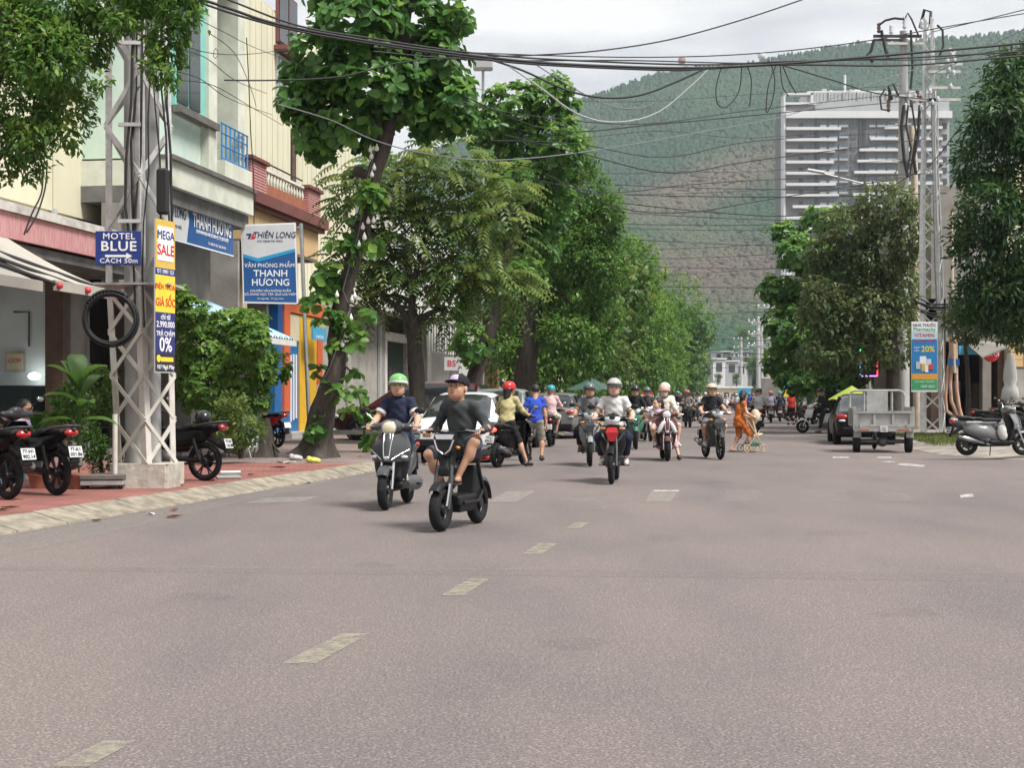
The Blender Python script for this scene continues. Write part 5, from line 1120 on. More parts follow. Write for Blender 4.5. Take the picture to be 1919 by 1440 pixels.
def crown(clumps, n, size, mat, style, seed, name='crown', width=None, tone_shift=0.0):
    r = np.random.default_rng(seed)
    if style == 'fronds':
        m = max(1, n // 15); Pc, d = blob_points(r, clumps, m, 0.35)
        dr = unit(d * np.array([1, 1, 0.35]) + r.normal(0, 0.35, (m, 3)) + np.array([0, 0, 0.15])); ln = size * 4.2 * r.uniform(0.75, 1.25, m); tn = np.clip(r.normal(0.45, 0.22, m) + tone_shift + 0.15 * d[:, 2], 0, 1)  # tone varies at random per frond and gets lighter towards each clump's top
        Ps, Ds, Us, Ss, T = [], [], [], [], []
        for j in range(8):
            f_ = 0.15 + 0.85 * j / 7; sag = -0.45 * f_ ** 2
            pos = Pc + dr * (ln * f_)[:, None] + np.array([0, 0, 1.0]) * (ln * sag)[:, None]
            tan = unit(dr + np.array([0, 0, -0.9]) * f_); sd = unit(np.cross(tan, np.array([0, 0, 1.0])))
            for sg in (-1, 1):
                Ps.append(pos); Ds.append(sd * sg + tan * 0.55 + np.array([0, 0, -0.35])); Us.append(np.cross(sd, tan) + 0 * pos + r.normal(0, 0.1, pos.shape)); Ss.append(size * (0.65 + 0.5 * math.sin(math.pi * (0.15 + 0.8 * f_))) * r.uniform(0.85, 1.15, m)); T.append(tn)
        Pn, D, U, S, tone = map(np.concatenate, (Ps, Ds, Us, Ss, T)); W_ = 0.34; kind = 'lan'
    elif style == 'rosette':
        m = max(1, n // 8); Pc, d = blob_points(r, clumps, m, 0.62); ax = unit(d * 0.8 + np.array([0, 0, 0.7]) + r.normal(0, 0.3, (m, 3)))
        a = unit(np.cross(ax, r.normal(size=(m, 3)))); b_ = np.cross(ax, a); tn = np.clip(r.normal(0.42, 0.2, m) + tone_shift + 0.12 * d[:, 2], 0, 1)  # random tone per rosette, lighter on the upper side of a clump
        Ps, Ds, Us, Ss, T = [], [], [], [], []
        for j in range(8):
            an = j * 2 * np.pi / 8 + r.uniform(-0.3, 0.3, m); el = r.uniform(-0.5, 0.55, m)
            Ps.append(Pc); Ds.append(a * np.cos(an)[:, None] + b_ * np.sin(an)[:, None] + ax * el[:, None] + np.array([0, 0, -0.25])); Us.append(ax); Ss.append(size * r.uniform(0.65, 1.25, m)); T.append(np.clip(tn + r.normal(0, 0.1, m), 0, 1))
        Pn, D, U, S, tone = map(np.concatenate, (Ps, Ds, Us, Ss, T)); W_ = width or 0.6; kind = 'ob'
    else:   # clusters of drooping leaves
        m = max(1, n // 7); Pc, d = blob_points(r, clumps, m, 0.5); tn = np.clip(r.normal(0.42, 0.2, m) + tone_shift + 0.12 * d[:, 2], 0, 1)  # cluster tone: random, plus a lighter shift towards the clump top
        Ps, Ds, Us, Ss, T = [], [], [], [], []
        for j in range(7):
            dd = unit(d * 0.7 + r.normal(0, 0.65, (m, 3)) + np.array([0, 0, -0.45 if style == 'droop' else 0.0]))
            Ps.append(Pc + r.normal(0, size * 0.5, (m, 3))); Ds.append(dd); Us.append(d * 0.5 + np.array([0, 0, 0.9]) + r.normal(0, 0.35, (m, 3))); Ss.append(size * r.uniform(0.65, 1.25, m)); T.append(np.clip(tn + r.normal(0, 0.08, m), 0, 1))
        Pn, D, U, S, tone = map(np.concatenate, (Ps, Ds, Us, Ss, T)); W_ = width or 0.42; kind = 'lan'
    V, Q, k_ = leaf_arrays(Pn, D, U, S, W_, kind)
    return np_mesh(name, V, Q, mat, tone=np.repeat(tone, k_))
def trunk_mesh(path, radii, limbs, seed=0, flare=0.0, n=12, mat='bark', name='trunk'):
    r = random.Random(seed); m = MB(); pts = [Vector(p) for p in path]; dense, rr = [], []
    for i in range(len(pts) - 1):
        p0, p1, p2, p3 = pts[max(0, i - 1)], pts[i], pts[i + 1], pts[min(len(pts) - 1, i + 2)]
        for j in range(4):
            t_ = j / 4; dense.append(0.5 * ((2 * p1) + (p2 - p0) * t_ + (2 * p0 - 5 * p1 + 4 * p2 - p3) * t_ ** 2 + (3 * p1 - p0 - 3 * p2 + p3) * t_ ** 3)); rr.append(radii[i] + (radii[i + 1] - radii[i]) * t_)
    dense.append(pts[-1]); rr.append(radii[-1]); rings = []
    for i, (p, t_, a, b_) in enumerate(frames(dense)):
        ring = []
        for j in range(n):
            an = 2 * math.pi * j / n; lump = 1 + 0.09 * math.sin(3 * an + i * 0.5 + seed) + 0.07 * math.sin(5 * an - i * 0.9) + r.uniform(-0.04, 0.04)
            if flare and i < 5: lump += flare * (1 - i / 5) ** 2 * (0.6 + 0.5 * math.sin(4 * an + seed))
            ring.append(p + a * (math.cos(an) * rr[i] * lump) + b_ * (math.sin(an) * rr[i] * lump))
        rings.append(ring)
    m.loft(rings, 0, True)
    for a, b_, r0, r1 in limbs:
        a, b_ = Vector(a), Vector(b_); md_ = (a + b_) / 2 + Vector((r.uniform(-0.2, 0.2), r.uniform(-0.2, 0.2), r.uniform(0.0, 0.35))) * (b_ - a).length * 0.5
        m.tube([a, a * 0.5 + md_ * 0.5 + Vector((0, 0, 0.03)), md_, md_ * 0.45 + b_ * 0.55, b_], [r0, r0 * 0.85, (r0 + r1) / 2, r1 * 1.3, r1], 7)
    return m.mesh(name, mat)
# ---------- the leaning almond tree with fairy lights
YT = 30.0; kt = YT / F
t1 = thing('almond_tree', P(585, 745, YT), 0, 'big leaning broad leaved tree with light bulbs along its trunk', 'tree'); t1.location.z = 0.12
def tp(px, py, dy=0.0): return Vector(((px - 585) * kt, dy, HC + (745 - py) * kt - 0.12))
path = [tp(590, 860), tp(598, 815), tp(612, 750, -0.1), tp(632, 690, -0.1), tp(628, 640), tp(640, 570, 0.1), tp(656, 500, 0.1), tp(680, 420, 0), tp(700, 340, -0.1), tp(718, 280, -0.1), tp(738, 180), tp(755, 80), tp(770, -20), tp(780, -120)]
cl1 = []
for px, py, rx_, ry_, dy in ((600, 120, 75, 70, 0.2), (680, 60, 85, 70, -0.6), (770, 40, 85, 75, 0.3), (820, 100, 60, 70, 0.4), (700, 160, 90, 60, -0.5), (610, 200, 75, 55, 0.4), (780, 200, 80, 60, 0.5), (850, 190, 45, 55, 0.2), (660, 235, 70, 48, 0.1), (750, -60, 110, 70, 0), (640, -40, 90, 60, 0.3), (590, 260, 40, 30, 0.3), (560, 190, 40, 40, 0), (860, 20, 20, 40, 0.2)):
    p_ = tp(px, py, dy); cl1.append((p_.x, p_.y, p_.z, rx_ * kt, 0.95, ry_ * kt))
sh = []
for px, py, r_ in ((690, 375, 24), (655, 430, 36), (615, 520, 34), (640, 470, 30), (600, 570, 26), (660, 610, 30), (690, 590, 22), (700, 455, 22), (640, 655, 20), (620, 600, 24), (672, 640, 20), (625, 730, 16), (665, 700, 16), (610, 770, 12), (600, 805, 14), (700, 370, 22), (590, 690, 10), (660, 735, 14)):
    p_ = tp(px, py, random.uniform(-0.45, 0.1)); sh.append((p_.x, p_.y, p_.z, r_ * kt * 0.9, 0.28, r_ * kt * 0.9))
limbs = [(min(path, key=lambda q: (q - Vector(c[:3])).length), Vector(c[:3]), 0.03, 0.012) for c in sh] + [(path[9], tp(620, 210, 0.4), 0.10, 0.04), (path[10], tp(830, 190, 0.4), 0.10, 0.03), (path[10], tp(600, 120, 0.2), 0.1, 0.03), (path[11], tp(820, 80, 0.4), 0.09, 0.03), (path[11], tp(660, 20, -0.5), 0.09, 0.03), (path[8], tp(665, 320, -0.1), 0.11, 0.09), (path[9], tp(700, 180, -0.5), 0.08, 0.03)]
link('trunk', trunk_mesh(path, [0.36, 0.29, 0.22, 0.185, 0.175, 0.165, 0.155, 0.155, 0.16, 0.155, 0.13, 0.11, 0.08, 0.04], limbs, 3, 0.8, 14), t1)
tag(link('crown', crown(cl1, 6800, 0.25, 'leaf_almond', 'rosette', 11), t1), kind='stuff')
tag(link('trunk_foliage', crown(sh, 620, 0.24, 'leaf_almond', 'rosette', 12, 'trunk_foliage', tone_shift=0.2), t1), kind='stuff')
# the leaves that stand out singly
lv = []
for k_ in range(5):
    V_, Q_, mm = leaf_arrays(np.zeros((1, 3)), np.array([[0, 1.0, 0]]), np.array([[0, 0, 1.0]]), np.array([0.27]), 0.62, 'ob'); lv.append(np_mesh('leaf', V_, Q_, 'leaf_almond', tone=np.full(len(V_), 0.3 + 0.16 * k_)))
r = np.random.default_rng(5); Pc, dd = blob_points(r, cl1 + sh + sh, 420, 0.95)
keep = np.where(dd[:, 1] < 0.25)[0][:230]
for i in keep:
    an = r.uniform(0, 6.28); D_ = Vector((math.cos(an), math.sin(an) * 0.8 - 0.3, r.uniform(-0.7, 0.35))).normalized(); N_ = (Vector(dd[i]) + Vector((0, -0.2, 0.8))).normalized()
    X_ = D_.cross(N_).normalized(); N_ = X_.cross(D_); mt = Matrix((X_, D_, N_)).transposed()
    o = link('leaf', lv[r.integers(0, 5)], t1, Vector(Pc[i]), mt.to_euler()); s_ = r.uniform(0.8, 1.3); o.scale = (s_, s_, s_)
M('bulb', (0.75, 0.74, 0.7), 0.3, 0)
for px, py in ((697, 283), (709, 281), (699, 296), (704, 317), (695, 368), (706, 372), (693, 416), (703, 415), (683, 427), (676, 460), (686, 445), (635, 553), (663, 561), (624, 593), (649, 610), (661, 596), (645, 645), (686, 447), (700, 330), (668, 555)):
    o = link('light_bulb', bpy.data.meshes.get('light_bulb') or MB().lathe([(0.012, 0.07), (0.016, 0.04), (0.035, 0.0), (0.045, -0.035), (0.03, -0.07), (0.005, -0.08)], n=10).mesh('light_bulb', 'bulb'), t1, tp(px, py, -0.33))
MB().tube([tp(707, 280, -0.3), tp(690, 345, -0.34), tp(675, 440, -0.3), tp(645, 545, -0.26), tp(660, 580, -0.3), tp(622, 690, -0.35), tp(605, 720, -0.3)], 0.008, 5).build('light_string', 'cable_grey', t1)

# ---------- tree with feathery leaves
def px_tree(name, Y, bx_, label, trunk, radii, clumps, n, size, mat, style, seed, limbs=(), shoots=None, flare=0.3, width=None, tone=0.0, bark='bark', deep=1.6):
    k_ = Y / F; o = thing(name, P(bx_, 745, Y), 0, label, 'tree', 'street trees'); o.location.z = 0.12
    T_ = lambda px, py, dy=0.0: Vector(((px - bx_) * k_, dy, HC + (745 - py) * k_ - 0.12))
    pth = [T_(*p) for p in trunk]
    link('trunk', trunk_mesh(pth, radii, [(T_(*a), T_(*b_), r0, r1) for a, b_, r0, r1 in limbs], seed, flare, 12, bark), o)
    cl_ = []
    for c in clumps:
        p_ = T_(c[0], c[1], c[4] if len(c) > 4 else random.uniform(-0.8, 0.8)); cl_.append((p_.x, p_.y, p_.z, c[2] * k_, min(deep, max(c[2], c[3]) * k_), c[3] * k_))
    link('crown', crown(cl_, n, size, mat, style, seed, width=width, tone_shift=tone), o); return o, T_
px_tree('feathery_tree', 38.5, 783, 'feathery leaved tree with forked trunk behind the leaning tree', [(783, 815), (782, 740), (778, 660), (776, 610), (768, 580)], [0.24, 0.2, 0.19, 0.2, 0.12],
        [(700, 370, 70, 55), (770, 330, 75, 50), (840, 300, 60, 50), (690, 480, 65, 45), (760, 430, 70, 50), (850, 400, 75, 55), (920, 420, 60, 50), (780, 520, 80, 40), (870, 520, 70, 45), (940, 520, 50, 50), (690, 540, 50, 30), (660, 320, 35, 28), (830, 580, 50, 30), (930, 350, 55, 45), (720, 300, 40, 25)], 15000, 0.2, 'leaf_pinnate', 'fronds', 21,
        [((776, 615), (715, 555), 0.12, 0.05), ((776, 610), (835, 575), 0.11, 0.05), ((770, 590), (800, 420), 0.1, 0.04), ((715, 555), (690, 500), 0.05, 0.02), ((800, 420), (835, 340), 0.05, 0.02), ((800, 420), (760, 350), 0.05, 0.02), ((810, 430), (900, 380), 0.04, 0.015), ((812, 440), (720, 390), 0.04, 0.015)], tone=0.22)
px_tree('almond_tree', 45.5, 880, 'broad leaved tree leaning over the maroon car', [(880, 815), (884, 740), (898, 680), (925, 600), (945, 520), (965, 430), (985, 320), (995, 240)], [0.27, 0.24, 0.22, 0.2, 0.18, 0.15, 0.1, 0.05],
        [(960, 200, 60, 45), (1030, 190, 55, 40), (1000, 260, 75, 50), (930, 270, 55, 50), (1050, 280, 40, 60), (990, 340, 70, 45), (1040, 380, 45, 50), (960, 420, 50, 45), (1010, 450, 50, 45), (980, 520, 45, 40), (900, 230, 40, 35), (880, 640, 38, 40, -0.4), (870, 590, 25, 30), (940, 580, 40, 40), (1035, 160, 40, 25)], 7000, 0.25, 'leaf_almond', 'rosette', 22,
        [((925, 600), (870, 600), 0.06, 0.02), ((965, 430), (1040, 330), 0.07, 0.03), ((965, 430), (930, 280), 0.07, 0.03), ((985, 320), (1035, 200), 0.06, 0.02)], tone=0.1)
px_tree('thick_trunk_tree', 52.5, 985, 'tall dense tree with the thickest dark trunk', [(985, 815), (984, 740), (986, 680), (992, 610), (1000, 540), (1030, 440), (1050, 340), (1060, 280)], [0.5, 0.42, 0.38, 0.4, 0.3, 0.2, 0.12, 0.06],
        [(1075, 300, 40, 45), (1095, 360, 50, 50), (1060, 410, 55, 50), (1120, 420, 45, 45), (1090, 480, 55, 50), (1030, 500, 50, 50), (1130, 510, 45, 50), (1080, 560, 60, 45), (1010, 580, 50, 40), (1130, 590, 40, 45), (960, 600, 40, 40), (1060, 630, 55, 40), (1120, 660, 40, 40), (1145, 400, 22, 40), (930, 640, 45, 35, -0.5)], 17000, 0.20, 'leaf_mid', 'droop', 23,
        [((1000, 545), (950, 600), 0.12, 0.05), ((1005, 530), (1080, 580), 0.12, 0.04), ((1035, 430), (1110, 420), 0.08, 0.03), ((988, 640), (1010, 590), 0.2, 0.12)], flare=0.5, deep=2.0)
# ---------- far trees of both rows, from a few crown shapes
protos = []
def proto(seed, mat, style, size, n, wide, tall, tone=0.0, width=None):
    r_ = random.Random(seed); cl_ = []
    for i in range(19):
        a = r_.uniform(0, 6.28); q = r_.uniform(0.15, 0.72) * wide; z = r_.uniform(0.17, 0.9) * tall; sh_ = 1.0 - 0.45 * abs(z / tall - 0.55)
        cl_.append((math.cos(a) * q * sh_, math.sin(a) * q * sh_, z, r_.uniform(0.3, 0.48) * wide, r_.uniform(0.3, 0.48) * wide, r_.uniform(0.13, 0.2) * tall))
    cl_.append((0, 0, tall * 0.6, wide * 0.6, wide * 0.6, tall * 0.3))
    lm = [((0, 0, tall * 0.22), (c[0] * 0.8, c[1] * 0.8, c[2]), 0.11, 0.03) for c in cl_[:7]]
    return (trunk_mesh([(0, 0, 0), (0.05, 0.02, tall * 0.12), (0.1, 0, tall * 0.25), (0.05, 0.1, tall * 0.5), (0, 0, tall * 0.75)], [0.3, 0.24, 0.2, 0.14, 0.05], lm, seed, 0.4, 9), crown(cl_, n, size, mat, style, seed, width=width, tone_shift=tone))
protos = [proto(31, 'leaf_mid', 'droop', 0.30, 10000, 4.2, 10.5, 0.1, 0.6), proto(32, 'leaf_pinnate', 'rosette', 0.26, 9000, 3.8, 9.5, 0.15), proto(33, 'leaf_almond', 'rosette', 0.30, 7000, 3.6, 10.0, 0.2), proto(34, 'leaf_lime', 'droop', 0.30, 10000, 4.0, 9.5, -0.1, 0.6), proto(35, 'leaf_mid', 'rosette', 0.28, 8000, 4.4, 10.5, -0.05), proto(36, 'leaf_dark', 'droop', 0.3, 10000, 4.6, 9.0, 0.1, 0.55)]
def far_tree(pr_, s, t_, sc, label, group, rz=0.0, kind='street_tree'):
    o = thing(kind, R(s, t_, 0.12), rz, label, 'tree', group); o.scale = sc if isinstance(sc, tuple) else (sc, sc, sc)
    link('trunk', protos[pr_][0], o); link('crown', protos[pr_][1], o); return o
nth = ['first', 'second', 'third', 'fourth', 'fifth', 'sixth', 'seventh', 'eighth', 'ninth', 'tenth', 'eleventh', 'twelfth', 'thirteenth']
for i, (s, t_, q, sc) in enumerate(((62, -8.6, 0, (0.85, 0.85, 1.12)), (71, -8.3, 4, (0.85, 0.85, 1.1)), (80, -8.0, 1, (0.9, 0.9, 1.0)), (92, -8.0, 3, (0.95, 0.95, 1.1)), (106, -7.8, 0, (0.95, 0.95, 1.08)), (124, -7.6, 3, (1, 1, 1.15)), (146, -7.4, 0, (1.0, 1.0, 1.2)), (172, -7.2, 4, (1.1, 1.1, 1.2)), (205, -7.0, 1, (1.2, 1.2, 1.25)), (245, -8.5, 0, (1.0, 1.0, 1.2)))):
    far_tree(q, s, t_, sc, nth[i] + ' green street tree beyond the thick trunk, row before the shop houses', 'row of street trees on the shop side', i * 1.3)
for i, (s, t_, q, sc) in enumerate(((77, 7.2, 4, (0.95, 0.95, 0.98)), (86, 6.6, 3, (0.95, 0.95, 0.95)), (104, 6.6, 0, (0.95, 0.95, 0.92)), (126, 6.6, 4, (1.0, 1.0, 0.95)), (152, 6.8, 0, (1.0, 1.0, 1.0)), (190, 7.0, 4, (1.0, 1.0, 1.1)), (240, 7.2, 1, (1.1, 1.1, 1.1)))):
    far_tree(q, s, t_, sc, nth[i] + ' street tree past the corner shop, row beyond the black sedan', 'row of street trees past the corner', i * 0.9 + 0.4)
for i, (px, py, Y, q, sc) in enumerate(((1362, 766, 340, 0, 0.45), (1390, 764, 350, 1, 0.5), (1345, 722, 415, 4, 0.4), (1300, 720, 420, 4, 1.0), (1425, 720, 415, 3, 1.2), (1310, 662, 560, 4, 1.2), (1395, 650, 600, 0, 1.0), (1380, 724, 420, 4, 0.45))):
    p_ = P(px, py, Y); o = thing('far_tree', p_, i, nth[i] + ' small distant tree closing the end of the street', 'tree', 'distant trees at the street end'); o.scale = (sc, sc, sc * 0.8)
    link('trunk', protos[q][0], o); link('crown', protos[q][1], o)
# flame tree blossom behind the row
ft = thing('flame_tree', R(84, -13.2, 0.1), 0, 'tree with orange red blossom showing behind the row crowns', 'tree'); ft.scale = (0.75, 0.75, 1.0)
link('trunk', protos[3][0], ft); link('crown', protos[3][1], ft)
MLEAF('blossom', (0.45, 0.08, 0.03), (0.6, 0.14, 0.05), (0.7, 0.25, 0.1), 0.6, 0.3)
link('blossom', crown([(1.5, 0, 9.3, 2.0, 1.6, 0.8), (3.5, -1, 8.9, 1.2, 1.2, 0.6)], 1400, 0.2, 'blossom', 'cluster', 55, 'blossom'), ft)

px_tree('olive_tree', 54.5, 1672, 'wide dense olive green tree above the cargo tricycle', [(1676, 815), (1674, 720), (1668, 640), (1650, 540), (1640, 440)], [0.3, 0.25, 0.22, 0.15, 0.05],
        [(1655, 385, 55, 42), (1600, 425, 60, 45), (1695, 430, 34, 55), (1640, 480, 75, 55), (1580, 520, 70, 55), (1690, 540, 40, 70), (1630, 580, 75, 55), (1560, 600, 65, 50), (1600, 660, 75, 40), (1670, 640, 50, 50), (1540, 660, 50, 35), (1560, 470, 45, 35), (1530, 560, 35, 40)], 17000, 0.21, 'leaf_olive', 'droop', 51, [((1668, 640), (1580, 540), 0.12, 0.03), ((1650, 540), (1690, 430), 0.1, 0.03), ((1668, 640), (1600, 660), 0.08, 0.03)], width=0.5, deep=2.6, tone=0.1)
px_tree('layered_tree', 64.0, 1545, 'brighter green layered tree reaching out beside the far poles', [(1560, 800), (1556, 720), (1545, 640), (1530, 540), (1520, 450)], [0.3, 0.25, 0.2, 0.14, 0.05],
        [(1545, 415, 50, 26), (1480, 432, 36, 18), (1500, 480, 55, 35), (1460, 540, 42, 26), (1520, 560, 60, 45), (1470, 610, 40, 40), (1520, 650, 60, 45), (1465, 670, 34, 40), (1500, 710, 48, 30), (1560, 500, 50, 40), (1445, 545, 26, 16), (1570, 700, 50, 30)], 9000, 0.27, 'leaf_almond', 'rosette', 52, [((1545, 640), (1480, 560), 0.1, 0.03), ((1530, 540), (1480, 440), 0.08, 0.02)], deep=2.4, tone=0.15)
# ---------- big trees at the edges of the view
px_tree('dark_tree', 44.5, 1985, 'large dark drooping tree at the edge beside the corner shop', [(1985, 815), (1985, 700), (1975, 600), (1965, 450), (1950, 300), (1945, 180)], [0.4, 0.32, 0.28, 0.22, 0.14, 0.06],
        [(1900, 140, 55, 45), (1960, 110, 60, 50), (1860, 210, 45, 45), (1920, 250, 65, 55), (1850, 300, 50, 50), (1930, 350, 70, 55), (1840, 390, 50, 50), (1900, 440, 65, 55), (1830, 470, 42, 45), (1870, 540, 60, 45), (1930, 540, 60, 50), (1825, 560, 30, 35), (1900, 600, 60, 30), (2010, 250, 80, 70), (2020, 420, 80, 80), (2000, 560, 70, 60), (1830, 250, 25, 25), (1815, 430, 22, 28)], 24000, 0.25, 'leaf_dark', 'droop', 41, [((1965, 450), (1860, 380), 0.12, 0.03), ((1950, 300), (1880, 200), 0.1, 0.03), ((1975, 600), (1870, 540), 0.1, 0.03)], width=0.36, deep=2.2, tone=0.1)
px_tree('small_olive_tree', 47.5, 1812, 'low olive leaved branchy tree under the dark tree', [(1815, 815), (1815, 740), (1812, 680), (1808, 640)], [0.1, 0.08, 0.07, 0.04], [(1800, 590, 34, 22), (1850, 600, 40, 24), (1890, 610, 36, 20), (1825, 620, 34, 20), (1905, 640, 28, 18), (1780, 600, 20, 18)], 4200, 0.15, 'leaf_olive', 'droop', 42, tone=0.1)
px_tree('overhanging_tree', 17.5, -110, 'dark leafy tree hanging in from the edge over the shop awnings', [(-110, 960), (-108, 800), (-100, 600), (-70, 400), (-30, 200), (0, 60), (30, -80)], [0.24, 0.2, 0.18, 0.16, 0.13, 0.1, 0.05],
        [(40, 60, 90, 80, 0), (110, 120, 70, 70, -0.4), (30, 180, 80, 70, 0.2), (120, 200, 55, 50, 0.1), (20, 270, 55, 45, 0), (75, 265, 40, 42, -0.3), (150, 60, 60, 60, 0.2), (130, 260, 22, 22, -0.2), (215, 20, 55, 40, 0), (300, 0, 60, 40, -0.3), (355, 40, 32, 45, -0.5), (330, 90, 34, 48, -0.4), (318, 140, 24, 32, -0.5), (100, 15, 80, 60, 0), (270, -40, 90, 50, 0), (60, 320, 24, 14, 0), (250, 60, 22, 22, -0.6), (10, 330, 20, 16, 0), (215, 175, 12, 12, -0.6), (340, 170, 10, 12, -0.5), (370, 5, 26, 26, -0.5)], 15500, 0.095, 'leaf_mid', 'droop', 43, [((-30, 200), (60, 100), 0.06, 0.02), ((0, 60), (150, 60), 0.06, 0.02), ((-70, 400), (40, 240), 0.06, 0.02), ((0, 60), (300, 10), 0.05, 0.02)], width=0.45, deep=0.9, tone=0.12)
# ---------- bush and pot plants by the pole
o, T_ = px_tree('leafy_bush', 29.5, 425, 'bright green rounded bush growing between the lattice pole and the post sign', [(425, 850), (428, 790), (430, 720), (425, 640)], [0.07, 0.06, 0.05, 0.03], [(360, 590, 36, 36), (420, 610, 50, 38), (480, 640, 42, 40), (370, 660, 44, 44), (440, 690, 56, 44), (500, 690, 34, 34), (390, 730, 48, 40), (460, 745, 40, 36), (350, 560, 22, 20), (470, 600, 30, 24), (345, 720, 30, 50), (405, 790, 40, 36, 0.3)], 9500, 0.13, 'leaf_lime', 'rosette', 44, width=0.5)
o['category'] = 'bush'; o['group'] = 'shrubs by the pole'
o, T_ = px_tree('ragged_bush', 27.5, 455, 'low yellowish bush in a pot behind the parked motorbike', [(452, 860), (450, 830), (448, 800)], [0.05, 0.04, 0.03], [(450, 770, 28, 30), (425, 800, 24, 24), (470, 810, 22, 26), (440, 830, 26, 16)], 2200, 0.10, 'leaf_pinnate', 'cluster', 45, tone=0.2)
o['category'] = 'bush'; o['group'] = 'shrubs by the pole'
def big_leaf_plant(name, loc, label, specs, mat_tone, width, pot=True):
    o = thing(name, loc, 0, label, 'plant', 'potted plants by the lattice pole')
    if pot: MB().lathe([(0.10, 0), (0.13, 0.16), (0.16, 0.2), (0.15, 0.22)], n=14).build('pot', 'terracotta', o)
    for an, el, ln, z0 in specs:
        d = Vector((math.cos(an), math.sin(an), 0)); rows = []
        for i in range(8):
            f_ = i / 7; wd = width * ln * math.sin(math.pi * min(1, 0.06 + 0.94 * f_)) ** 0.8 * 0.5; c = d * (ln * f_ * math.cos(el)) + Vector((0, 0, z0 + ln * (f_ * math.sin(el) - 0.42 * f_ * f_)))
            sd = Vector((-d.y, d.x, 0)); rows.append([c - sd * wd + Vector((0, 0, wd * 0.35)), c, c + sd * wd + Vector((0, 0, wd * 0.35))])
        g = MB().sheet(rows); g.tube([(0, 0, 0.15), tuple(d * 0.02 + Vector((0, 0, z0)))], 0.012, 5)
        me_ = g.mesh('leaf', 'leaf_mid', False); add_attr(me_, 'tone', np.full(len(me_.vertices), min(1, max(0, mat_tone + random.uniform(-0.15, 0.2))))); link('leaf', me_, o)
big_leaf_plant('canna_plant', P(148, 745, 19.75) - Vector((0, 0, 1.35 - 0.12)), 'canna like plant with long upright leaves beside the lattice pole', [(rad(a), rad(e), l, z) for a, e, l, z in ((170, 70, 0.8, 1.3), (200, 55, 0.75, 1.35), (20, 65, 0.75, 1.3), (340, 50, 0.7, 1.4), (120, 75, 0.75, 1.4), (260, 60, 0.6, 1.3), (60, 55, 0.8, 1.2), (215, 35, 0.6, 1.15), (310, 30, 0.55, 1.1), (190, 20, 0.6, 0.9), (350, 20, 0.6, 0.9))], 0.4, 0.36)
big_leaf_plant('broad_leaf_plant', P(72, 745, 19.9) - Vector((0, 0, 1.35 - 0.12)), 'low broad leaved pot plant behind the parked motorbikes', [(rad(a), rad(e), l, z) for a, e, l, z in ((180, 40, 0.45, 0.62), (230, 30, 0.42, 0.7), (280, 35, 0.4, 0.72), (330, 30, 0.45, 0.66), (20, 40, 0.45, 0.75), (90, 50, 0.4, 0.8), (250, 55, 0.35, 0.85), (150, 55, 0.35, 0.85), (300, 60, 0.3, 0.9), (200, 20, 0.4, 0.5))], 0.3, 0.7)
big_leaf_plant('broad_leaf_plant', P(112, 745, 20.6) - Vector((0, 0, 1.35 - 0.12)), 'dark broad leaved pot plant under the long canna leaves', [(rad(a), rad(e), l, z) for a, e, l, z in ((180, 40, 0.45, 0.82), (230, 30, 0.42, 0.9), (280, 35, 0.4, 0.95), (330, 30, 0.45, 0.86), (20, 40, 0.45, 0.95), (250, 55, 0.35, 1.05), (300, 50, 0.4, 0.6), (200, 40, 0.4, 0.6))], 0.2, 0.7)
o, T_ = px_tree('pot_shrub', 20.5, 190, 'small leaved pot shrub against the lattice pole', [(190, 905), (188, 850), (186, 780)], [0.03, 0.025, 0.02], [(170, 715, 36, 26), (150, 750, 34, 30), (185, 760, 26, 34), (150, 800, 36, 30), (180, 830, 30, 30), (120, 760, 26, 28), (190, 870, 22, 26)], 4200, 0.06, 'leaf_mid', 'cluster', 46, deep=0.3, width=0.55); o['category'] = 'plant'; o['group'] = 'potted plants by the lattice pole'
o, T_ = px_tree('kerb_sapling', 33.0, 668, 'young broad leaved sapling by the parked maroon car', [(680, 855), (682, 800), (672, 740)], [0.02, 0.018, 0.012], [(668, 735, 22, 12), (660, 775, 16, 14), (690, 790, 12, 14), (700, 830, 16, 10)], 130, 0.24, 'leaf_almond', 'rosette', 47, tone=0.15, deep=0.3); o['category'] = 'plant'; o['group'] = 'shrubs by the pole'
# grass on the far corner
gv = []
r = np.random.default_rng(9); n = 9000; ss = r.uniform(38.2, 50, n); tt = r.uniform(TR + 0.45, 8.2, n); keep = (nz(ss * 1.3, tt * 1.7) > -0.6) & (tt < TR + 0.5 + (ss - 37.0) * 0.75); ss, tt = ss[keep], tt[keep]; n = len(ss)
Pn = np.stack([tt * CN + ss * SN, -tt * SN + ss * CN, np.full(n, 0.12)], 1); D = np.stack([r.normal(0, 0.35, n), r.normal(0, 0.35, n), np.ones(n)], 1)
V_, Q_, mm = leaf_arrays(Pn, D, r.normal(size=(n, 3)), r.uniform(0.05, 0.15, n), 0.2, 'lan'); tag(link('grass', np_mesh('grass', V_, Q_, 'grass_blade', tone=np.repeat(r.uniform(0, 1, n), mm))), 'short green grass on the verge beside the cargo tricycle', 'grass', kind='stuff')
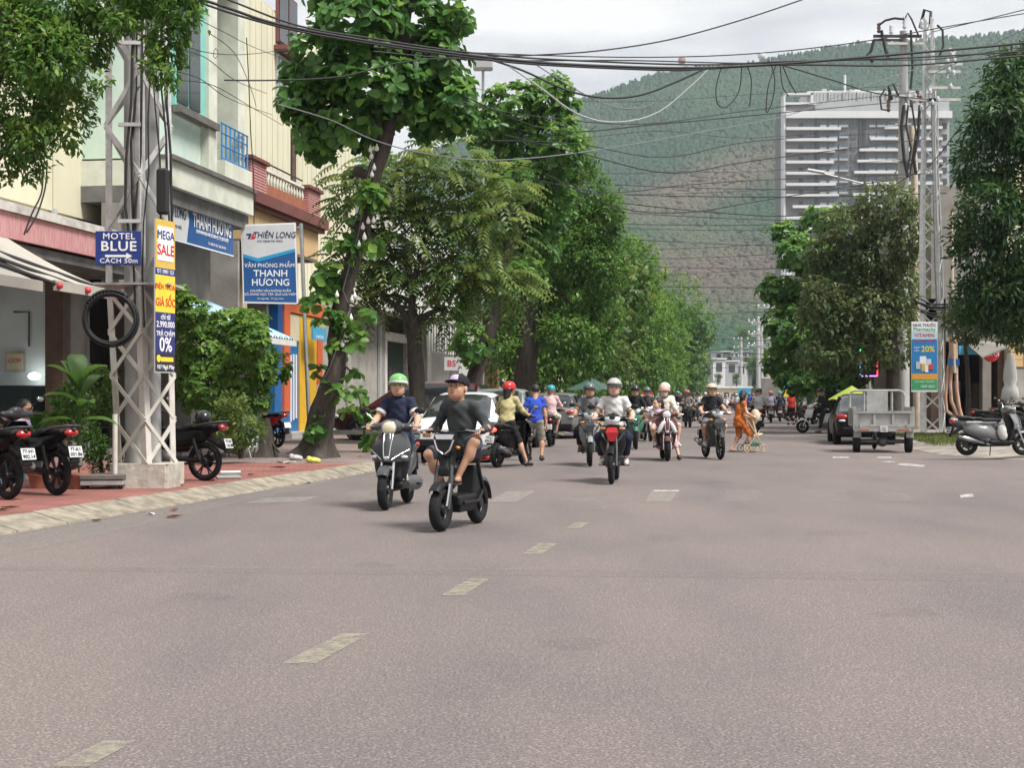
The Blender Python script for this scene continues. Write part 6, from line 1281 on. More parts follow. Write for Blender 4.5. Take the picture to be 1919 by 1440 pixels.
# ================================================================== motorbikes and cars
def paint(name, col, rough=0.35, coat=0.25, metal=0.0): return M(name, col, rough, 0.04, 3, coat=coat, metal=metal, spec=0.3)
M('tyre', (0.016, 0.016, 0.017), 0.85, 0.25, 20, spec=0.2); M('rim_dark', (0.03, 0.03, 0.032), 0.4, 0, metal=0.5); M('rim_silver', (0.45, 0.46, 0.47), 0.35, 0, metal=0.7)
M('chrome', (0.62, 0.62, 0.63), 0.15, 0, metal=0.95); M('seat_black', (0.012, 0.012, 0.013), 0.6, 0.2, 30, spec=0.25); M('plastic_black', (0.012, 0.012, 0.013), 0.5, 0.1, 8, spec=0.25); M('plastic_grey', (0.045, 0.045, 0.048), 0.45, 0.1, 8)
M('engine', (0.13, 0.13, 0.135), 0.5, 0.2, 12, metal=0.5); M('lens_clear', (0.62, 0.64, 0.66), 0.12, 0.1, 8, coat=0.7); M('lens_warm', (0.66, 0.60, 0.42), 0.12, 0.1, 8, coat=0.7); M('lens_red', (0.42, 0.012, 0.014), 0.18, 0, coat=0.7); M('lens_amber', (0.6, 0.22, 0.03), 0.2, 0, coat=0.5)
ME('brake_glow', (1.0, 0.06, 0.04), 2.2); M('plate_white', (0.62, 0.62, 0.60), 0.5, 0.05); M('mirror_glass', (0.35, 0.38, 0.4), 0.08, 0, metal=0.8)
M('paint_black', (0.006, 0.006, 0.007), 0.3, 0, spec=0.18, coat=0.08); M('paint_graphite', (0.05, 0.052, 0.055), 0.28, 0.04, coat=0.45, spec=0.3)
for n_, c_ in (('paint_black', (0.008, 0.008, 0.009)), ('paint_graphite', (0.055, 0.057, 0.06)), ('paint_grey', (0.17, 0.175, 0.178)), ('paint_silver', (0.24, 0.25, 0.25)), ('paint_red', (0.42, 0.02, 0.025)), ('paint_maroon', (0.075, 0.014, 0.02)), ('paint_brown', (0.10, 0.035, 0.03)), ('paint_white', (0.66, 0.67, 0.67)), ('paint_blue', (0.03, 0.07, 0.20)), ('paint_green', (0.05, 0.17, 0.12)), ('paint_truck', (0.33, 0.33, 0.32))): paint(n_, c_)
BC = {}
def cached(key, fn):
    if key not in BC: BC[key] = fn()
    return BC[key]
def sdf_me(name, prims, vx=0.011, mat='paint_grey', planes=()):
    V_, Q_ = solid(prims, vx, planes); return np_mesh(name, V_, Q_, mat, smooth=True)
def shield(zs, hw, yf, curve, bulge, th=0.022):
    """curved front shield: rings at heights zs with half widths hw, front line yf"""
    rings = []
    for z, w, y in zip(zs, hw, yf):
        us_ = np.linspace(-1, 1, 13); fr_ = [(u * w, y - curve * abs(u) ** 2.2 + bulge * math.exp(-(u / 0.38) ** 2), z) for u in us_]
        rings.append(fr_ + [(p[0] * 0.97, p[1] - th, p[2]) for p in reversed(fr_)])
    return MB().loft(rings, 0, True)
def fender(Rw, w, a0, a1, cy, cz, th=0.006):
    rings = []
    for i in range(13):
        a = rad(a0 + (a1 - a0) * i / 12); ring = []
        for u in (-1, -0.8, -0.4, 0, 0.4, 0.8, 1): rr = Rw - (0.05 if abs(u) == 1 else 0.012 * abs(u)); ring.append((u * w, cy + math.cos(a) * rr, cz + math.sin(a) * rr))
        for u in (1, 0.8, 0.4, 0, -0.4, -0.8, -1): rr = Rw - th - (0.05 if abs(u) == 1 else 0.012 * abs(u)); ring.append((u * w * 0.97, cy + math.cos(a) * rr, cz + math.sin(a) * rr))
        rings.append(ring)
    return MB().loft(rings, 0, True)
def mat_obj(o, mat):
    if o.material_slots: o.material_slots[0].link = 'OBJECT'; o.material_slots[0].material = MATS[mat]
    return o
def wheel_meshes(key, Rw, tr, wide, spokes):
    def mk():
        t_ = MB().torus((0, 0, 0), Rw - tr, tr, 'X', 30, 10, wide=wide).mesh('tyre', 'tyre'); m = MB(); ri = Rw - tr * 1.75
        m.torus((0, 0, 0), ri, 0.018, 'X', 30, 6, wide=1.6); m.lathe([(0.05, -0.05), (0.06, -0.03), (0.06, 0.03), (0.05, 0.05)], axis='X', n=14); m.lathe([(0.105, 0.055), (0.105, 0.06)], axis='X', n=20)
        for i in range(spokes):
            a = 2 * math.pi * i / spokes
            for da in (-0.12, 0.12): m.bar((0, math.cos(a) * 0.05, math.sin(a) * 0.05), (0, math.cos(a + da) * ri, math.sin(a + da) * ri), 0.018, 0.02, up=(1, 0, 0))
        return t_, m.mesh('rim', 'rim_dark')
    return cached(key, mk)
def add_wheel(root, name, key, loc, rim='rim_dark', **kw):
    t_, r_ = wheel_meshes(key, **kw); o = link(name, t_, root, loc); mat_obj(link('rim', r_, o), rim); return o
def put(root, name, me, mat, loc=None, rot=None): return mat_obj(link(name, me, root, loc, rot), mat)
def motorbike(style, pos, heading, label, main='paint_grey', accent='paint_black', lens='lens_clear', plate='77-B1 458.21', brake=False, stand=False, group='motorbikes in the street', z=0.0, mirrors=True, detail=True, rim='rim_dark', wings=None, lean=0.0):
    """local frame: y forward, origin on the ground midway between the wheels"""
    hx_, hy_ = heading; rz = math.atan2(-hx_, hy_); root = thing('scooter' if style == 'scooter' else 'motorbike', (pos[0], pos[1], z), rz, label, 'scooter' if style == 'scooter' else 'motorbike', group)
    root.rotation_euler = (0, lean, rz)
    sc = style == 'scooter'; Rw, tr = (0.250, 0.055) if sc else (0.285, 0.042); wb = 0.63; wk = dict(Rw=Rw, tr=tr, wide=1.0, spokes=5 if sc else 6)
    add_wheel(root, 'front_wheel', 'w' + style, (0, wb, Rw), rim, **wk); add_wheel(root, 'rear_wheel', 'w' + style, (0, -wb, Rw), rim, **wk)
    P_ = lambda nm, fn, mat, **k_: put(root, nm, cached((style, nm), fn), mat, **k_)
    if sc:
        P_('front_shield', lambda: shield([0.575, 0.66, 0.74, 0.86, 0.93], [0.225, 0.25, 0.25, 0.21, 0.13], [0.49, 0.485, 0.465, 0.42, 0.37], 0.15, 0.075).mesh('front_shield', 'paint_grey'), main)
        P_('lower_shield', lambda: shield([0.24, 0.36, 0.48, 0.60], [0.12, 0.18, 0.205, 0.22], [0.36, 0.40, 0.43, 0.43], 0.14, 0.03).mesh('lower_shield', 'plastic_black'), 'plastic_black')
        if wings:
            for sx_ in (-1, 1): put(root, 'wing', cached(('wing', sx_), lambda: MB().ell((sx_ * 0.125, 0.50, 0.72), (0.05, 0.035, 0.15), 12, 8, rot=Matrix.Rotation(-sx_ * 0.45, 3, 'Y')).mesh('wing', 'paint_white')), wings)
        P_('inner_shield', lambda: sdf_me('inner_shield', [srbox((0, 0.33, 0.62), (0.14, 0.05, 0.28), 0.04, rot=rx(0.18)), rcone((0, 0.38, 0.3), (0, 0.3, 0.95), 0.06, 0.05)], 0.014), accent)
        P_('floorboard', lambda: sdf_me('floorboard', [srbox((0, 0.1, 0.285), (0.16, 0.28, 0.045), 0.03), rcone((0, 0.3, 0.27), (0, -0.3, 0.27), 0.07, 0.08)], 0.014), accent)
        P_('body', lambda: sdf_me('body', [sell((0, -0.36, 0.52), (0.16, 0.40, 0.17), 0.05, rx(-0.25)), rcone((0, 0.0, 0.36), (0, -0.25, 0.52), 0.09, 0.13, 0.06), rcone((0, -0.1, 0.5), (0, -0.18, 0.68), 0.10, 0.10, 0.06), rcone((0, -0.5, 0.65), (0, -0.98, 0.78), 0.115, 0.04, 0.06), srbox((0, -0.35, 0.71), (0.12, 0.36, 0.04), 0.035, 0.04)], 0.012), main)
        P_('seat', lambda: sdf_me('seat', [srbox((0, -0.12, 0.765), (0.125, 0.22, 0.045), 0.04, 0.05), srbox((0, -0.58, 0.80), (0.11, 0.26, 0.04), 0.038, 0.06)], 0.012), 'seat_black')
        P_('front_fender', lambda: fender(0.29, 0.072, 40, 150, wb, Rw).mesh('front_fender', 'paint_grey'), main)
        P_('engine', lambda: sdf_me('engine', [rcone((-0.10, -0.05, 0.30), (-0.11, -0.6, 0.27), 0.075, 0.10, 0.04), rcone((0.02, -0.2, 0.34), (0.0, -0.35, 0.4), 0.10, 0.10, 0.04)], 0.014), 'engine')
        hz_ = 0.985
        P_('handlebar_cover', lambda: sdf_me('handlebar_cover', [sell((0, 0.35, hz_), (0.13, 0.10, 0.085), 0.05), rcone((-0.22, 0.27, hz_ + 0.005), (0.22, 0.27, hz_ + 0.005), 0.045, 0.045, 0.06), sell((0, 0.28, hz_ + 0.05), (0.10, 0.08, 0.05), 0.05)], 0.011), main)
        P_('headlight', lambda: MB().ell((0, 0.425, hz_ - 0.005), (0.085, 0.03, 0.078), 18, 10).mesh('headlight', 'lens_clear'), lens)
        P_('headlight_ring', lambda: MB().torus((0, 0.425, hz_ - 0.005), 0.083, 0.009, 'Y', 24, 6).mesh('headlight_ring', 'chrome'), 'chrome')
        fy = ((0, 0.36), (0, 0.58))
    else:
        P_('front_shield', lambda: shield([0.30, 0.40, 0.52, 0.64, 0.76, 0.85, 0.92], [0.06, 0.125, 0.185, 0.215, 0.215, 0.165, 0.09], [0.30, 0.36, 0.41, 0.43, 0.42, 0.39, 0.36], 0.16, 0.05).mesh('front_shield', 'paint_grey'), main)
        P_('nose_panel', lambda: MB().loft([[(-0.075, 0.485, 0.87), (0.075, 0.485, 0.87), (0.06, 0.44, 0.88), (-0.06, 0.44, 0.88)], [(-0.10, 0.51, 0.80), (0.10, 0.51, 0.80), (0.08, 0.45, 0.8), (-0.08, 0.45, 0.8)], [(-0.045, 0.50, 0.66), (0.045, 0.50, 0.66), (0.04, 0.45, 0.66), (-0.04, 0.45, 0.66)]], 0, False).mesh('nose_panel', 'paint_red'), accent)
        P_('frame', lambda: sdf_me('frame', [rcone((0, 0.32, 0.8), (0, 0.1, 0.48), 0.07, 0.07, 0.05), rcone((0, 0.1, 0.48), (0, -0.3, 0.5), 0.075, 0.08, 0.05)], 0.014), 'plastic_black')
        P_('body', lambda: sdf_me('body', [sell((0, -0.33, 0.60), (0.13, 0.36, 0.11), 0.05, rx(-0.12)), rcone((0, -0.5, 0.68), (0, -0.98, 0.82), 0.10, 0.03, 0.05), srbox((0, -0.3, 0.70), (0.10, 0.32, 0.04), 0.035, 0.04)], 0.012), main)
        P_('seat', lambda: sdf_me('seat', [srbox((0, -0.14, 0.755), (0.105, 0.24, 0.038), 0.035, 0.05), srbox((0, -0.58, 0.80), (0.10, 0.26, 0.035), 0.033, 0.07)], 0.012), 'seat_black')
        P_('engine', lambda: sdf_me('engine', [srbox((0, -0.02, 0.36), (0.10, 0.17, 0.09), 0.03), rcone((0, 0.12, 0.40), (0, 0.27, 0.43), 0.075, 0.07), rcone((-0.09, -0.05, 0.34), (0.1, -0.05, 0.34), 0.09, 0.09)], 0.014), 'engine')
        P_('front_fender', lambda: fender(0.32, 0.055, 40, 140, wb, Rw).mesh('front_fender', 'paint_grey'), main)
        hz_ = 1.0
        P_('handlebar_cover', lambda: sdf_me('handlebar_cover', [sell((0, 0.33, hz_), (0.12, 0.10, 0.075), 0.05), rcone((-0.2, 0.25, hz_ + 0.01), (0.2, 0.25, hz_ + 0.01), 0.04, 0.04, 0.06), sell((0, 0.26, hz_ + 0.06), (0.09, 0.06, 0.04), 0.04)], 0.011), accent if accent not in ('paint_red',) else main)
        P_('headlight', lambda: MB().loft([[(-0.02, 0.36, hz_ + 0.05), (0.02, 0.36, hz_ + 0.05), (0.02, 0.33, hz_ + 0.05), (-0.02, 0.33, hz_ + 0.05)], [(-0.125, 0.405, hz_ + 0.04), (0.125, 0.405, hz_ + 0.04), (0.12, 0.33, hz_ + 0.04), (-0.12, 0.33, hz_ + 0.04)], [(-0.115, 0.44, hz_ - 0.02), (0.115, 0.44, hz_ - 0.02), (0.1, 0.33, hz_ - 0.02), (-0.1, 0.33, hz_ - 0.02)], [(-0.055, 0.43, hz_ - 0.075), (0.055, 0.43, hz_ - 0.075), (0.05, 0.33, hz_ - 0.075), (-0.05, 0.33, hz_ - 0.075)]], 0, True).mesh('headlight', 'lens_clear'), lens)
    for sx_ in (-1, 1):
        put(root, 'fork', cached((style, 'fork', sx_), lambda: MB().tube([(sx_ * 0.075, wb + 0.0, Rw), (sx_ * 0.07, wb - 0.12, Rw + 0.27), (sx_ * 0.06, wb - 0.2, 0.72)], [0.022, 0.022, 0.018], 8).mesh('fork', 'chrome')), 'chrome' if sc else 'plastic_grey')
        put(root, 'grip', cached((style, 'grip', sx_), lambda: MB().tube([(sx_ * 0.22, 0.265, hz_ + 0.008), (sx_ * 0.36, 0.235, hz_)], 0.017, 8).mesh('grip', 'plastic_black')), 'plastic_black')
        put(root, 'turn_signal', cached((style, 'turn', sx_), lambda: MB().ell((sx_ * (0.18 if sc else 0.15), 0.425 if sc else 0.40, 0.63 if sc else 0.86), (0.055, 0.02, 0.022), 10, 6).mesh('turn_signal', 'lens_amber')), 'lens_clear' if sc else 'lens_amber')
        if detail: put(root, 'brake_lever', cached((style, 'lever', sx_), lambda: MB().tube([(sx_ * 0.20, 0.30, hz_ + 0.02), (sx_ * 0.28, 0.325, hz_ + 0.012), (sx_ * 0.37, 0.30, hz_)], 0.008, 6).mesh('brake_lever', 'chrome')), 'chrome')
        if mirrors:
            mo = put(root, 'mirror', cached((style, 'mirror', sx_), lambda: MB().ell((sx_ * 0.34, 0.25, hz_ + 0.20), (0.065, 0.022, 0.042), 14, 8).mesh('mirror', 'plastic_black')), 'plastic_black')
            put(mo, 'stalk', cached((style, 'stalk', sx_), lambda: MB().tube([(sx_ * 0.2, 0.27, hz_ + 0.03), (sx_ * 0.25, 0.28, hz_ + 0.12), (sx_ * 0.33, 0.26, hz_ + 0.18)], 0.008, 6).mesh('stalk', 'plastic_black')), 'chrome' if sc else 'plastic_black')
            put(mo, 'mirror_glass', cached((style, 'mglass', sx_), lambda: MB().ell((sx_ * 0.34, 0.234, hz_ + 0.20), (0.056, 0.012, 0.034), 12, 6).mesh('mirror_glass', 'mirror_glass')), 'mirror_glass')
        put(root, 'foot_peg', cached((style, 'peg', sx_), lambda: MB().tube([(sx_ * 0.1, -0.02 if not sc else -0.3, 0.27), (sx_ * 0.24, -0.02 if not sc else -0.3, 0.27)], 0.014, 6).mesh('foot_peg', 'plastic_black')), 'plastic_black')
    P_('rear_fender', lambda: sdf_me('rear_fender', [rcone((0, -0.72, 0.62), (0, -1.0, 0.46), 0.05, 0.03, 0.03), srbox((0, -0.98, 0.52), (0.07, 0.02, 0.12), 0.015, 0.03, rx(-0.35))], 0.014), 'plastic_black')
    P_('tail_light', lambda: MB().ell((0, -0.955 if sc else -0.94, 0.74 if sc else 0.79), (0.10, 0.06, 0.05), 14, 8).mesh('tail_light', 'lens_red'), 'brake_glow' if brake else 'lens_red')
    P_('grab_rail', lambda: MB().tube([(-0.11, -0.5, 0.80), (-0.13, -0.75, 0.85), (-0.09, -0.98, 0.875), (0.09, -0.98, 0.875), (0.13, -0.75, 0.85), (0.11, -0.5, 0.80)], 0.014, 8).mesh('grab_rail', 'chrome'), 'plastic_grey')
    P_('exhaust', lambda: MB().tube([(0.10, 0.15, 0.27), (0.13, -0.2, 0.24), (0.15, -0.42, 0.29), (0.155, -0.5, 0.31), (0.16, -0.88, 0.40), (0.16, -0.90, 0.405)], [0.018, 0.02, 0.024, 0.05, 0.052, 0.03], 12).mesh('exhaust', 'engine'), 'engine')
    P_('heat_guard', lambda: MB().ell((0.19, -0.68, 0.37), (0.025, 0.17, 0.045), 12, 6, rot=rx(-0.22)).mesh('heat_guard', 'chrome'), 'chrome')
    P_('swing_arm', lambda: MB().tube([(-0.09, -0.2, 0.33), (-0.09, -0.62, Rw + 0.01)], 0.035, 8).tube([(0.09, -0.25, 0.33), (0.09, -0.62, Rw + 0.01)], 0.025, 8).tube([(-0.11, -0.5, 0.62), (-0.11, -0.6, 0.32)], 0.028, 8).mesh('swing_arm', 'engine'), 'plastic_black')
    lp = P_('license_plate', lambda: MB().box((0, -1.035, 0.555), (0.19, 0.004, 0.14), 0, 0, (-0.3, 0, 0)).mesh('license_plate', 'plate_white'), 'plate_white')
    if detail and plate:
        a_, c_ = plate.split(' ')
        for tx, dz in ((a_, 0.032), (c_, -0.03)): lettering(tx, 0.062, 'letter_navy', lp, (0, -1.04 + dz * 0.3 - 0.003, 0.555 + dz), (rad(90) - 0.3, 0, math.pi if False else 0), bold=0.012)
    if not sc:
        for sx_ in (-1, 1): put(root, 'cowl_trim', cached((style, 'cowl', sx_), lambda: MB().loft([[(sx_ * x, y, z_), (sx_ * (x + 0.05), y - 0.02, z_ + 0.035), (sx_ * (x + 0.045), y - 0.05, z_ + 0.03), (sx_ * x, y - 0.03, z_)] for x, y, z_ in ((0.02, 0.50, 0.60), (0.09, 0.465, 0.68), (0.165, 0.37, 0.80))], 0, False).mesh('cowl_trim', 'plastic_black')), 'plastic_black' if main != 'paint_black' else 'plastic_grey')
    else: P_('lower_grille', lambda: MB().prism([(-0.09, 0.57), (0.09, 0.57), (0.07, 0.50), (-0.07, 0.50)], 0.40, 0.475, 'XZ').mesh('lower_grille', 'plastic_black'), 'plastic_black'); P_('badge', lambda: MB().ell((0, 0.568, 0.615), (0.035, 0.012, 0.03), 10, 6).mesh('badge', 'chrome'), 'chrome')
    if stand: P_('side_stand', lambda: MB().tube([(-0.1, -0.05, 0.25), (-0.22, -0.02, 0.0)], 0.012, 6).mesh('side_stand', 'plastic_black'), 'plastic_black')
    if sc and main != 'paint_white':
        for sx_ in (-1, 1): put(root, 'chrome_trim', cached((style, 'trim', sx_), lambda: MB().tube([(sx_ * 0.055, 0.445, 0.90), (sx_ * 0.045, 0.545, 0.76), (sx_ * 0.03, 0.578, 0.62)], 0.008, 6).tube([(sx_ * 0.06, 0.575, 0.60), (sx_ * 0.15, 0.482, 0.665), (sx_ * 0.24, 0.378, 0.72)], 0.008, 6).mesh('chrome_trim', 'chrome')), 'chrome')
    return root

# ---------- electric bike of the boy in front
def electric_bike(pos, heading, label):
    hx_, hy_ = heading; root = thing('electric_bike', (pos[0], pos[1], 0), math.atan2(-hx_, hy_), label, 'electric bike'); wb = 0.52; Rw = 0.225
    for nm, y in (('front_wheel', wb), ('rear_wheel', -wb)): add_wheel(root, nm, 'webike', (0, y, Rw), 'rim_dark', Rw=Rw, tr=0.056, wide=1.05, spokes=5)
    for sx_ in (-1, 1):
        MB().tube([(sx_ * 0.085, wb + 0.01, Rw), (sx_ * 0.085, wb - 0.07, 0.5), (sx_ * 0.07, wb - 0.12, 0.66)], 0.021, 8).build('fork', 'plastic_grey', root)
        MB().tube([(sx_ * 0.085, wb + 0.06, 0.26), (sx_ * 0.085, wb - 0.03, 0.48)], 0.014, 8).build('shock', 'chrome', root)
        MB().tube([(sx_ * 0.10, -wb, Rw), (sx_ * 0.11, -0.3, 0.55), (sx_ * 0.1, -0.26, 0.68)], 0.022, 8).build('rear_shock', 'plastic_black', root)
        MB().tube([(0, 0.26, 0.98), (sx_ * 0.14, 0.27, 1.0), (sx_ * 0.24, 0.24, 1.005), (sx_ * 0.34, 0.19, 0.995)], 0.013, 8).build('handlebar', 'plastic_black', root)
        MB().tube([(sx_ * 0.23, 0.243, 1.004), (sx_ * 0.35, 0.187, 0.995)], 0.019, 8).build('grip', 'plastic_black', root)
        MB().tube([(sx_ * 0.18, 0.29, 1.02), (sx_ * 0.25, 0.31, 1.01), (sx_ * 0.33, 0.27, 1.0)], 0.007, 6).build('brake_lever', 'chrome', root)
        MB().tube([(sx_ * 0.12, 0.2, 0.27), (sx_ * 0.15, -0.15, 0.27), (sx_ * 0.12, -0.36, 0.36)], 0.018, 8).build('frame_tube', 'plastic_black', root)
        MB().ell((sx_ * 0.12, 0.36, 0.84), (0.03, 0.025, 0.018), 8, 6).build('turn_signal', 'lens_amber', root)
    MB().tube([(0, wb - 0.12, 0.6), (0, wb - 0.2, 0.8), (0, 0.27, 1.0)], [0.04, 0.038, 0.03], 10).build('steering_stem', 'plastic_black', root)
    link('stem_cover', sdf_me('stem_cover', [srbox((0, wb - 0.19, 0.72), (0.075, 0.05, 0.14), 0.03, rot=rx(0.25)), srbox((0, wb - 0.12, 0.60), (0.06, 0.05, 0.05), 0.02)], 0.01, 'plastic_black'), root)
    hl = MB().loft([[(-0.115, 0.40, 0.985), (0.115, 0.40, 0.985), (0.1, 0.34, 0.985), (-0.1, 0.34, 0.985)], [(-0.125, 0.425, 0.90), (0.125, 0.425, 0.90), (0.11, 0.34, 0.9), (-0.11, 0.34, 0.9)], [(-0.09, 0.435, 0.81), (0.09, 0.435, 0.81), (0.08, 0.34, 0.81), (-0.08, 0.34, 0.81)], [(-0.04, 0.42, 0.75), (0.04, 0.42, 0.75), (0.04, 0.36, 0.75), (-0.04, 0.36, 0.75)]], 0, False).build('headlight_mask', 'plastic_black', root)
    MB().prism([(-0.1, 0.975), (0.1, 0.975), (0.085, 0.925), (-0.085, 0.925)], 0.412, 0.435, 'XZ').build('top_lens', 'lens_clear', hl)
    for sx_ in (-1, 1): MB().tube([(sx_ * 0.105, 0.434, 0.92), (sx_ * 0.07, 0.447, 0.82), (sx_ * 0.012, 0.437, 0.775)], 0.011, 6).build('light_strip', 'chrome', hl)
    link('floorboard', sdf_me('floorboard', [srbox((0, 0.05, 0.30), (0.12, 0.26, 0.05), 0.02), srbox((0, 0.0, 0.22), (0.10, 0.22, 0.05), 0.02)], 0.012, 'plastic_black'), root)
    link('battery_box', sdf_me('battery_box', [srbox((0, -0.28, 0.46), (0.10, 0.10, 0.17), 0.03, rot=rx(0.15))], 0.012, 'plastic_black'), root)
    link('seat', sdf_me('seat', [srbox((0, -0.2, 0.735), (0.115, 0.16, 0.045), 0.04, 0.05), srbox((0, -0.5, 0.75), (0.1, 0.17, 0.04), 0.038, 0.05)], 0.012, 'seat_black'), root)
    link('storage_cover', sdf_me('storage_cover', [sell((0, 0.12, 0.62), (0.09, 0.12, 0.06), 0.03), rcone((0, 0.25, 0.45), (0, 0.05, 0.6), 0.05, 0.06)], 0.012, 'plastic_grey'), root)
    put(root, 'front_fender', fender(0.285, 0.062, 45, 145, wb, Rw).mesh('front_fender', 'plastic_black'), 'plastic_black'); put(root, 'rear_fender', fender(0.29, 0.08, 40, 175, -wb, Rw).mesh('rear_fender', 'plastic_grey'), 'plastic_grey')
    MB().ell((0, -0.72, 0.7), (0.07, 0.04, 0.035), 10, 6).build('tail_light', 'lens_red', root)
    MB().tube([(-0.09, -0.35, 0.79), (-0.1, -0.66, 0.83), (0.1, -0.66, 0.83), (0.09, -0.35, 0.79)], 0.011, 6).build('grab_rail', 'chrome', root)
    MB().tube([(0.1, wb, 0.3), (0.12, 0.4, 0.5), (0.1, 0.33, 0.8), (0.15, 0.3, 1.0)], 0.007, 5).build('brake_cable', 'cable_black', root)
    return root

# ---------- cars
M('car_glass', (0.025, 0.03, 0.033), 0.06, 0.15, 1.2, coat=0.5)
def car(pos, heading, label, paint_, L=4.5, W=1.75, H=1.5, kind='suv', z=0.0, plate='77A-123.45'):
    hx_, hy_ = heading; root = thing('parked_car', (pos[0], pos[1], z), math.atan2(-hx_, hy_), label, 'car', 'cars parked along the kerb')
    hl, w2 = L / 2, W / 2; belt = H * 0.60; sill = 0.24
    # stations from the front (y=+hl) to the rear: y, bottom z, shoulder z, top z, half width factor, roof half width factor, cabin flag
    if kind == 'suv': stn = [(hl, 0.40, 0.62, 0.70, 0.62, 0.50, 0), (hl - 0.12, 0.30, 0.70, 0.80, 0.84, 0.70, 0), (hl - 0.45, 0.22, 0.82, 0.92, 0.97, 0.82, 0), (hl - 1.15, 0.22, belt - 0.03, belt + 0.06, 1, 0.85, 0), (hl - 1.95, 0.22, belt, H - 0.05, 1, 0.72, 1), (hl - 2.6, 0.22, belt + 0.01, H, 1, 0.74, 1), (-hl + 1.1, 0.22, belt + 0.02, H - 0.01, 1, 0.74, 1), (-hl + 0.45, 0.24, belt + 0.03, H - 0.07, 0.99, 0.70, 1), (-hl + 0.12, 0.30, belt + 0.02, belt + 0.12, 0.93, 0.74, 0), (-hl, 0.38, 0.80, belt, 0.84, 0.72, 0)]
    else: stn = [(hl, 0.38, 0.56, 0.62, 0.62, 0.5, 0), (hl - 0.12, 0.28, 0.62, 0.72, 0.84, 0.7, 0), (hl - 0.45, 0.2, 0.74, 0.82, 0.97, 0.82, 0), (hl - 1.2, 0.2, belt - 0.03, belt + 0.05, 1, 0.85, 0), (hl - 2.0, 0.2, belt, H - 0.05, 1, 0.68, 1), (hl - 2.6, 0.2, belt, H, 1, 0.70, 1), (-hl + 1.45, 0.2, belt + 0.01, H - 0.04, 1, 0.69, 1), (-hl + 0.75, 0.2, belt + 0.02, belt + 0.10, 0.99, 0.80, 0), (-hl + 0.12, 0.28, belt - 0.02, belt + 0.06, 0.95, 0.80, 0), (-hl, 0.36, 0.72, belt - 0.02, 0.86, 0.74, 0)]
    rings = []
    for y, zb_, zs_, zt_, f1, f2, cf in stn:
        wa, wr = w2 * f1, w2 * f2
        half = [(wa * 0.86, zb_), (wa * 0.98, zb_ + 0.09), (wa, (zb_ + zs_) / 2 + 0.05), (wa * 0.975, zs_), (wr + (wa * 0.95 - wr) * 0.15, zt_ - 0.07 if cf else (zs_ + zt_) / 2 + 0.01), (wr * 0.86, zt_ - 0.012), (wr * 0.45, zt_ + 0.006)]
        rings.append([(x, y, zz_) for x, zz_ in half] + [(-x, y, zz_) for x, zz_ in reversed(half)])
    m = MB().loft(rings, 0, True); n = 14
    for i in range(len(stn) - 1):
        ca, cb = stn[i][6], stn[i + 1][6]
        for j in range(n):
            f_ = i * n + j
            if (ca and cb) and j in (3, 9): m.m[f_] = 1
            if (ca != cb) and j in (4, 5, 6, 7, 8): m.m[f_] = 1
            if j == 13: m.m[f_] = 2
    body = m.build('body', [paint_, 'car_glass', 'plastic_black'], root)
    md = body.modifiers.new('sub', 'SUBSURF'); md.levels = 0; md.render_levels = 1; md.subdivision_type = 'SIMPLE'
    ce = [s_[0] for s_ in stn if s_[6]]
    for sx_ in (-1, 1):
        for y in (ce[1], (ce[1] + ce[-1]) / 2 - 0.1, ce[-1] + 0.02):
            i = int(np.argmin([abs(s_[0] - y) for s_ in stn])); MB().bar((sx_ * w2 * 0.985, y, belt), (sx_ * w2 * (stn[i][5] + 0.06), y, H - 0.08), 0.03, 0.07, up=(0, 1, 0)).build('pillar', 'plastic_black' if y != ce[-1] + 0.02 else paint_, root)
        o = MB().ell((sx_ * (w2 + 0.09), ce[0] + 0.15, belt + 0.08), (0.10, 0.06, 0.075), 12, 8).build('door_mirror', paint_, root)
        MB().ell((sx_ * w2 * 0.72, hl - 0.13, 0.68 if kind == 'suv' else 0.62), (0.20, 0.13, 0.075), 14, 8, rot=Matrix.Rotation(-sx_ * 0.5, 3, 'Z')).build('headlight', 'lens_clear', root)
        MB().ell((sx_ * w2 * 0.80, -hl + 0.05, 0.86 if kind == 'suv' else 0.80), (0.17, 0.055, 0.08), 14, 8, rot=Matrix.Rotation(sx_ * 0.35, 3, 'Z')).build('tail_light', 'lens_red', root)
        MB().ell((sx_ * w2 * 0.78, -hl + 0.02, 0.72 if kind == 'suv' else 0.69), (0.11, 0.06, 0.035), 10, 6).build('reverse_light', 'lens_clear', root)
        for y in (hl - 0.85, -hl + 0.85):
            c = (sx_ * (w2 - 0.09), y, 0.32); o = MB().lathe([(0.20, -0.11), (0.31, -0.10), (0.325, -0.06), (0.325, 0.06), (0.31, 0.10), (0.20, 0.11)], axis='X', n=26).build('wheel', 'tyre', root, c)
            rm = MB().lathe([(0.205, -0.09), (0.21, 0.105), (0.19, 0.11), (0.18, 0.07)], axis='X', n=22)
            for k_ in range(5): a = k_ * 1.2566; rm.bar((sx_ * 0.1, 0, 0), (sx_ * 0.1, math.cos(a) * 0.19, math.sin(a) * 0.19), 0.05, 0.02, up=(1, 0, 0))
            rm.build('rim', 'rim_silver', o)
            MB().torus((sx_ * (w2 - 0.03), y, 0.33), 0.365, 0.03, 'X', 26, 6).build('wheel_arch', 'plastic_black', root)
        for y in (ce[1] - 0.25, ce[-1] + 0.35): MB().box((sx_ * (w2 + 0.004), y, belt - 0.12), (0.03, 0.18, 0.03), 0, 0.008).build('door_handle', paint_, root)
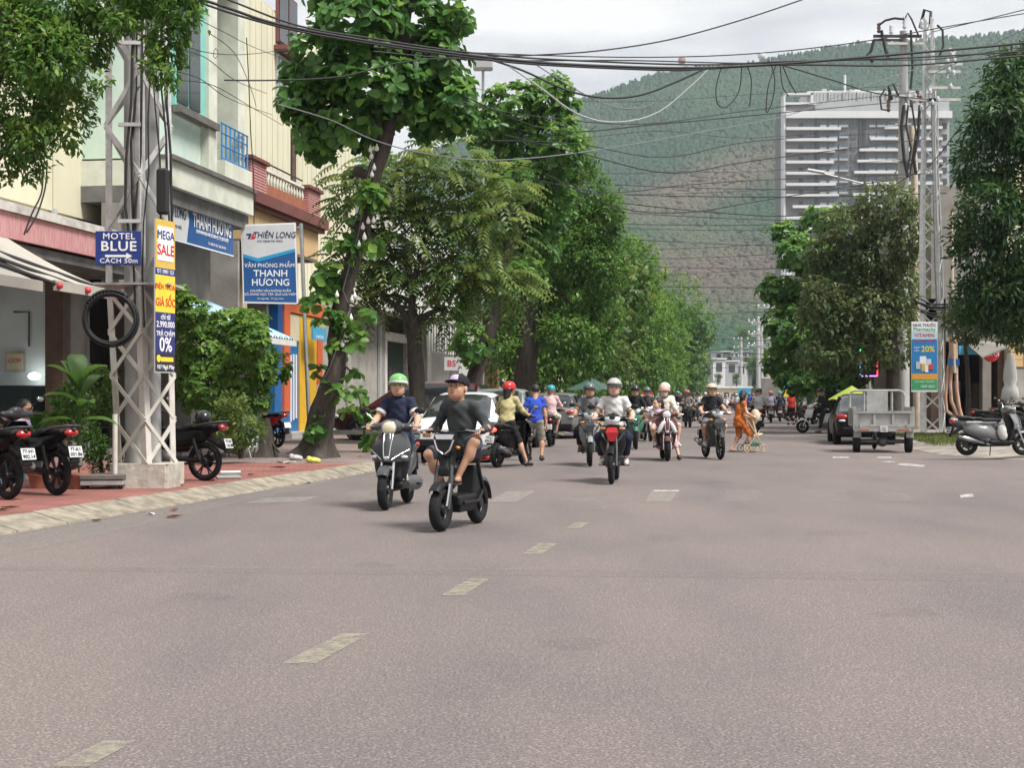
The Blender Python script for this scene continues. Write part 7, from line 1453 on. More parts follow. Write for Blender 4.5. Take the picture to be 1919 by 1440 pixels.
    MB().box((0, hl - 0.03, 0.42), (W * 0.7, 0.12, 0.16), 0, 0.03).build('front_grille', 'plastic_black', root); MB().box((0, -hl + 0.02, 0.42), (W * 0.82, 0.10, 0.16), 0, 0.03).build('rear_bumper', 'plastic_black' if kind == 'suv' else paint_, root)
    pl_ = MB().box((0, -hl - 0.02, 0.66), (0.34, 0.012, 0.2)).build('license_plate', 'plate_white', root); lettering(plate, 0.075, 'letter_navy', pl_, (0, -hl - 0.028, 0.66), bold=0.01)
    pl_ = MB().box((0, hl + 0.035, 0.45), (0.42, 0.012, 0.11)).build('license_plate', 'plate_white', root); lettering(plate, 0.08, 'letter_navy', pl_, (0, hl + 0.043, 0.45), (rad(90), 0, math.pi), bold=0.01)
    return root
# ---------- cargo tricycle seen from behind
def cargo_trike(pos, heading, label):
    hx_, hy_ = heading; o = thing('cargo_tricycle', (pos[0], pos[1], 0), math.atan2(-hx_, hy_), label, 'cargo tricycle')
    w = 1.40; M('truck_grey', (0.26, 0.26, 0.25), 0.7, 0, 4, col2=(0.40, 0.395, 0.38), detail=8, spec=0.3)
    def bx_(nm, c, s_, mt='truck_grey', par=None, ch=0.0): return MB().box(c, s_, 0, ch).build(nm, mt, par or o)
    bx_('bed_floor', (0, 0.85, 0.66), (w, 1.75, 0.06)); tg = bx_('tailgate', (0, -0.02, 0.82), (w - 0.06, 0.03, 0.36))
    for x in (-0.64, -0.22, 0.22, 0.64): bx_('rib', (x, -0.055, 0.82), (0.06, 0.035, 0.36), par=tg)
    for z_ in (0.665, 0.99): bx_('rail', (0, -0.06, z_), (w - 0.02, 0.045, 0.06), par=tg)
    for sx_ in (-1, 1):
        sd = bx_('side_board', (sx_ * (w / 2 - 0.015), 0.86, 0.88), (0.03, 1.72, 0.46))
        for k_ in range(6): bx_('rib', (sx_ * (w / 2 + 0.015), 0.15 + k_ * 0.3, 0.88), (0.03, 0.05, 0.46), par=sd)
        bx_('corner_post', (sx_ * (w / 2 - 0.01), -0.03, 0.84), (0.07, 0.09, 0.56)); bx_('hinge', (sx_ * 0.55, -0.09, 0.66), (0.05, 0.03, 0.09), 'chrome')
        t_ = MB().lathe([(0.14, -0.085), (0.25, -0.08), (0.265, -0.05), (0.265, 0.05), (0.25, 0.08), (0.14, 0.085)], axis='X', n=24).build('rear_wheel', 'tyre', o, (sx_ * (w / 2 - 0.08), 0.32, 0.265)); MB().lathe([(0.15, -0.06), (0.15, 0.07), (0.05, 0.09), (0.04, 0.1)], axis='X', n=18).build('rim', 'rim_silver', t_)
        bx_('lamp_panel', (sx_ * 0.47, -0.085, 0.56), (0.28, 0.03, 0.085), 'truck_grey'); bx_('tail_light', (sx_ * 0.47, -0.103, 0.56), (0.24, 0.01, 0.05), 'brown_panel')
        bx_('mud_flap', (sx_ * (w / 2 - 0.08), 0.02, 0.47), (0.18, 0.015, 0.2), 'truck_grey')
    bx_('rear_beam', (0, -0.04, 0.58), (w, 0.07, 0.12)); pl_ = bx_('license_plate', (0, -0.10, 0.585), (0.17, 0.012, 0.15), 'plate_white'); lettering('51L', 0.06, 'letter_navy', pl_, (0, -0.108, 0.615), bold=0.012); lettering('9432', 0.06, 'letter_navy', pl_, (0, -0.108, 0.555), bold=0.012)
    MB().tube([(-0.62, 0.32, 0.27), (0.62, 0.32, 0.27)], 0.05, 10).ell((0, 0.32, 0.27), (0.13, 0.13, 0.13), 12, 8).build('axle', 'engine', o)
    for sx_ in (-1, 1): MB().bar((sx_ * 0.33, 0.1, 0.58), (sx_ * 0.33, 2.6, 0.5), 0.06, 0.1).build('chassis_beam', 'plastic_black', o)
    t_ = MB().torus((0, 0, 0), 0.21, 0.05, 'X', 24, 8).build('front_wheel', 'tyre', o, (0, 2.55, 0.26)); MB().lathe([(0.16, -0.03), (0.16, 0.03), (0.04, 0.05)], axis='X', n=16).build('rim', 'rim_silver', t_)
    MB().tube([(-0.68, 1.72, 0.68), (-0.68, 1.72, 1.38), (-0.64, 1.72, 1.48), (-0.55, 1.72, 1.52), (0.55, 1.72, 1.52), (0.64, 1.72, 1.48), (0.68, 1.72, 1.38), (0.68, 1.72, 0.68)], 0.032, 8).build('hoop', 'truck_grey', o)
    for x in (-0.33, 0.36): MB().bar((x, 1.72, 0.7), (x, 1.72, 1.5), 0.05, 0.04).build('hoop_post', 'truck_grey', o)
    bx_('hoop_panel', (-0.0, 1.70, 1.2), (0.52, 0.02, 0.62), 'truck_grey'); bx_('hoop_panel', (0.0, 1.71, 1.5), (0.5, 0.02, 0.07), 'plate_white')
    MB().tube([(0, 2.55, 0.26), (0, 2.3, 0.9), (0, 2.2, 1.05)], 0.03, 8).build('fork', 'plastic_black', o); MB().tube([(-0.35, 2.1, 1.02), (0, 2.2, 1.04), (0.35, 2.1, 1.02)], 0.016, 6).build('handlebar', 'plastic_black', o)
    link('driver_seat', sdf_me('driver_seat', [srbox((0, 1.98, 0.8), (0.3, 0.14, 0.06), 0.04)], 0.02, 'seat_black'), o)
    return o
# ================================================================== people
M('skin_tan', (0.45, 0.25, 0.16), 0.55, 0.08, 8, spec=0.35); M('skin_mid', (0.54, 0.32, 0.22), 0.55, 0.08, 8, spec=0.35); M('skin_fair', (0.58, 0.38, 0.28), 0.55, 0.06, 8, spec=0.35)
M('hair_black', (0.012, 0.010, 0.010), 0.55, 0.3, 30); M('eye_white', (0.6, 0.58, 0.55), 0.3, 0); M('eye_dark', (0.015, 0.01, 0.008), 0.2, 0); M('lips', (0.28, 0.09, 0.08), 0.5, 0)
def cloth(name, col, col2=None, scale=8): return M(name, col, 0.85, 0.12 if col2 is None else 0, scale, 0.25, col2=col2, spec=0.2, bscale=22)
for n_, c_ in (('cloth_navy', (0.022, 0.028, 0.055)), ('cloth_black', (0.018, 0.019, 0.022)), ('cloth_charcoal', (0.05, 0.055, 0.058)), ('cloth_jeans', (0.03, 0.05, 0.09)), ('cloth_white', (0.58, 0.57, 0.55)), ('cloth_grey', (0.16, 0.16, 0.175)), ('cloth_khaki', (0.25, 0.235, 0.20)), ('cloth_olive', (0.42, 0.37, 0.19)), ('cloth_blue', (0.03, 0.07, 0.42)), ('cloth_pink', (0.62, 0.42, 0.42)), ('cloth_palegrey', (0.42, 0.42, 0.43)), ('cloth_denim_short', (0.06, 0.08, 0.13)), ('cloth_red', (0.45, 0.03, 0.03)), ('cloth_lilac', (0.45, 0.40, 0.52)), ('cloth_cream', (0.6, 0.55, 0.46)), ('cloth_brown', (0.12, 0.08, 0.06))): cloth(n_, c_)
cloth('cloth_orange_print', (0.68, 0.17, 0.025), (0.30, 0.10, 0.04), 9); cloth('cloth_stripe', (0.55, 0.53, 0.52), (0.1, 0.08, 0.08), 12)
M('shoe_white', (0.55, 0.54, 0.52), 0.6, 0.05); M('shoe_black', (0.02, 0.02, 0.02), 0.5, 0.1); M('shoe_brown', (0.12, 0.07, 0.05), 0.6, 0.1); M('sandal', (0.05, 0.035, 0.03), 0.7, 0.1)
for n_, c_ in (('helmet_green', (0.16, 0.40, 0.13)), ('helmet_red', (0.55, 0.02, 0.03)), ('helmet_grey', (0.10, 0.12, 0.12)), ('helmet_silver', (0.40, 0.39, 0.37)), ('helmet_cream', (0.55, 0.45, 0.33)), ('helmet_peach', (0.60, 0.40, 0.31)), ('helmet_teal', (0.04, 0.28, 0.34)), ('helmet_black', (0.02, 0.02, 0.022)), ('helmet_white', (0.6, 0.6, 0.6)), ('helmet_pink', (0.45, 0.16, 0.18))): paint(n_, c_, 0.25, 0.5)
def Vn(a): return np.array(a, float)
def ik(a, b, l1, l2, pole):
    a, b = Vn(a), Vn(b); d = b - a; L = np.linalg.norm(d); L_ = min(max(L, abs(l1 - l2) + 1e-3), (l1 + l2) * 0.998); u = d / L; x = (l1 * l1 - l2 * l2 + L_ * L_) / (2 * L_); h = math.sqrt(max(0, l1 * l1 - x * x))
    p = Vn(pole); p = p - u * (p @ u); p = p / max(1e-6, np.linalg.norm(p)); return a + u * x + p * h
HEAD = None
def head_parts():
    global HEAD
    if HEAD is None:
        pr = [sell((0, -0.012, 0.03), (0.076, 0.094, 0.092), 0.03), sell((0, 0.022, -0.03), (0.062, 0.070, 0.086), 0.03), sell((0, 0.045, -0.088), (0.036, 0.035, 0.026), 0.03), rcone((0, 0.088, 0.012), (0, 0.106, -0.026), 0.008, 0.013, 0.012), sell((-0.012, 0.098, -0.03), (0.011, 0.011, 0.009), 0.008), sell((0.012, 0.098, -0.03), (0.011, 0.011, 0.009), 0.008),
              rcone((-0.04, 0.072, 0.028), (0.04, 0.072, 0.028), 0.014, 0.014, 0.02), sell((-0.042, 0.058, -0.028), (0.022, 0.022, 0.022), 0.02), sell((0.042, 0.058, -0.028), (0.022, 0.022, 0.022), 0.02), sell((-0.079, -0.008, -0.012), (0.010, 0.020, 0.031), 0.008), sell((0.079, -0.008, -0.012), (0.010, 0.020, 0.031), 0.008),
              rcone((0, 0.070, -0.056), (0, 0.075, -0.066), 0.022, 0.021, 0.03), sell((-0.034, 0.042, -0.055), (0.03, 0.034, 0.04), 0.03), sell((0.034, 0.042, -0.055), (0.03, 0.034, 0.04), 0.03), rcone((0, -0.02, -0.07), (0, -0.035, -0.19), 0.050, 0.054, 0.03), sell((-0.031, 0.092, 0.006), (0.017, 0.013, 0.010), 0.008, None, True), sell((0.031, 0.092, 0.006), (0.017, 0.013, 0.010), 0.008, None, True)]
        V_, Q_ = solid(pr, 0.0065); parts = [(V_, Q_, 0)]
        def small(prims, mi, vx=0.004): v_, q_ = solid(prims, vx); parts.append((v_, q_, mi))
        for sx_ in (-1, 1):
            small([sell((sx_ * 0.031, 0.0735, 0.006), (0.0135, 0.0115, 0.0095), 0.003)], 2, 0.003); small([sell((sx_ * 0.031, 0.0835, 0.006), (0.0085, 0.005, 0.0075), 0.002)], 3, 0.0022)
            small([rcone((sx_ * 0.015, 0.089, 0.031), (sx_ * 0.046, 0.078, 0.035), 0.0065, 0.0045, 0.003)], 1, 0.003); small([rcone((sx_ * 0.019, 0.0845, 0.0155), (sx_ * 0.043, 0.076, 0.0135), 0.0025, 0.002, 0.002)], 1, 0.0022)
        small([rcone((-0.02, 0.094, -0.0605), (0, 0.1005, -0.0585), 0.004, 0.0065, 0.004), rcone((0, 0.1005, -0.0585), (0.02, 0.094, -0.0605), 0.0052, 0.003, 0.004), rcone((-0.015, 0.094, -0.067), (0.015, 0.094, -0.067), 0.0045, 0.0045, 0.004)], 4, 0.003)
        HEAD = join_np(parts)
    return HEAD
def hand_prims(kind, g, ax, fw, side):
    """grip: fingers closed round a bar at g (ax = outward along the bar, fw = from the wrist forward); else relaxed"""
    g, a = Vn(g), unit(Vn(ax)); f_ = Vn(fw); f_ = unit(f_ - a * (f_ @ a)); u = np.cross(a, f_) ; u = u if u[2] > 0 else -u
    pr = []
    if kind == 'grip':
        pr.append(srbox(g - f_ * 0.030 + u * 0.030, (0.040, 0.036, 0.013), 0.012, 0.01, rot=Matrix((a, f_, u)).transposed()))
        for o_, l in ((-0.031, 0.95), (-0.010, 1.05), (0.011, 1.0), (0.031, 0.82)):
            c = g + a * o_; k1 = c + f_ * 0.004 + u * 0.034; k2 = c + f_ * 0.034 * l + u * 0.016; k3 = c + f_ * 0.028 * l - u * 0.022 * l; k4 = c - f_ * 0.004 - u * 0.029
            pr += [rcone(k1, k2, 0.0098, 0.009, 0.004), rcone(k2, k3, 0.009, 0.0082, 0.004), rcone(k3, k4, 0.0082, 0.0072, 0.004)]
        t0 = g - a * 0.036 - f_ * 0.03 + u * 0.022; t1 = g - a * 0.052 + f_ * 0.005 + u * 0.004; t2 = g - a * 0.043 + f_ * 0.026 - u * 0.014
        pr += [rcone(t0, t1, 0.013, 0.011, 0.006), rcone(t1, t2, 0.0105, 0.009, 0.005)]
    else:
        d = f_; inn = a   # d: along the forearm, a: towards the thumb side
        nrm = np.cross(d, inn); pr.append(srbox(g + d * 0.045, (0.038, 0.045, 0.013), 0.012, 0.01, rot=Matrix((inn, d, nrm)).transposed()))
        for o_, l in ((0.030, 0.9), (0.010, 1.0), (-0.010, 0.95), (-0.029, 0.75)):
            c = g + inn * o_ + d * 0.088; k2 = c + d * 0.035 * l + nrm * 0.008 * side; k3 = k2 + d * 0.022 * l + nrm * 0.018 * side; k4 = k3 + d * 0.010 * l + nrm * 0.016 * side
            pr += [rcone(c, k2, 0.0095, 0.0088, 0.004), rcone(k2, k3, 0.0086, 0.008, 0.004), rcone(k3, k4, 0.008, 0.0068, 0.004)]
        t0 = g + inn * 0.032 + d * 0.02; t1 = g + inn * 0.055 + d * 0.05; t2 = t1 + d * 0.03 + nrm * 0.006 * side
        pr += [rcone(t0, t1, 0.013, 0.0105, 0.006), rcone(t1, t2, 0.0102, 0.0085, 0.005)]
    return pr
def person(label, pos, heading, J, skin='skin_mid', top=('cloth_white', 0.62), bottom=('cloth_navy', 0.92), shoes=('shoe', 'shoe_black'), helmet=None, hair=None, look=(0, 0, 0), vx=0.016, z=0.0, scale=1.0, group='people in the street', mask=None, collar=None, cuffs=None, cap=False, skirt=False, fat=1.0, seed=0, print_=None, long_top=0.0, zip_=False):
    """J: joints in the local frame (y ahead): pelvis, lean, sho (shoulder offset), hands [(pos, kind, axis)], feet [(ankle, toe direction)], knee/elbow poles"""
    hx_, hy_ = heading; rz = math.atan2(-hx_, hy_)
    Pv = Vn(J['pelvis']); tl = Vn(J.get('tilt', (0, 0.10, 0.47))); C_ = Pv + tl * 0.55; N_ = Pv + tl * 1.06; ta_ = Vn(J.get('turn', 0.0)); cs, sn_ = math.cos(ta_), math.sin(ta_)
    S_ = [Pv + tl * 0.98 + Vn((sx_ * 0.15 * cs * fat, sx_ * 0.15 * sn_, -0.01)) for sx_ in (-1, 1)]; Hd = N_ + Vn(J.get('neck', (0, 0.045, 0.150)))
    hip = [Pv + Vn((sx_ * 0.085, 0.0, -0.02)) for sx_ in (-1, 1)]
    body, shirt, pants, planes_s, planes_p = [], [], [], [], []
    body += [sell(Pv, (0.145, 0.105, 0.10), 0.05), rcone(Pv, C_, 0.10, 0.115, 0.05), sell(C_ + Vn((0, 0, 0.05)), (0.145, 0.10, 0.15), 0.05), rcone(N_ - Vn((0, 0, 0.05)), Hd - Vn((0, 0.02, 0.07)), 0.053, 0.05, 0.03)]
    sm_ = top[0]; f_ = fat
    shirt += [sell(Pv + Vn((0, 0.005, 0.035)), (0.162 * f_, 0.128 * f_, 0.11), 0.06), rcone(Pv + Vn((0, 0.012 * f_, 0.03)), C_, 0.132 * f_, 0.130 * f_, 0.09), sell(C_ + Vn((0, -0.006, 0.06)), (0.146 * f_, 0.112 * f_, 0.16), 0.11)]
    for s_ in S_: shirt.append(rcone(N_ - Vn((0, 0, 0.045)), s_, 0.062, 0.064, 0.04)); body.append(rcone(N_ - Vn((0, 0, 0.05)), s_, 0.05, 0.048, 0.04))
    shirt += [rcone(N_ + Vn((0, 0.03, -0.07)), N_ + Vn((0, 0.028, 0.01)), 0.088, 0.072, 0.04), rcone(N_ + Vn((0, 0.03, -0.07)), C_ + Vn((0, 0.02, 0.06)), 0.088, 0.11, 0.05)]
    if long_top > 0: shirt.append(rcone(Pv, Pv - Vn((0, 0, long_top)), 0.15, 0.17, 0.06))
    planes_s.append((Pv - Vn((0, 0, 0.055 + long_top)), (0, 0, -1), None)); planes_s.append((N_ + Vn((0, 0.0, 0.024)), (0, 0.05, 1.0), 0.2))
    wr_l = []
    for i, (hp, kind, ax) in enumerate(J['hands']):
        sx_ = (-1, 1)[i]; hp = Vn(hp); pole = J.get('elbow', [(-0.55, -0.4, -0.8), (0.55, -0.4, -0.8)])[i]
        wr = hp + Vn((0, -0.055, 0.022)) if kind == 'grip' else hp
        El = ik(S_[i], wr, 0.275, 0.25, pole); d = unit(wr - El); wr = El + d * min(np.linalg.norm(wr - El), 0.27); wr_l.append((wr, d))
        body += [rcone(S_[i], El, 0.047, 0.039, 0.03), rcone(El, wr, 0.040, 0.026, 0.03), sell(El + (wr - El) * 0.25, (0.042, 0.042, 0.042), 0.03)]
        fr_ = top[1]
        if fr_ <= 1: e_ = S_[i] + (El - S_[i]) * fr_; shirt.append(rcone(S_[i], e_, 0.063, 0.064, 0.03)); planes_s.append((e_ - unit(El - S_[i]) * 0.02, unit(El - S_[i]), 0.11))
        else:
            e_ = El + (wr - El) * (fr_ - 1); shirt += [rcone(S_[i], El, 0.060, 0.050, 0.03), rcone(El, e_, 0.050, 0.040, 0.03)]; planes_s.append((e_ - d * 0.01, d, 0.08))
    feet = []
    for i, (an, td) in enumerate(J['feet']):
        an = Vn(an); pole = J.get('knee', [(-0.25, 1, 0.5), (0.25, 1, 0.5)])[i]; K = ik(hip[i], an, 0.405, 0.40, pole); d = unit(an - K)
        body += [rcone(hip[i], K, 0.082, 0.055, 0.04), rcone(K, an, 0.050, 0.033, 0.03), sell(K + (an - K) * 0.28 - Vn((0, 0.012, 0)), (0.054, 0.056, 0.10), 0.04)]
        t_ = unit(Vn(td)); body += [rcone(an - t_ * 0.03 - Vn((0, 0, 0.035)), an + t_ * 0.11 - Vn((0, 0, 0.05)), 0.032, 0.026, 0.03)]; feet.append((an, t_))
        if not skirt:
            fr_ = bottom[1]; pants += [rcone(hip[i], K if fr_ > 0.5 else hip[i] + (K - hip[i]) * fr_ * 2, 0.102, 0.076 if fr_ > 0.5 else 0.088, 0.04)]
            if fr_ > 0.5: e_ = K + (an - K) * (fr_ - 0.5) * 2; pants.append(rcone(K, e_, 0.074, 0.056, 0.03)); planes_p.append((e_ - d * 0.012, d, 0.10))
            else: e_ = hip[i] + (K - hip[i]) * fr_ * 2; dd_ = unit(K - hip[i]); planes_p.append((e_ + dd_ * 0.02, dd_, 0.14))
    pants += [sell(Pv + Vn((0, -0.005, -0.005)), (0.162 * f_, 0.128 * f_, 0.115), 0.05)]
    parts = []
    V_, Q_ = solid(body, vx); parts.append((V_, Q_, 0))
    for i, (hp, kind, ax) in enumerate(J['hands']):
        wr, d = wr_l[i]
        if kind == 'grip': pr = hand_prims('grip', hp, ax, d, 1); pr.append(rcone(wr - d * 0.02, Vn(hp) - unit(d) * 0.02 + Vn((0, 0, 0.028)), 0.026, 0.024, 0.015))
        else: pr = hand_prims('open', wr, ax, d, (1, -1)[i]); pr.append(rcone(wr - d * 0.02, wr + d * 0.03, 0.026, 0.025, 0.015))
        v_, q_ = solid(pr, 0.0065 if vx < 0.02 else 0.010); parts.append((v_, q_, 0))
    hv, hq, hm_ = head_parts(); ya, pi_, ro = look; Rm = np.array(Matrix.Rotation(ya, 3, 'Z') @ Matrix.Rotation(pi_, 3, 'X') @ Matrix.Rotation(ro, 3, 'Y')); parts.append((hv @ Rm.T * 1.19 + Hd, hq, hm_))
    V_, Q_, mi = join_np(parts); me_ = np_mesh('person', V_, Q_, [skin, 'hair_black', 'eye_white', 'eye_dark', 'lips'], smooth=True, mi=mi)
    o = link('person', me_, None, (pos[0], pos[1], z), (0, 0, rz)); o.scale = (scale,) * 3; tag(o, label, 'person', group)
    V_, Q_ = solid(shirt, vx, planes_s, 0.0048, seed, 17.0); sh_ = link('shirt', np_mesh('shirt', V_, Q_, top[0], smooth=True), o)
    if not skirt: V_, Q_ = solid(pants, vx, planes_p + [(Pv + Vn((0, 0, 0.09)), (0, 0, 1), 0.3)], 0.0045, seed + 2); link('trousers', np_mesh('trousers', V_, Q_, bottom[0], smooth=True), o)
    else: V_, Q_ = solid([sell(Pv, (0.16, 0.125, 0.12), 0.05), rcone(Pv, Pv - Vn((0, 0, 0.5)), 0.14, 0.16, 0.05)], vx, [(Pv - Vn((0, 0, bottom[1])), (0, 0, -1), None)], 0.006, seed); link('skirt', np_mesh('skirt', V_, Q_, bottom[0], smooth=True), o)
    for i, (an, t_) in enumerate(feet):
        side = np.cross(t_, (0, 0, 1))
        if shoes[0] == 'shoe':
            V_, Q_ = solid([rcone(an - t_ * 0.045 - Vn((0, 0, 0.03)), an + t_ * 0.13 - Vn((0, 0, 0.045)), 0.044, 0.036, 0.03), rcone(an - Vn((0, 0, 0.03)), an + Vn((0, 0, 0.0)), 0.045, 0.042, 0.03)], 0.012, [(an - Vn((0, 0, 0.085)), (0, 0, -1), None)]); link('shoe', np_mesh('shoe', V_, Q_, shoes[1], smooth=True), o)
        else:
            V_, Q_ = solid([rcone(an - t_ * 0.055 - Vn((0, 0, 0.078)), an + t_ * 0.15 - Vn((0, 0, 0.08)), 0.036, 0.042, 0.02)], 0.010, [(an - Vn((0, 0, 0.066)), (0, 0, 1), None), (an - Vn((0, 0, 0.088)), (0, 0, -1), None)]); sl_ = link('sandal', np_mesh('sandal', V_, Q_, shoes[1]), o)
            b_ = MB(); tt_ = Vector(an + t_ * 0.10 - Vn((0, 0, 0.028))); b_.tube([Vector(an + t_ * 0.03 + side * 0.034 - Vn((0, 0, 0.06))), tt_, Vector(an + t_ * 0.03 - side * 0.034 - Vn((0, 0, 0.06)))], 0.007, 5); b_.build('strap', shoes[1], sl_)
    hR = Matrix(Rm.tolist()).to_4x4(); hM = Matrix.Translation(Vector(Hd)) @ hR @ Matrix.Scale(1.19, 4)
    def on_head(nm, me2, mat=None, parent=o):
        k_ = link(nm, me2, parent); k_.matrix_local = hM
        return mat_obj(k_, mat) if mat else k_
    if helmet:
        def mk():
            m = MB().ell((0, -0.012, 0.045), (0.105, 0.128, 0.098), 26, 9, 0, -14, 88); m.loft([[(math.cos(a) * 0.105 * s_, -0.012 + math.sin(a) * 0.128 * s_, z_) for a in np.linspace(0, 2 * math.pi, 26, endpoint=False)] for s_, z_ in ((0.975, 0.024), (1.03, 0.026), (1.03, 0.014), (0.93, 0.010))], 0, True, False); return m.mesh('helmet', 'helmet_red')
        h_ = on_head('helmet', cached('helmet', mk), helmet)
        def mkv():
            rows = []
            for i in range(9): a = rad(28 + 124 * i / 8); rows.append([(math.cos(a) * 0.106, -0.012 + math.sin(a) * 0.129, 0.030), (math.cos(a) * 0.122, -0.012 + math.sin(a) * 0.146, 0.028), (math.cos(a) * 0.118, -0.012 + math.sin(a) * 0.162, 0.026)])
            m = MB().sheet(rows); m.sheet([[(p[0], p[1], p[2] - 0.004) for p in r_] for r_ in rows]); return m.mesh('visor', 'helmet_black')
        k_ = link('visor', cached('visor', mkv), h_); mat_obj(k_, 'helmet_black' if helmet not in ('helmet_green', 'helmet_peach', 'helmet_cream') else helmet)
        k_ = link('chin_strap', cached('strap', lambda: MB().tube([(-0.093, 0.0, 0.0), (-0.082, 0.03, -0.06), (-0.04, 0.055, -0.115), (0, 0.06, -0.122), (0.04, 0.055, -0.115), (0.082, 0.03, -0.06), (0.093, 0.0, 0.0)], 0.008, 6, flat=0.4).mesh('chin_strap', 'helmet_black')), h_)
        k_ = link('helmet_band', cached('band', lambda: MB().ell((0, -0.012, 0.045), (0.1065, 0.1295, 0.09), 26, 3, 0, -14, 6).mesh('helmet_band', 'helmet_black')), h_); mat_obj(k_, {'helmet_green': 'helmet_white', 'helmet_cream': 'helmet_black', 'helmet_silver': 'helmet_grey'}.get(helmet, helmet))
    hair_pr = [sell((0, -0.020, 0.038), (0.083, 0.097, 0.093), 0.02)]; hp_ = [(Vn((0, 0.055, 0.055)), unit(Vn((0, 0.8, -0.55))), None)]
    if hair in ('long', 'bun'): hair_pr += [rcone((0, -0.07, 0.0), (0, -0.095, -0.17), 0.075, 0.05, 0.03)]
    if hair == 'bun': hair_pr += [sell((0, -0.12, -0.03), (0.045, 0.045, 0.045), 0.02)]
    if hair or (not helmet and not cap):
        V_, Q_ = cached(('hair', hair), lambda: solid(hair_pr, 0.008, hp_ if hair not in ('long', 'bun') else [(Vn((0, 0.05, 0.05)), unit(Vn((0, 0.95, -0.3))), None)], 0.003, 1.0, 60)); on_head('hair', np_mesh('hair', V_, Q_, 'hair_black', smooth=True))
    if cap:
        h_ = on_head('cap', MB().ell((0, -0.012, 0.042), (0.092, 0.112, 0.088), 22, 8, 0, -8, 88).mesh('cap', 'cloth_black'))
        rows = []
        for i in range(9): a = rad(25 + 130 * i / 8); rows.append([(math.cos(a) * 0.091, -0.012 + math.sin(a) * 0.111, 0.04), (math.cos(a) * 0.098, -0.0 + math.sin(a) * 0.145, 0.044), (math.cos(a) * 0.088, 0.01 + math.sin(a) * 0.175, 0.04)])
        link('cap_bill', MB().sheet(rows).sheet([[(p[0], p[1], p[2] - 0.006) for p in r_] for r_ in rows]).mesh('cap_bill', 'cloth_black'), h_)
        M('cap_front', (0.32, 0.16, 0.42), 0.7, 0, 28, col2=(0.6, 0.55, 0.6)); rows = [[(math.cos(rad(a)) * 0.094 * math.cos(rad(e)), -0.012 + math.sin(rad(a)) * 0.114 * math.cos(rad(e)), 0.042 + 0.09 * math.sin(rad(e))) for a in range(62, 119, 8)] for e in range(12, 56, 8)]; link('cap_badge', MB().sheet(rows).mesh('cap_badge', 'cap_front'), h_)
    if mask: V_, Q_ = cached('mask', lambda: solid([sell((0, 0.035, -0.05), (0.066, 0.074, 0.062), 0.02)], 0.006, [(Vn((0, 0.02, 0)), (0, -1, 0), None)])); on_head('face_mask', np_mesh('face_mask', V_, Q_, mask, smooth=True))
    if collar:
        rg = []
        for f2, dz in ((0.0, 0.0), (0.25, 0.03), (1.0, -0.01)):
            rg.append([tuple(N_ + Vn((math.cos(a) * (0.066 + 0.02 * f2), 0.008 + math.sin(a) * (0.066 + 0.022 * f2), 0.0 + dz))) for a in np.linspace(rad(118), rad(422), 18)])
        MB().loft(rg, 0, True, False, False).build('collar', collar, sh_)
    if cuffs:
        for i in range(2):
            wr, d = wr_l[i]; e_ = S_[i]; El = wr - d * 0.25; c = S_[i] + (El - S_[i]) * top[1]; dd_ = unit(El - S_[i]); MB().tube([Vector(c - dd_ * 0.055), Vector(c - dd_ * 0.015)], 0.071, 14).build('cuff', cuffs, sh_)
    if zip_: MB().tube([Vector(C_ + Vn((0, 0.125, 0.01))), Vector(C_ + Vn((0, 0.122, 0.1))), Vector(N_ + Vn((0, 0.072, 0.0)))], 0.006, 6).build('zip', 'chrome', sh_)
    if print_: lettering(print_, 0.07, 'letter_white', sh_, tuple(C_ + Vn((0, 0.128 * f_, 0.02))), (rad(90), 0, math.pi), bold=0.01)
    return o
def ride(style='scooter', lean=0.08, seat_y=-0.16, up=0.0, foot=None, turn=0.0, spread=0.0, ebike=False):
    if style == 'scooter': g = [(-0.295, 0.255, 0.992), (0.295, 0.255, 0.992)]; ft_ = foot or [((-0.13, 0.16, 0.42), (0, 1, 0)), ((0.13, 0.16, 0.42), (0, 1, 0))]; ps = (0, seat_y, 0.89 + up)
    elif style == 'ebike': g = [(-0.29, 0.215, 1.0), (0.29, 0.215, 1.0)]; ft_ = foot or [((-0.10, 0.16, 0.44), (0, 1, 0)), ((0.10, 0.16, 0.44), (0, 1, 0))]; ps = (0, seat_y, 0.86 + up)
    else: g = [(-0.295, 0.25, 1.005), (0.295, 0.25, 1.005)]; ft_ = foot or [((-0.19, 0.0, 0.36), (-0.1, 1, -0.1)), ((0.19, 0.0, 0.36), (0.1, 1, -0.1))]; ps = (0, seat_y, 0.87 + up)
    return dict(pelvis=ps, tilt=(0, lean, 0.465), hands=[(g[0], 'grip', (-1, 0.2, 0)), (g[1], 'grip', (1, 0.2, 0))], feet=ft_, knee=[(-0.35 - spread, 1, 0.6), (0.35 + spread, 1, 0.6)], turn=turn)
# ================================================================== who and what is in the street
def H2(x, y): n_ = math.hypot(x, y); return (x / n_, y / n_)
def mid(front, heading, wb=0.63): return Vector((front[0] - heading[0] * wb, front[1] - heading[1] * wb, 0))   # from the front wheel's contact to the middle
RD = (SN, CN)
PB = 'motorbike riders coming down the street'; MBG = 'motorbikes ridden in the street'
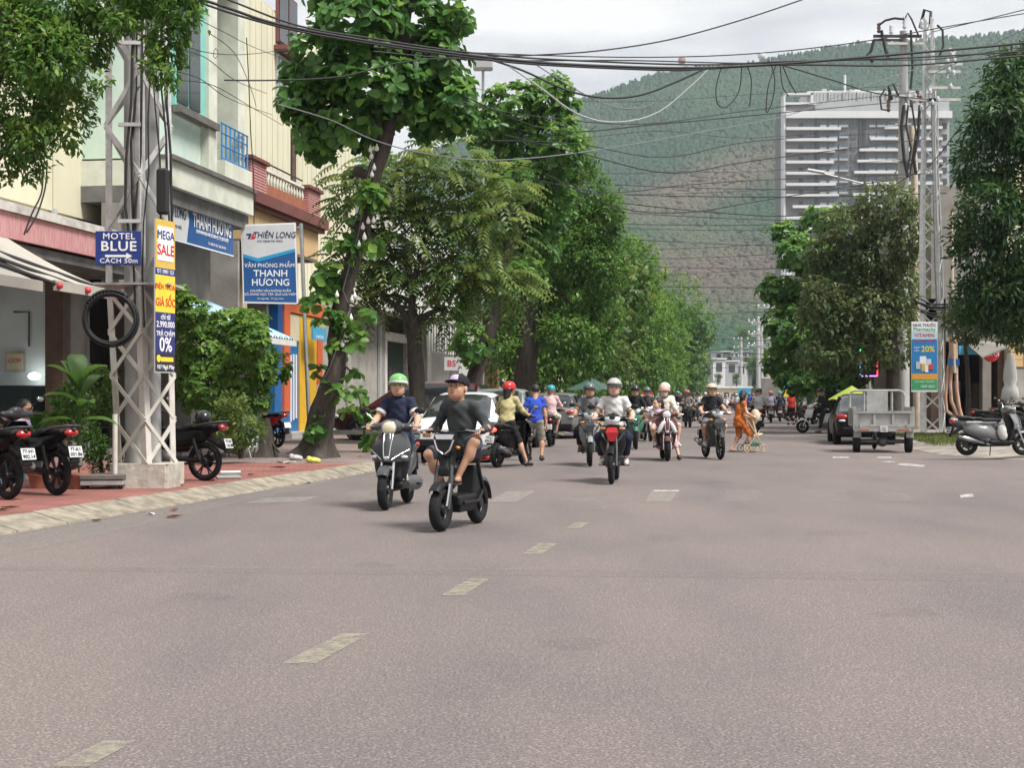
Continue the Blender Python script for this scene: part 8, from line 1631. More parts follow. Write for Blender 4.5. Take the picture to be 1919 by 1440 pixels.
# 1 man with green helmet
h = H2(-0.14, -1.0); p = mid(G(722, 957), h)
motorbike('scooter', p, h, 'dark grey scooter with round headlight ridden by the man in a green helmet', 'paint_graphite', 'plastic_black', 'lens_warm', group=MBG)
person('man in green helmet and navy polo shirt riding the dark grey scooter', p, h, ride('scooter', 0.06, -0.20), 'skin_mid', ('cloth_navy', 0.72), ('cloth_jeans', 0.93), ('shoe', 'shoe_white'), 'helmet_green', look=(rad(8), rad(6), 0), vx=0.013, group=PB, collar='cloth_white', cuffs='cloth_white', scale=0.97, seed=1)
# 2 boy on the electric bike
h = H2(-0.33, -0.945); p = mid(G(826, 997), h, 0.52)
electric_bike(p, h, 'black electric bike ridden by the boy in a cap')
J = ride('ebike', 0.13, -0.14, -0.01, [((-0.10, 0.30, 0.56), (-0.2, 1, 0.2)), ((0.13, 0.10, 0.425), (0.1, 1, 0))], spread=0.3)
person('boy in black cap and dark long sleeved shirt riding the electric bike', p, h, J, 'skin_tan', ('cloth_charcoal', 1.75), ('cloth_denim_short', 0.46), ('sandal', 'sandal'), cap=True, hair='short', look=(rad(-10), rad(9), 0), vx=0.013, group=PB, scale=0.97, seed=2, zip_=True)
# 3 man in white shirt
h = H2(-0.13, -0.99); p = mid(G(1146, 908), h)
motorbike('underbone', p, h, 'black motorbike with red nose panel ridden by the man in white', 'paint_black', 'paint_red', group=MBG)
person('smiling man in silver helmet and white t-shirt on the red nosed motorbike', p, h, ride('underbone', 0.07, -0.18), 'skin_fair', ('cloth_white', 0.66), ('cloth_navy', 0.90), ('shoe', 'shoe_white'), 'helmet_silver', look=(rad(3), rad(6), 0), vx=0.014, group=PB, fat=1.1, seed=3, scale=0.99)
# 4 man in grey shirt
h = H2(-0.03, -1.0); p = mid(G(1106, 875), h)
motorbike('underbone', p, h, 'grey motorbike beside the man in white', 'paint_silver', 'paint_graphite', group=MBG)
person('man in dark green helmet and grey shirt on the grey motorbike', p, h, ride('underbone', 0.06, -0.18), 'skin_tan', ('cloth_grey', 0.66), ('cloth_black', 0.92), ('shoe', 'shoe_brown'), 'helmet_grey', look=(rad(10), rad(6), 0), vx=0.016, group=PB, seed=4, scale=0.98)
# 5 woman with mask, child before her, passenger behind
h = H2(-0.02, -1.0); p = mid(G(1251, 865), h)
motorbike('scooter', p, h, 'maroon scooter with white front wings carrying a woman and child', 'paint_brown', 'paint_brown', 'lens_clear', group=MBG, wings='paint_white')
J = ride('scooter', 0.03, -0.22, 0.0, [((-0.30, 0.12, 0.09), (-0.1, 1, 0)), ((0.14, 0.16, 0.42), (0, 1, 0))])
person('woman in peach helmet and white face mask riding the maroon scooter', p, h, J, 'skin_fair', ('cloth_cream', 1.5), ('cloth_pink', 0.8), ('shoe', 'shoe_black'), 'helmet_peach', hair='long', mask='cloth_white', look=(rad(-12), 0, 0), vx=0.016, group=PB, seed=5, scale=0.96)
J = dict(pelvis=(0.02, 0.05, 0.82), tilt=(0.03, 0.03, 0.33), hands=[((-0.2, 0.22, 0.93), 'open', (0.2, 1, 0)), ((0.2, 0.22, 0.93), 'open', (-0.2, 1, 0))], feet=[((-0.12, 0.22, 0.42), (0, 1, 0)), ((0.12, 0.22, 0.42), (0, 1, 0))], neck=(0, 0.02, 0.14))
person('small child with dark hair seated before the masked woman', p + Vector((-0.12, 0, 0)), h, J, 'skin_fair', ('cloth_lilac', 0.6), ('cloth_pink', 0.4), ('shoe', 'shoe_white'), hair='long', look=(rad(-60), 0, 0), vx=0.018, group=PB, seed=6, scale=0.92)
J = dict(pelvis=(0.0, -0.62, 0.92), tilt=(0.02, 0.06, 0.45), hands=[((-0.17, -0.38, 1.0), 'open', (0, 1, 0)), ((0.17, -0.38, 1.0), 'open', (0, 1, 0))], feet=[((-0.24, -0.28, 0.36), (-0.3, 1, 0)), ((0.24, -0.28, 0.36), (0.3, 1, 0))], knee=[(-0.6, 1, 0.3), (0.6, 1, 0.3)])
person('passenger in white top and cream helmet behind the masked woman', p + Vector((0.06, 0, 0)), h, J, 'skin_fair', ('cloth_white', 0.6), ('cloth_grey', 0.42), ('shoe', 'shoe_white'), 'helmet_white', look=(rad(15), 0, 0), vx=0.018, group=PB, seed=7, scale=0.98)
# 6 man in black t-shirt
h = H2(0.12, -0.99); p = mid(G(1350, 862), h)
motorbike('underbone', p, h, 'dark graphite motorbike ridden by the man in the black t-shirt', 'paint_graphite', 'paint_graphite', group=MBG)
person('man in cream helmet and printed black t-shirt on the graphite motorbike', p, h, ride('underbone', 0.05, -0.2), 'skin_mid', ('cloth_black', 0.62), ('cloth_grey', 0.45), ('shoe', 'shoe_white'), 'helmet_cream', look=(0, rad(5), 0), vx=0.016, group=PB, seed=8, scale=0.99, print_='GAM')
# 7 woman in olive blouse, seen from behind
h = H2(0.42, 0.9); rear = G(931, 877); p = Vector((rear.x + h[0] * 0.63, rear.y + h[1] * 0.63, 0))
motorbike('scooter', p, h, 'black and silver scooter with glowing brake light', 'paint_black', 'plastic_black', 'lens_clear', '77-L1 694.21', brake=True, group=MBG, lean=rad(4))
J = ride('scooter', 0.10, -0.2, 0.0, [((-0.13, 0.16, 0.42), (0, 1, 0)), ((0.34, 0.02, 0.09), (0.5, 1, 0))])
person('woman in red helmet and olive satin blouse stopped on a black scooter', p, h, J, 'skin_mid', ('cloth_olive', 1.7), ('cloth_black', 0.55), ('shoe', 'shoe_black'), 'helmet_red', hair='long', look=(rad(-6), 0, 0), vx=0.015, seed=9, scale=0.98)
# 8 man in blue shirt, on foot
h = H2(0.05, 1); g = G(1003, 864)
J = dict(pelvis=(0, 0, 0.86), tilt=(0, 0.12, 0.47), hands=[((-0.27, 0.22, 0.86), 'open', (0.3, 1, 0)), ((0.25, 0.05, 0.72), 'open', (-0.3, 1, 0))], feet=[((-0.12, 0.02, 0.09), (-0.2, 1, 0)), ((0.14, -0.12, 0.09), (0.25, 1, 0))], neck=(0, 0.06, 0.15))
person('man in blue polo shirt and khaki shorts standing with his back turned', g, h, J, 'skin_tan', ('cloth_blue', 0.66), ('cloth_khaki', 0.56), ('shoe', 'shoe_black'), hair='short', look=(0, rad(-14), 0), vx=0.015, seed=10, collar='cloth_blue', scale=0.98)
# 9 rider in pink, seen from behind
h = H2(0.1, 1); rear = G(1030, 838); p = Vector((rear.x + h[0] * 0.63, rear.y + h[1] * 0.63, 0))
motorbike('scooter', p, h, 'black scooter with white plate ridden away by the person in pink', 'paint_black', 'plastic_black', 'lens_clear', '77-F1 332.07', group=MBG)
person('person in teal helmet and pale pink shirt riding away', p, h, ride('scooter', 0.06, -0.2), 'skin_mid', ('cloth_pink', 1.7), ('cloth_cream', 0.7), ('shoe', 'shoe_brown'), 'helmet_teal', vx=0.018, seed=11)
# 10 rider half hidden behind the man in white
h = H2(-0.05, -1); p = mid(G(1192, 843), h)
motorbike('underbone', p, h, 'green motorbike half hidden behind the man in white', 'paint_green', 'paint_green', group=MBG)
person('rider in black helmet half hidden behind the man in white', p, h, ride('underbone', 0.06, -0.2), 'skin_mid', ('cloth_black', 1.6), ('cloth_black', 0.9), ('shoe', 'shoe_black'), 'helmet_black', vx=0.02, seed=12, group=PB)
# 11 red motorbike behind the scooter with the child
h = H2(0.05, -1); p = mid(G(1219, 828), h)
motorbike('underbone', p, h, 'white and red motorbike behind the maroon scooter', 'paint_white', 'paint_red', group=MBG)
person('rider in dark clothes and black helmet on the white and red motorbike', p, h, ride('underbone', 0.06, -0.2), 'skin_tan', ('cloth_charcoal', 1.7), ('cloth_black', 0.9), ('shoe', 'shoe_black'), 'helmet_grey', vx=0.02, seed=13, group=PB)
# 12 two on one motorbike further back
h = H2(0.03, -1); p = mid(G(1293, 802), h)
motorbike('underbone', p, h, 'dark motorbike carrying two people further up the street', 'paint_black', 'paint_graphite', group=MBG)
person('rider in pink helmet and striped shirt further up the street', p, h, ride('underbone', 0.06, -0.15), 'skin_tan', ('cloth_stripe', 0.7), ('cloth_black', 0.9), ('shoe', 'shoe_black'), 'helmet_pink', vx=0.022, seed=14, group=PB)
J = dict(pelvis=(0.0, -0.6, 0.92), tilt=(0.1, 0.03, 0.45), hands=[((-0.17, -0.38, 1.0), 'open', (0, 1, 0)), ((0.17, -0.38, 1.0), 'open', (0, 1, 0))], feet=[((-0.24, -0.28, 0.36), (-0.3, 1, 0)), ((0.24, -0.28, 0.36), (0.3, 1, 0))], knee=[(-0.6, 1, 0.3), (0.6, 1, 0.3)])
person('pillion passenger behind the rider in striped shirt', p + Vector((0.1, 0, 0)), h, J, 'skin_mid', ('cloth_brown', 0.7), ('cloth_khaki', 0.8), ('shoe', 'shoe_black'), 'helmet_pink', vx=0.022, seed=15, group=PB)
# 13 rider in grey hoodie going away
h = H2(SN, CN); rear = G(1422, 813); p = Vector((rear.x + h[0] * 0.63, rear.y + h[1] * 0.63, 0))
motorbike('scooter', p, h, 'black scooter with red tail light going away up the street', 'paint_black', 'plastic_black', 'lens_clear', '77-C1 104.55', brake=True, group=MBG)
person('rider in black helmet and pale grey hoodie going away', p, h, ride('scooter', 0.04, -0.2), 'skin_mid', ('cloth_palegrey', 1.8), ('cloth_black', 0.9), ('shoe', 'shoe_black'), 'helmet_black', vx=0.02, seed=16)
for i, (px, py, hl_, tp_, lb) in enumerate(((1445, 793, 'helmet_pink', 'cloth_lilac', 'lilac shirt'), (1462, 791, 'helmet_teal', 'cloth_navy', 'navy jacket'))):
    rear = G(px, py); p = Vector((rear.x + h[0] * 0.63, rear.y + h[1] * 0.63, 0))
    motorbike('scooter', p, h, 'pale scooter ridden away by the person in ' + lb, 'paint_silver' if i == 0 else 'paint_black', 'plastic_black', plate='77-D1 20.18', group=MBG, detail=True)
    person('distant rider in ' + lb + ' going away beside the box truck', p, h, ride('scooter', 0.04, -0.2), 'skin_mid', (tp_, 1.7), ('cloth_black', 0.9), ('shoe', 'shoe_black'), hl_, vx=0.024, seed=17 + i)
# 14 white scooter crossing
p = Vector((G(1505, 812).x + 0.62, G(1505, 812).y, 0)); h = H2(-1, 0.05)
motorbike('scooter', p, h, 'white scooter turning across the street behind the black sedan', 'paint_white', 'paint_white', group=MBG)
J = ride('scooter', 0.08, -0.16, 0, [((-0.30, 0.05, 0.09), (0, 1, 0)), ((0.13, 0.16, 0.42), (0, 1, 0))])
person('rider in black with black helmet on the white scooter', p, h, J, 'skin_mid', ('cloth_black', 1.8), ('cloth_black', 0.92), ('shoe', 'shoe_brown'), 'helmet_black', look=(rad(20), 0, 0), vx=0.018, seed=20)
# 15 woman in orange with a stroller
h = H2(1, 0.25); g = G(1386, 848)
J = dict(pelvis=(0, 0, 0.84), tilt=(0, 0.06, 0.47), hands=[((-0.18, 0.33, 0.93), 'open', (0.3, 0, 1)), ((0.18, 0.33, 0.93), 'open', (-0.3, 0, 1))], feet=[((-0.08, -0.2, 0.10), (0, 1, 0)), ((0.08, 0.22, 0.09), (0, 1, 0))])
person('woman in orange printed clothes walking with a stroller', g, h, J, 'skin_mid', ('cloth_orange_print', 0.4), ('cloth_orange_print', 0.58), ('sandal', 'sandal'), hair='bun', look=(rad(50), 0, 0), vx=0.016, seed=21, scale=0.93, long_top=0.10)
sp = thing('baby_stroller', g + Vector((0.42, 0.1, 0)), math.atan2(-h[0], h[1]), 'cream baby stroller with four small wheels pushed by the woman in orange', 'stroller')
M('stroller_cream', (0.55, 0.46, 0.33), 0.7, 0.1); M('stroller_frame', (0.45, 0.36, 0.22), 0.4, 0.1)
for sx_ in (-1, 1):
    for y in (-0.32, 0.12): w_ = MB().torus((0, 0, 0), 0.085, 0.013, 'X', 18, 6).build('wheel', 'stroller_frame', sp, (sx_ * 0.2, y, 0.1)); MB().lathe([(0.025, -0.02), (0.025, 0.02)], axis='X', n=14).build('hub', 'stroller_cream', w_)
    MB().tube([(sx_ * 0.2, -0.32, 0.1), (sx_ * 0.2, -0.05, 0.45), (sx_ * 0.2, 0.02, 0.55)], 0.014, 6).build('frame_tube', 'stroller_frame', sp); MB().tube([(sx_ * 0.2, 0.12, 0.1), (sx_ * 0.2, -0.12, 0.5), (sx_ * 0.2, -0.42, 0.95)], 0.014, 6).build('frame_tube', 'stroller_frame', sp)
MB().tube([(-0.2, -0.42, 0.95), (0.2, -0.42, 0.95)], 0.016, 6).build('push_bar', 'plastic_black', sp)
link('seat', sdf_me('seat', [srbox((0, 0.0, 0.42), (0.15, 0.13, 0.03), 0.025, rot=rx(0.2)), srbox((0, -0.10, 0.62), (0.15, 0.025, 0.26), 0.025, rot=rx(0.25))], 0.014, 'stroller_cream'), sp)
link('hood', sdf_me('hood', [sell((0, -0.02, 0.86), (0.17, 0.12, 0.20), 0.02)], 0.016, 'stroller_cream', [(Vn((0, 0.02, 0.8)), unit(Vn((0, 0.9, -0.5))), None)]), sp)
link('basket', sdf_me('basket', [srbox((0, -0.1, 0.2), (0.15, 0.14, 0.05), 0.02)], 0.016, 'paint_green'), sp)
# 16 pedestrian in red, far
g = G(1483, 797); h = H2(-0.3, 1)
person('far pedestrian in red shirt by the parked motorbikes', g, h, dict(pelvis=(0, 0, 0.86), tilt=(0, 0.02, 0.47), hands=[((-0.25, 0.05, 0.72), 'open', (0.3, 1, 0)), ((0.25, 0.05, 0.72), 'open', (-0.3, 1, 0))], feet=[((-0.1, 0.08, 0.09), (0, 1, 0)), ((0.1, -0.1, 0.09), (0, 1, 0))]), 'skin_mid', ('cloth_red', 0.7), ('cloth_black', 0.9), ('shoe', 'shoe_black'), hair='short', vx=0.024, seed=22)
# 17 person sitting in the shop behind the parked motorbikes
J = dict(pelvis=(0, 0, 0.42), tilt=(0, 0.12, 0.45), hands=[((-0.2, 0.32, 0.55), 'open', (0.3, 1, 0)), ((0.2, 0.32, 0.55), 'open', (-0.3, 1, 0))], feet=[((-0.14, 0.38, 0.09), (0, 1, 0)), ((0.14, 0.38, 0.09), (0, 1, 0))])
g = P(24, 745, 21.6); 
person('person in lilac shirt sitting low behind the parked motorbikes', (g.x, g.y), H2(1, 0.1), J, 'skin_tan', ('cloth_lilac', 0.7), ('cloth_black', 0.9), ('sandal', 'sandal'), hair='short', look=(rad(-30), rad(-10), 0), vx=0.018, seed=23, z=0.125)
st_ = thing('low_stool', (g.x, g.y, 0.125), 0, 'low plastic stool under the sitting person in lilac', 'stool'); MB().box((0, 0, 0.27), (0.28, 0.28, 0.03), 0, 0.01).build('seat', 'sky_blue', st_)
for a in (-1, 1):
    for b_ in (-1, 1): MB().bar((a * 0.13, b_ * 0.13, 0), (a * 0.1, b_ * 0.1, 0.26), 0.03, 0.03).build('leg', 'sky_blue', st_)
# far traffic, both ways
cols = ['paint_black', 'paint_red', 'paint_graphite', 'paint_white', 'paint_blue', 'paint_silver']; cl_ = ['cloth_white', 'cloth_black', 'cloth_blue', 'cloth_pink', 'cloth_grey', 'cloth_red', 'cloth_navy', 'cloth_palegrey']; hl_ = ['helmet_black', 'helmet_white', 'helmet_red', 'helmet_teal', 'helmet_pink', 'helmet_grey', 'helmet_cream']
fr_ = [(1308, 789, 0), (1322, 781, 0), (1286, 786, 0), (1338, 776, 0), (1352, 771, 0), (1312, 772, 0), (1345, 783, 0), (1372, 769, 0), (1380, 776, 0), (1392, 772, 1), (1404, 781, 1), (1412, 775, 1), (1398, 767, 1), (1330, 768, 0), (1300, 776, 0), (1362, 766, 0), (1388, 765, 1), (1270, 792, 0), (1275, 778, 0)]
base_b, base_p = {}, {}
for i, (px, py, away) in enumerate(fr_):
    g = G(px, py); h = H2(SN, CN) if away else H2(-SN, -CN); sty = 'scooter' if i % 2 else 'underbone'
    lb = ' distant ' + ('receding' if away else 'oncoming') + ' far up the street, ' + nth[i % 13] + (' of the oncoming' if not away else ' of the receding') + (' row' if i < 13 else ' farther row')
    motorbike(sty, g, h, cols[i % 6].split('_')[1] + lb.replace(' distant', ' motorbike'), cols[i % 6], cols[(i + 2) % 6], plate=None, group='distant motorbikes', detail=False, mirrors=False)
    c_ = cl_[i % 8]; person('rider in ' + c_.split('_')[1] + lb, g, h, ride(sty, 0.05, -0.18), 'skin_mid', (c_, 0.7 if i % 3 else 1.7), ('cloth_black', 0.9), ('shoe', 'shoe_black'), hl_[i % 7], vx=0.032, seed=30 + i, group='distant riders')
# ---------- parked vehicles
PK = 'motorbikes parked on the pavement'
h = H2(-0.80, 0.60); r0 = G(15, 937, 0.125); motorbike('underbone', Vector((r0.x, r0.y, 0)) + Vector((h[0], h[1], 0)) * 0.63, h, 'black motorbike at the very edge with its white plate turned to the road', 'paint_black', 'paint_red', plate='77-H1 902.14', stand=True, group=PK, z=0.125)
h = H2(-0.78, 0.63); r0 = G(106, 929, 0.125); motorbike('underbone', Vector((r0.x, r0.y, 0)) + Vector((h[0], h[1], 0)) * 0.63, h, 'black motorbike parked next to the low platform and lattice pole', 'paint_black', 'paint_graphite', plate='77-K1 031.86', stand=True, group=PK, z=0.125)
h = H2(-0.93, 0.37); r0 = G(384, 902, 0.125); bk = Vector((r0.x, r0.y, 0)) + Vector((h[0], h[1], 0)) * 0.63
motorbike('underbone', bk, h, 'black motorbike with a helmet on its tail parked behind the lattice pole', 'paint_black', 'paint_black', plate='77-G1 115.30', stand=True, group=PK, z=0.125)
hm_ = thing('helmet', (bk.x + 0.60 * 0.93, bk.y - 0.60 * 0.37, 0.125 + 0.86), 0.4, 'black helmet resting on the tail of the parked motorbike', 'helmet'); put(hm_, 'shell', MB().ell((0, 0, 0.07), (0.125, 0.15, 0.11), 20, 9, 0, -40, 88).mesh('shell', 'helmet_black'), 'helmet_black'); MB().torus((0, 0, 0.0), 0.105, 0.012, 'Z', 20, 6).build('rim', 'plastic_black', hm_)
h = H2(0.985, 0.10); r0 = G(1812, 857, 0.06); motorbike('scooter', Vector((r0.x, r0.y, 0)) + Vector((h[0], h[1], 0)) * 0.63, h, 'light grey scooter parked on the ramped corner', 'paint_grey', 'plastic_black', plate='77-M1 447.52', stand=True, group=PK, z=0.09)
bg = thing('plastic_bag', Vector((r0.x, r0.y, 0)) + Vector((0.74, -0.05, 0.62)), 0, 'white plastic bag hung on the light grey scooter', 'bag'); M('bag_white', (0.55, 0.55, 0.53), 0.5, 0.15, 9, 0.6)
link('bag_body', sdf_me('bag_body', [sell((0, 0, 0), (0.10, 0.08, 0.15), 0.03), sell((0.03, 0, -0.1), (0.09, 0.08, 0.1), 0.03)], 0.012, 'bag_white'), bg); MB().tube([(0, 0, 0.13), (0.03, 0, 0.22), (0.06, 0, 0.13)], 0.012, 5).build('handle', 'bag_white', bg)
for i, (px, py, hh_) in enumerate(((1868, 822, (0.9, 0.4)), (1925, 826, (0.85, 0.5)), (1900, 815, (0.9, 0.4)))):
    g = G(px, py, 0.12); motorbike('underbone', g, H2(*hh_), ['black motorbike parked behind the light grey scooter', 'black motorbike cut by the edge behind the grey scooter', 'rearmost black motorbike before the corner shop'][i], 'paint_black', 'paint_graphite', plate=None, stand=True, group=PK, z=0.12)
g = G(1455, 795, 0.0)
for i, (px, Y) in enumerate(((1500, 84), (1492, 90), (1512, 80), (1486, 97))):
    a = P(px, 745, Y); motorbike('underbone', (a.x, a.y), H2(-0.9, 0.3), ['red', 'black', 'dark', 'blue'][i] + ' motorbike parked far along the kerb past the white scooter', ['paint_red', 'paint_black', 'paint_graphite', 'paint_blue'][i], 'paint_black', plate=None, stand=True, group=PK, z=0.0, detail=False)
cg = 'x'
car(P(1612, 745, 43.8), RD, 'black sedan parked beside the cargo tricycle', 'paint_black', 4.4, 1.70, 1.45, 'sedan', 0.0, '77A-081.36')
cargo_trike(P(1656, 745, 35.9), RD, 'grey three wheeled cargo tricycle with tall rear hoop parked at the corner')
car(P(782, 745, 42.6), H2(-0.985, 0.17), 'maroon car parked across the pavement behind the feathery tree', 'paint_maroon', 4.7, 1.85, 1.66, 'suv', 0.125, '77C-114.09')
car(P(868, 745, 32.0), (-SN, -CN), 'white hatchback parked at the kerb behind the boy', 'paint_white', 4.0, 1.68, 1.46, 'suv', 0.0, '77A-220.18')
car(P(935, 745, 38.6), (-SN, -CN), 'silver white car parked behind the white hatchback', 'paint_silver', 4.3, 1.7, 1.58, 'suv', 0.0, '77A-305.61')
car(P(1046, 745, 50.0), RD, 'grey car with red tail lights parked beyond the rider in pink', 'paint_grey', 4.6, 1.8, 1.5, 'suv', 0.0, '77C-009.72')
# box truck
tk = thing('box_truck', P(1455, 745, 100), -TH, 'grey box truck driving away among the far riders', 'truck'); tk.location.z = 0
MB().box((0, 2.2, 1.75), (1.9, 4.2, 1.9), 0, 0.04).build('cargo_box', 'grey_plaster', tk); MB().box((0, 5.0, 1.25), (1.75, 1.2, 1.5), 0, 0.1).build('cab', 'paint_blue', tk); MB().box((0, 2.4, 0.6), (1.5, 4.6, 0.25)).build('chassis', 'plastic_black', tk)
for sx_ in (-1, 1):
    MB().box((sx_ * 0.47, 0.08, 1.75), (0.9, 0.04, 1.8)).build('rear_door', 'pillar_grey', tk); MB().ell((sx_ * 0.8, 0.02, 0.62), (0.1, 0.05, 0.06), 8, 6).build('tail_light', 'lens_red', tk)
    for y in (0.9, 4.9): MB().lathe([(0.2, -0.1), (0.36, -0.09), (0.36, 0.09), (0.2, 0.1)], axis='X', n=20).build('wheel', 'tyre', tk, (sx_ * 0.8, y, 0.36))
# ================================================================== small things
# low wheeled platform with a white pipe beside the lattice pole
lp_ = thing('low_platform', G(190, 918, 0.125), rad(8), 'low grey platform with a white pipe post beside the lattice pole', 'platform')
MB().box((0, 0.25, 0.16), (0.58, 0.5, 0.07), 0, 0.01).build('top_plate', 'dark_trim', lp_); MB().box((0, 0.25, 0.085), (0.56, 0.48, 0.07), 0, 0.01).build('lower_plate', 'truck_grey', lp_)
for a in (-1, 1):
    for b_ in (0.05, 0.45): MB().lathe([(0.03, -0.02), (0.04, 0), (0.03, 0.02)], axis='X', n=10).build('caster', 'tyre', lp_, (a * 0.24, b_, 0.035))
MB().tube([(0.16, 0.12, 0.2), (0.16, 0.12, 1.0)], 0.035, 10).build('pipe_post', 'white_steel', lp_)
# litter by the leaning tree
for px, py, nm, mt, c_, lb in ((552, 863, 'plastic_bag', 'bag_lilac', (0.45, 0.42, 0.46), 'crumpled pale plastic bag at the foot of the leaning tree'), (585, 868, 'plastic_bag', 'bag_yellow', (0.62, 0.56, 0.10), 'crumpled yellow plastic bag at the foot of the leaning tree')):
    M(mt, c_, 0.4, 0.2, 12, 0.8); g = G(px, py, 0.122); o = thing(nm, g, 0, lb, 'bag'); link('bag_body', sdf_me('bag_body', [sell((0, 0, 0.05), (0.12, 0.08, 0.06), 0.03), sell((0.09, 0.02, 0.04), (0.07, 0.06, 0.05), 0.03), sell((-0.06, 0, 0.08), (0.05, 0.05, 0.05), 0.02)], 0.012, mt), o)
r_ = random.Random(4); M('dead_leaf', (0.16, 0.075, 0.04), 0.8, 0.3, 6); M('paper_bit', (0.55, 0.52, 0.48), 0.8, 0.1)
for i in range(26):
    px, py = r_.uniform(60, 690), 0; s = r_.uniform(14, 34); t_ = kl(s) - r_.uniform(0.5, 2.2) if i % 3 else kl(s) + r_.uniform(0.05, 0.8); v = R(s, t_, 0.135 if i % 3 else 0.012); a = r_.uniform(0, 6.28); l = r_.uniform(0.05, 0.14)
    o = MB().sheet([[(-l * 0.35, -l, 0.01), (0, -l * 0.9, 0.0), (l * 0.35, -l, 0.012)], [(-l * 0.5, 0, 0.025), (0, 0, 0.0), (l * 0.5, 0, 0.02)], [(-l * 0.1, l, 0.015), (0, l * 1.1, 0.02), (l * 0.1, l, 0.01)]]).build('fallen_leaf' if i % 4 else 'paper_scrap', 'dead_leaf' if i % 4 else 'paper_bit', None, v, (0, 0, a))
    tag(o, ('brown fallen leaf lying on the brick pavement or kerb' if i % 4 else 'pale paper scrap lying near the kerb'), 'leaf' if i % 4 else 'litter', 'litter along the kerb')
# flattened carton by the parked motorbike, timber stump
fc = thing('flat_carton', G(430, 898, 0.127), 0.3, 'flattened grey carton lying behind the parked motorbike wheel', 'carton'); MB().box((0, 0.15, 0.02), (0.36, 0.3, 0.03), 0, 0.005).build('sheet', 'truck_grey', fc); MB().box((0.05, 0.3, 0.06), (0.3, 0.05, 0.08), 0, 0, (0.5, 0, 0)).build('flap', 'banner_back', fc)
sb = thing('standing_board', G(472, 858, 0.125), 0.9, 'thin white board standing behind the bush on a steel foot', 'board'); MB().box((0, 0, 0.95), (0.5, 0.03, 1.5), 0, 0.005).build('panel', 'sign_grey', sb)
for a in (-1, 1): MB().tube([(a * 0.2, 0, 0.5), (a * 0.2, 0.2, 0)], 0.014, 6).tube([(a * 0.2, 0, 0.5), (a * 0.2, -0.2, 0)], 0.014, 6).build('leg', 'steel', sb)
tsp = thing('tree_stump', G(498, 858, 0.12), 0, 'broken brown stump and wood beside the leaning tree', 'stump'); link('wood', trunk_mesh([(0, 0, 0), (0.03, 0, 0.3), (0.0, 0.05, 0.62), (0.04, 0.02, 0.8)], [0.2, 0.15, 0.12, 0.04], [((0, 0, 0.4), (0.3, -0.1, 0.1), 0.03, 0.02), ((0, 0, 0.6), (-0.15, 0, 0.9), 0.03, 0.01)], 9, 0.5, 10, 'bark', 'wood'), tsp)
rsd = thing('parked_scooter_seat', G(500, 850, 0.12) + Vector((0, 0.6, 0)), 0, 'red scooter tail showing behind the stump', 'scooter'); bpy.data.objects.remove(rsd)
motorbike('underbone', G(492, 838, 0.122), H2(-0.7, 0.7), 'red motorbike mostly hidden behind the stump and bush', 'paint_red', 'paint_red', plate=None, stand=True, group=PK, z=0.122)
# low rail in front of the maroon car
lr = thing('low_rail', G(660, 845, 0.122), 0.0, 'low dark rail and step before the maroon car', 'rail'); MB().box((0, 0, 0.42), (1.6, 0.12, 0.1)).build('top_bar', 'dark_trim', lr)
for x in (-0.7, 0.72): MB().bar((x, 0, 0), (x, 0, 0.38), 0.05, 0.05).build('leg', 'dark_trim', lr)
# stools and crates by the grey car
for i, (px, mt, c_) in enumerate(((1058, 'stool_red', (0.4, 0.05, 0.08)), (1066, 'stool_blue', (0.1, 0.16, 0.5)), (1074, 'stool_violet', (0.3, 0.2, 0.5)), (1082, 'stool_green', (0.05, 0.34, 0.13)))):
    M(mt, c_, 0.4, 0.08); a = P(px, 745, 55.5); a.z = 0.0; o = thing('plastic_stool', a, 0.1 * i, ['red', 'blue', 'violet', 'green'][i] + ' plastic stool by the kerb beyond the rider in pink', 'stool', 'plastic stools by the kerb')
    MB().box((0, 0, 0.44), (0.24, 0.24, 0.03), 0, 0.01).build('seat', mt, o)
    for q in (-1, 1):
        for w_ in (-1, 1): MB().bar((q * 0.12, w_ * 0.12, 0), (q * 0.09, w_ * 0.09, 0.43), 0.05, 0.05).build('leg', mt, o)
# green market umbrella
M('tarp_green', (0.04, 0.09, 0.07), 0.7, 0.15); M('tarp_lime', (0.34, 0.42, 0.05), 0.6, 0.06)
def parasol(pos, Rr, zt, mt, lb, n=8):
    o = thing('parasol', pos, 0, lb, 'parasol'); m = MB()
    for i in range(n):
        a, b_ = 2 * math.pi * i / n, 2 * math.pi * (i + 1) / n; m.add([(0, 0, zt), (math.cos(a) * Rr, math.sin(a) * Rr, zt - 0.5), (math.cos((a + b_) / 2) * Rr * 0.97, math.sin((a + b_) / 2) * Rr * 0.97, zt - 0.45), (math.cos(b_) * Rr, math.sin(b_) * Rr, zt - 0.5)], [(0, 1, 2), (0, 2, 3)])
    m.build('canopy', mt, o); MB().tube([(0, 0, 0), (0, 0, zt)], 0.025, 8).build('pole', 'steel', o); MB().lathe([(0.22, 0), (0.22, 0.08), (0.05, 0.12)], n=16).build('foot', 'concrete', o); return o
a = P(1108, 745, 60); a.z = 0.12; parasol(a, 1.15, 2.0, 'tarp_green', 'dull green market parasol beyond the parked grey car')
a = P(1596, 745, 50.5); a.z = 0.0; parasol(a, 0.8, 1.75, 'tarp_lime', 'lime green parasol behind the black sedan')
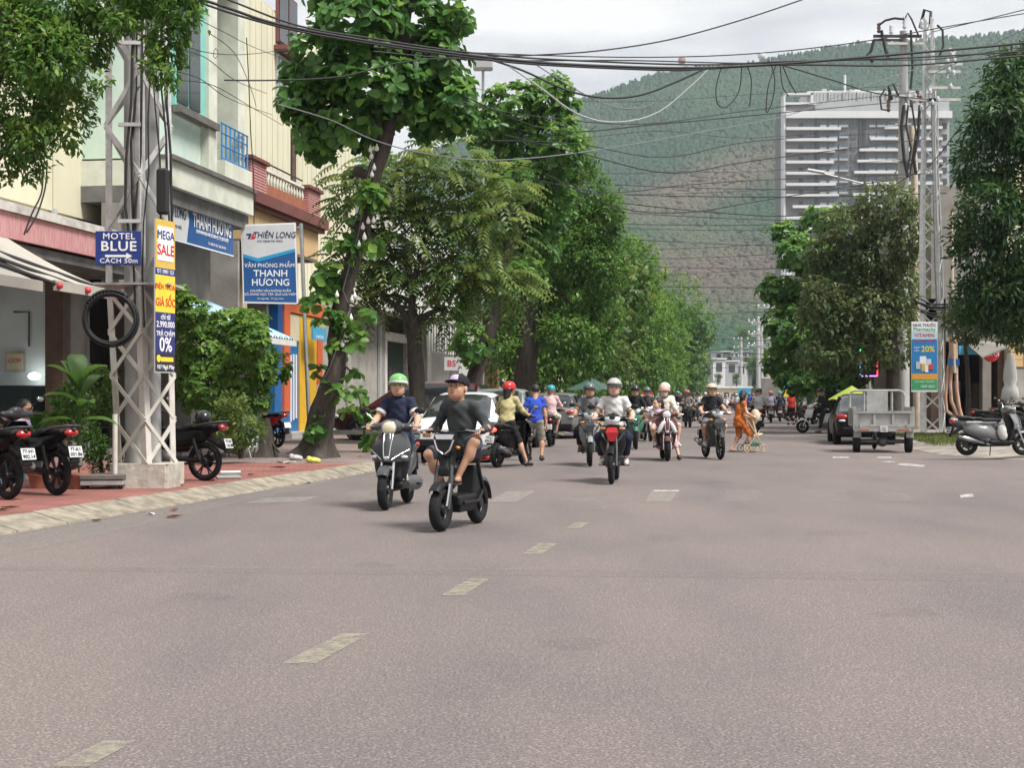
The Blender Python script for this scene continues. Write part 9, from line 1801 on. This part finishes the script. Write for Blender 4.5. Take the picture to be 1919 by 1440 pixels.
# red and white price board
pb = thing('price_board', P(1213, 757, 70), 0.3, 'red and white hand written price board under the trees', 'sign'); M('board_red', (0.5, 0.05, 0.04), 0.6, 0.1); MB().box((0, 0, 0), (0.55, 0.03, 1.1)).build('panel', 'board_red', pb)
for i, tx in enumerate(('BÁNH', 'MÌ', 'CHẢ')): lettering(tx, 0.24, 'letter_white', pb, (0, -0.02, 0.33 - i * 0.33), bold=0.01)
MB().bar((0, 0.03, -1.3), (0, 0.03, 0), 0.05, 0.05).build('post', 'steel', pb)
# closed white parasol at the corner shop
wp = thing('closed_parasol', P(1893, 745, 46.5), 0, 'closed white parasol tied up before the corner shop', 'parasol'); wp.location.z = 0.12; k_ = 46.5 / F
def wz(py): return HC + (745 - py) * k_ - 0.12
rings = []
for py, r0 in ((662, 0.03), (668, 0.1), (690, 0.16), (710, 0.19), (722, 0.15), (730, 0.21), (748, 0.25), (752, 0.1)):
    rings.append([(math.cos(j * 2 * math.pi / 20) * r0 * (1 + 0.16 * (j % 2)), math.sin(j * 2 * math.pi / 20) * r0 * (1 + 0.16 * (j % 2)), wz(py)) for j in range(20)])
MB().loft(rings, 0, True).build('folded_cloth', 'white_plaster', wp); MB().tube([(0, 0, 0), (0, 0, wz(655))], 0.03, 8).build('pole', 'steel', wp); MB().box((0, 0, 0.05), (0.5, 0.5, 0.1), 0, 0.03).build('foot', 'concrete', wp)
# neon sign, red disc and boards under the trees
ns = thing('neon_sign', P(1628, 678, 60), 0.2, 'dark sign outlined in coloured neon under the trees', 'sign'); k_ = 60 / F; MB().box((0, 0.05, 0), (34 * k_, 0.08, 54 * k_)).build('board', 'banner_black', ns)
for nm, c_, a, b_ in (('neon_green', (0.05, 1, 0.2), (-17, 27), (-17, 10)), ('neon_red', (1, 0.05, 0.1), (-17, 10), (-17, -5)), ('neon_blue', (0.1, 0.4, 1.0), (-17, -5), (-17, -27)), ('neon_violet', (0.6, 0.2, 1.0), (-17, -27), (17, -27)), ('neon_red', (1, 0.05, 0.1), (17, -27), (17, 27))):
    ME(nm, c_, 1.6); MB().tube([(a[0] * k_, -0.02, a[1] * k_), (b_[0] * k_, -0.02, b_[1] * k_)], 0.025, 6).build('neon_tube', nm, ns)
lettering('CAFE', 0.24, 'letter_white', ns, (0.05, -0.01, 0.1), (rad(90), 0, 0)); MB().bar((0.3, 0.1, 0), (0.9, 0.6, 0), 0.05, 0.05).build('bracket', 'dark_metal', ns)
rd = thing('round_sign', P(1604, 704, 64), 0, 'dull red round sign in the shade of the trees', 'sign'); MB().lathe([(0.55, -0.04), (0.57, 0), (0.55, 0.04)], axis='Y', n=28).build('disc', 'maroon_trim', rd); MB().lathe([(0.26, -0.05), (0.26, -0.041)], axis='Y', n=24).build('centre', 'sign_grey', rd); MB().bar((0, 0.05, 0), (0.4, 1.2, 0), 0.05, 0.05).build('bracket', 'dark_metal', rd)
bb = thing('blue_board', P(1556, 724, 74), 0.1, 'pale blue shop board beyond the black sedan', 'sign'); MB().box((0, 0, 0), (0.9, 0.05, 0.5)).build('panel', 'sky_blue', bb); lettering('SỮA', 0.2, 'letter_white', bb, (0, -0.03, 0.05)); MB().bar((0, 0.04, -1.9), (0, 0.04, 0), 0.05, 0.05).build('post', 'steel', bb)
fb = thing('street_banner', P(1475, 728, 95), 0.0, 'small blue and yellow banner hung on a far street pole', 'banner'); MB().box((0, 0, 0.3), (0.55, 0.02, 0.7)).build('upper_field', 'ph_blue', fb); MB().box((0, 0, -0.3), (0.55, 0.02, 0.49)).build('lower_field', 'banner_yellow', fb); MB().tube([(-0.05, 0.06, -2.0), (-0.05, 0.06, 2.2)], 0.06, 8).build('pole', 'pole_concrete', fb)
wb_ = thing('shop_banner', P(1395, 744, 150), 0.0, 'far pink and blue shop banner at the end of the street', 'banner'); MB().box((0, 0, 0.4), (1.3, 0.05, 1.0)).build('upper_field', 'sky_blue', wb_); MB().box((0, 0, -0.6), (1.3, 0.05, 0.7)).build('lower_field', 'cloth_pink', wb_); MB().bar((0, 0.1, -2), (0, 0.1, 0), 0.1, 0.1).build('post', 'steel', wb_)
# dish and tank box on the roof edge behind the crown
rt = thing('roof_tank', P(905, 118, 60), 0, 'grey roof tank seen between the crowns and the cables', 'tank'); MB().box((0, 0, 0), (0.8, 0.6, 0.55), 0, 0.05).build('box', 'tower_pale', rt); MB().tube([(0, 0.1, -14.5), (0, 0.1, -0.25)], 0.06, 6).build('post', 'steel', rt)
# ================================================================== lettering to plain meshes
import bmesh
dg = bpy.context.evaluated_depsgraph_get()
for o in [o for o in bpy.data.objects if o.type == 'FONT']:
    me = bpy.data.meshes.new_from_object(o.evaluated_get(dg)); p_, lc, sc_, rt, cu, bw_ = o.parent, o.location.copy(), o.scale.copy(), o.rotation_euler.copy(), o.data, o.get('b', 0)
    if bw_ > 0:                                   # bold: the same strokes again, shifted a little
        b = bmesh.new(); b.from_mesh(me); src = list(b.verts) + list(b.edges) + list(b.faces)
        for dx, dy in ((1.1, 0), (0.5, 0.7), (0.5, -0.7)):
            n_ = bmesh.ops.duplicate(b, geom=src); bmesh.ops.translate(b, vec=(dx * bw_, dy * bw_, 0.0004 + 0.0003 * dx + 0.0002 * dy), verts=[v for v in n_['geom'] if isinstance(v, bmesh.types.BMVert)])
        b.to_mesh(me); b.free()
    bpy.data.objects.remove(o); bpy.data.curves.remove(cu)
    k_ = link('lettering', me, p_, lc, rt); k_.scale = sc_
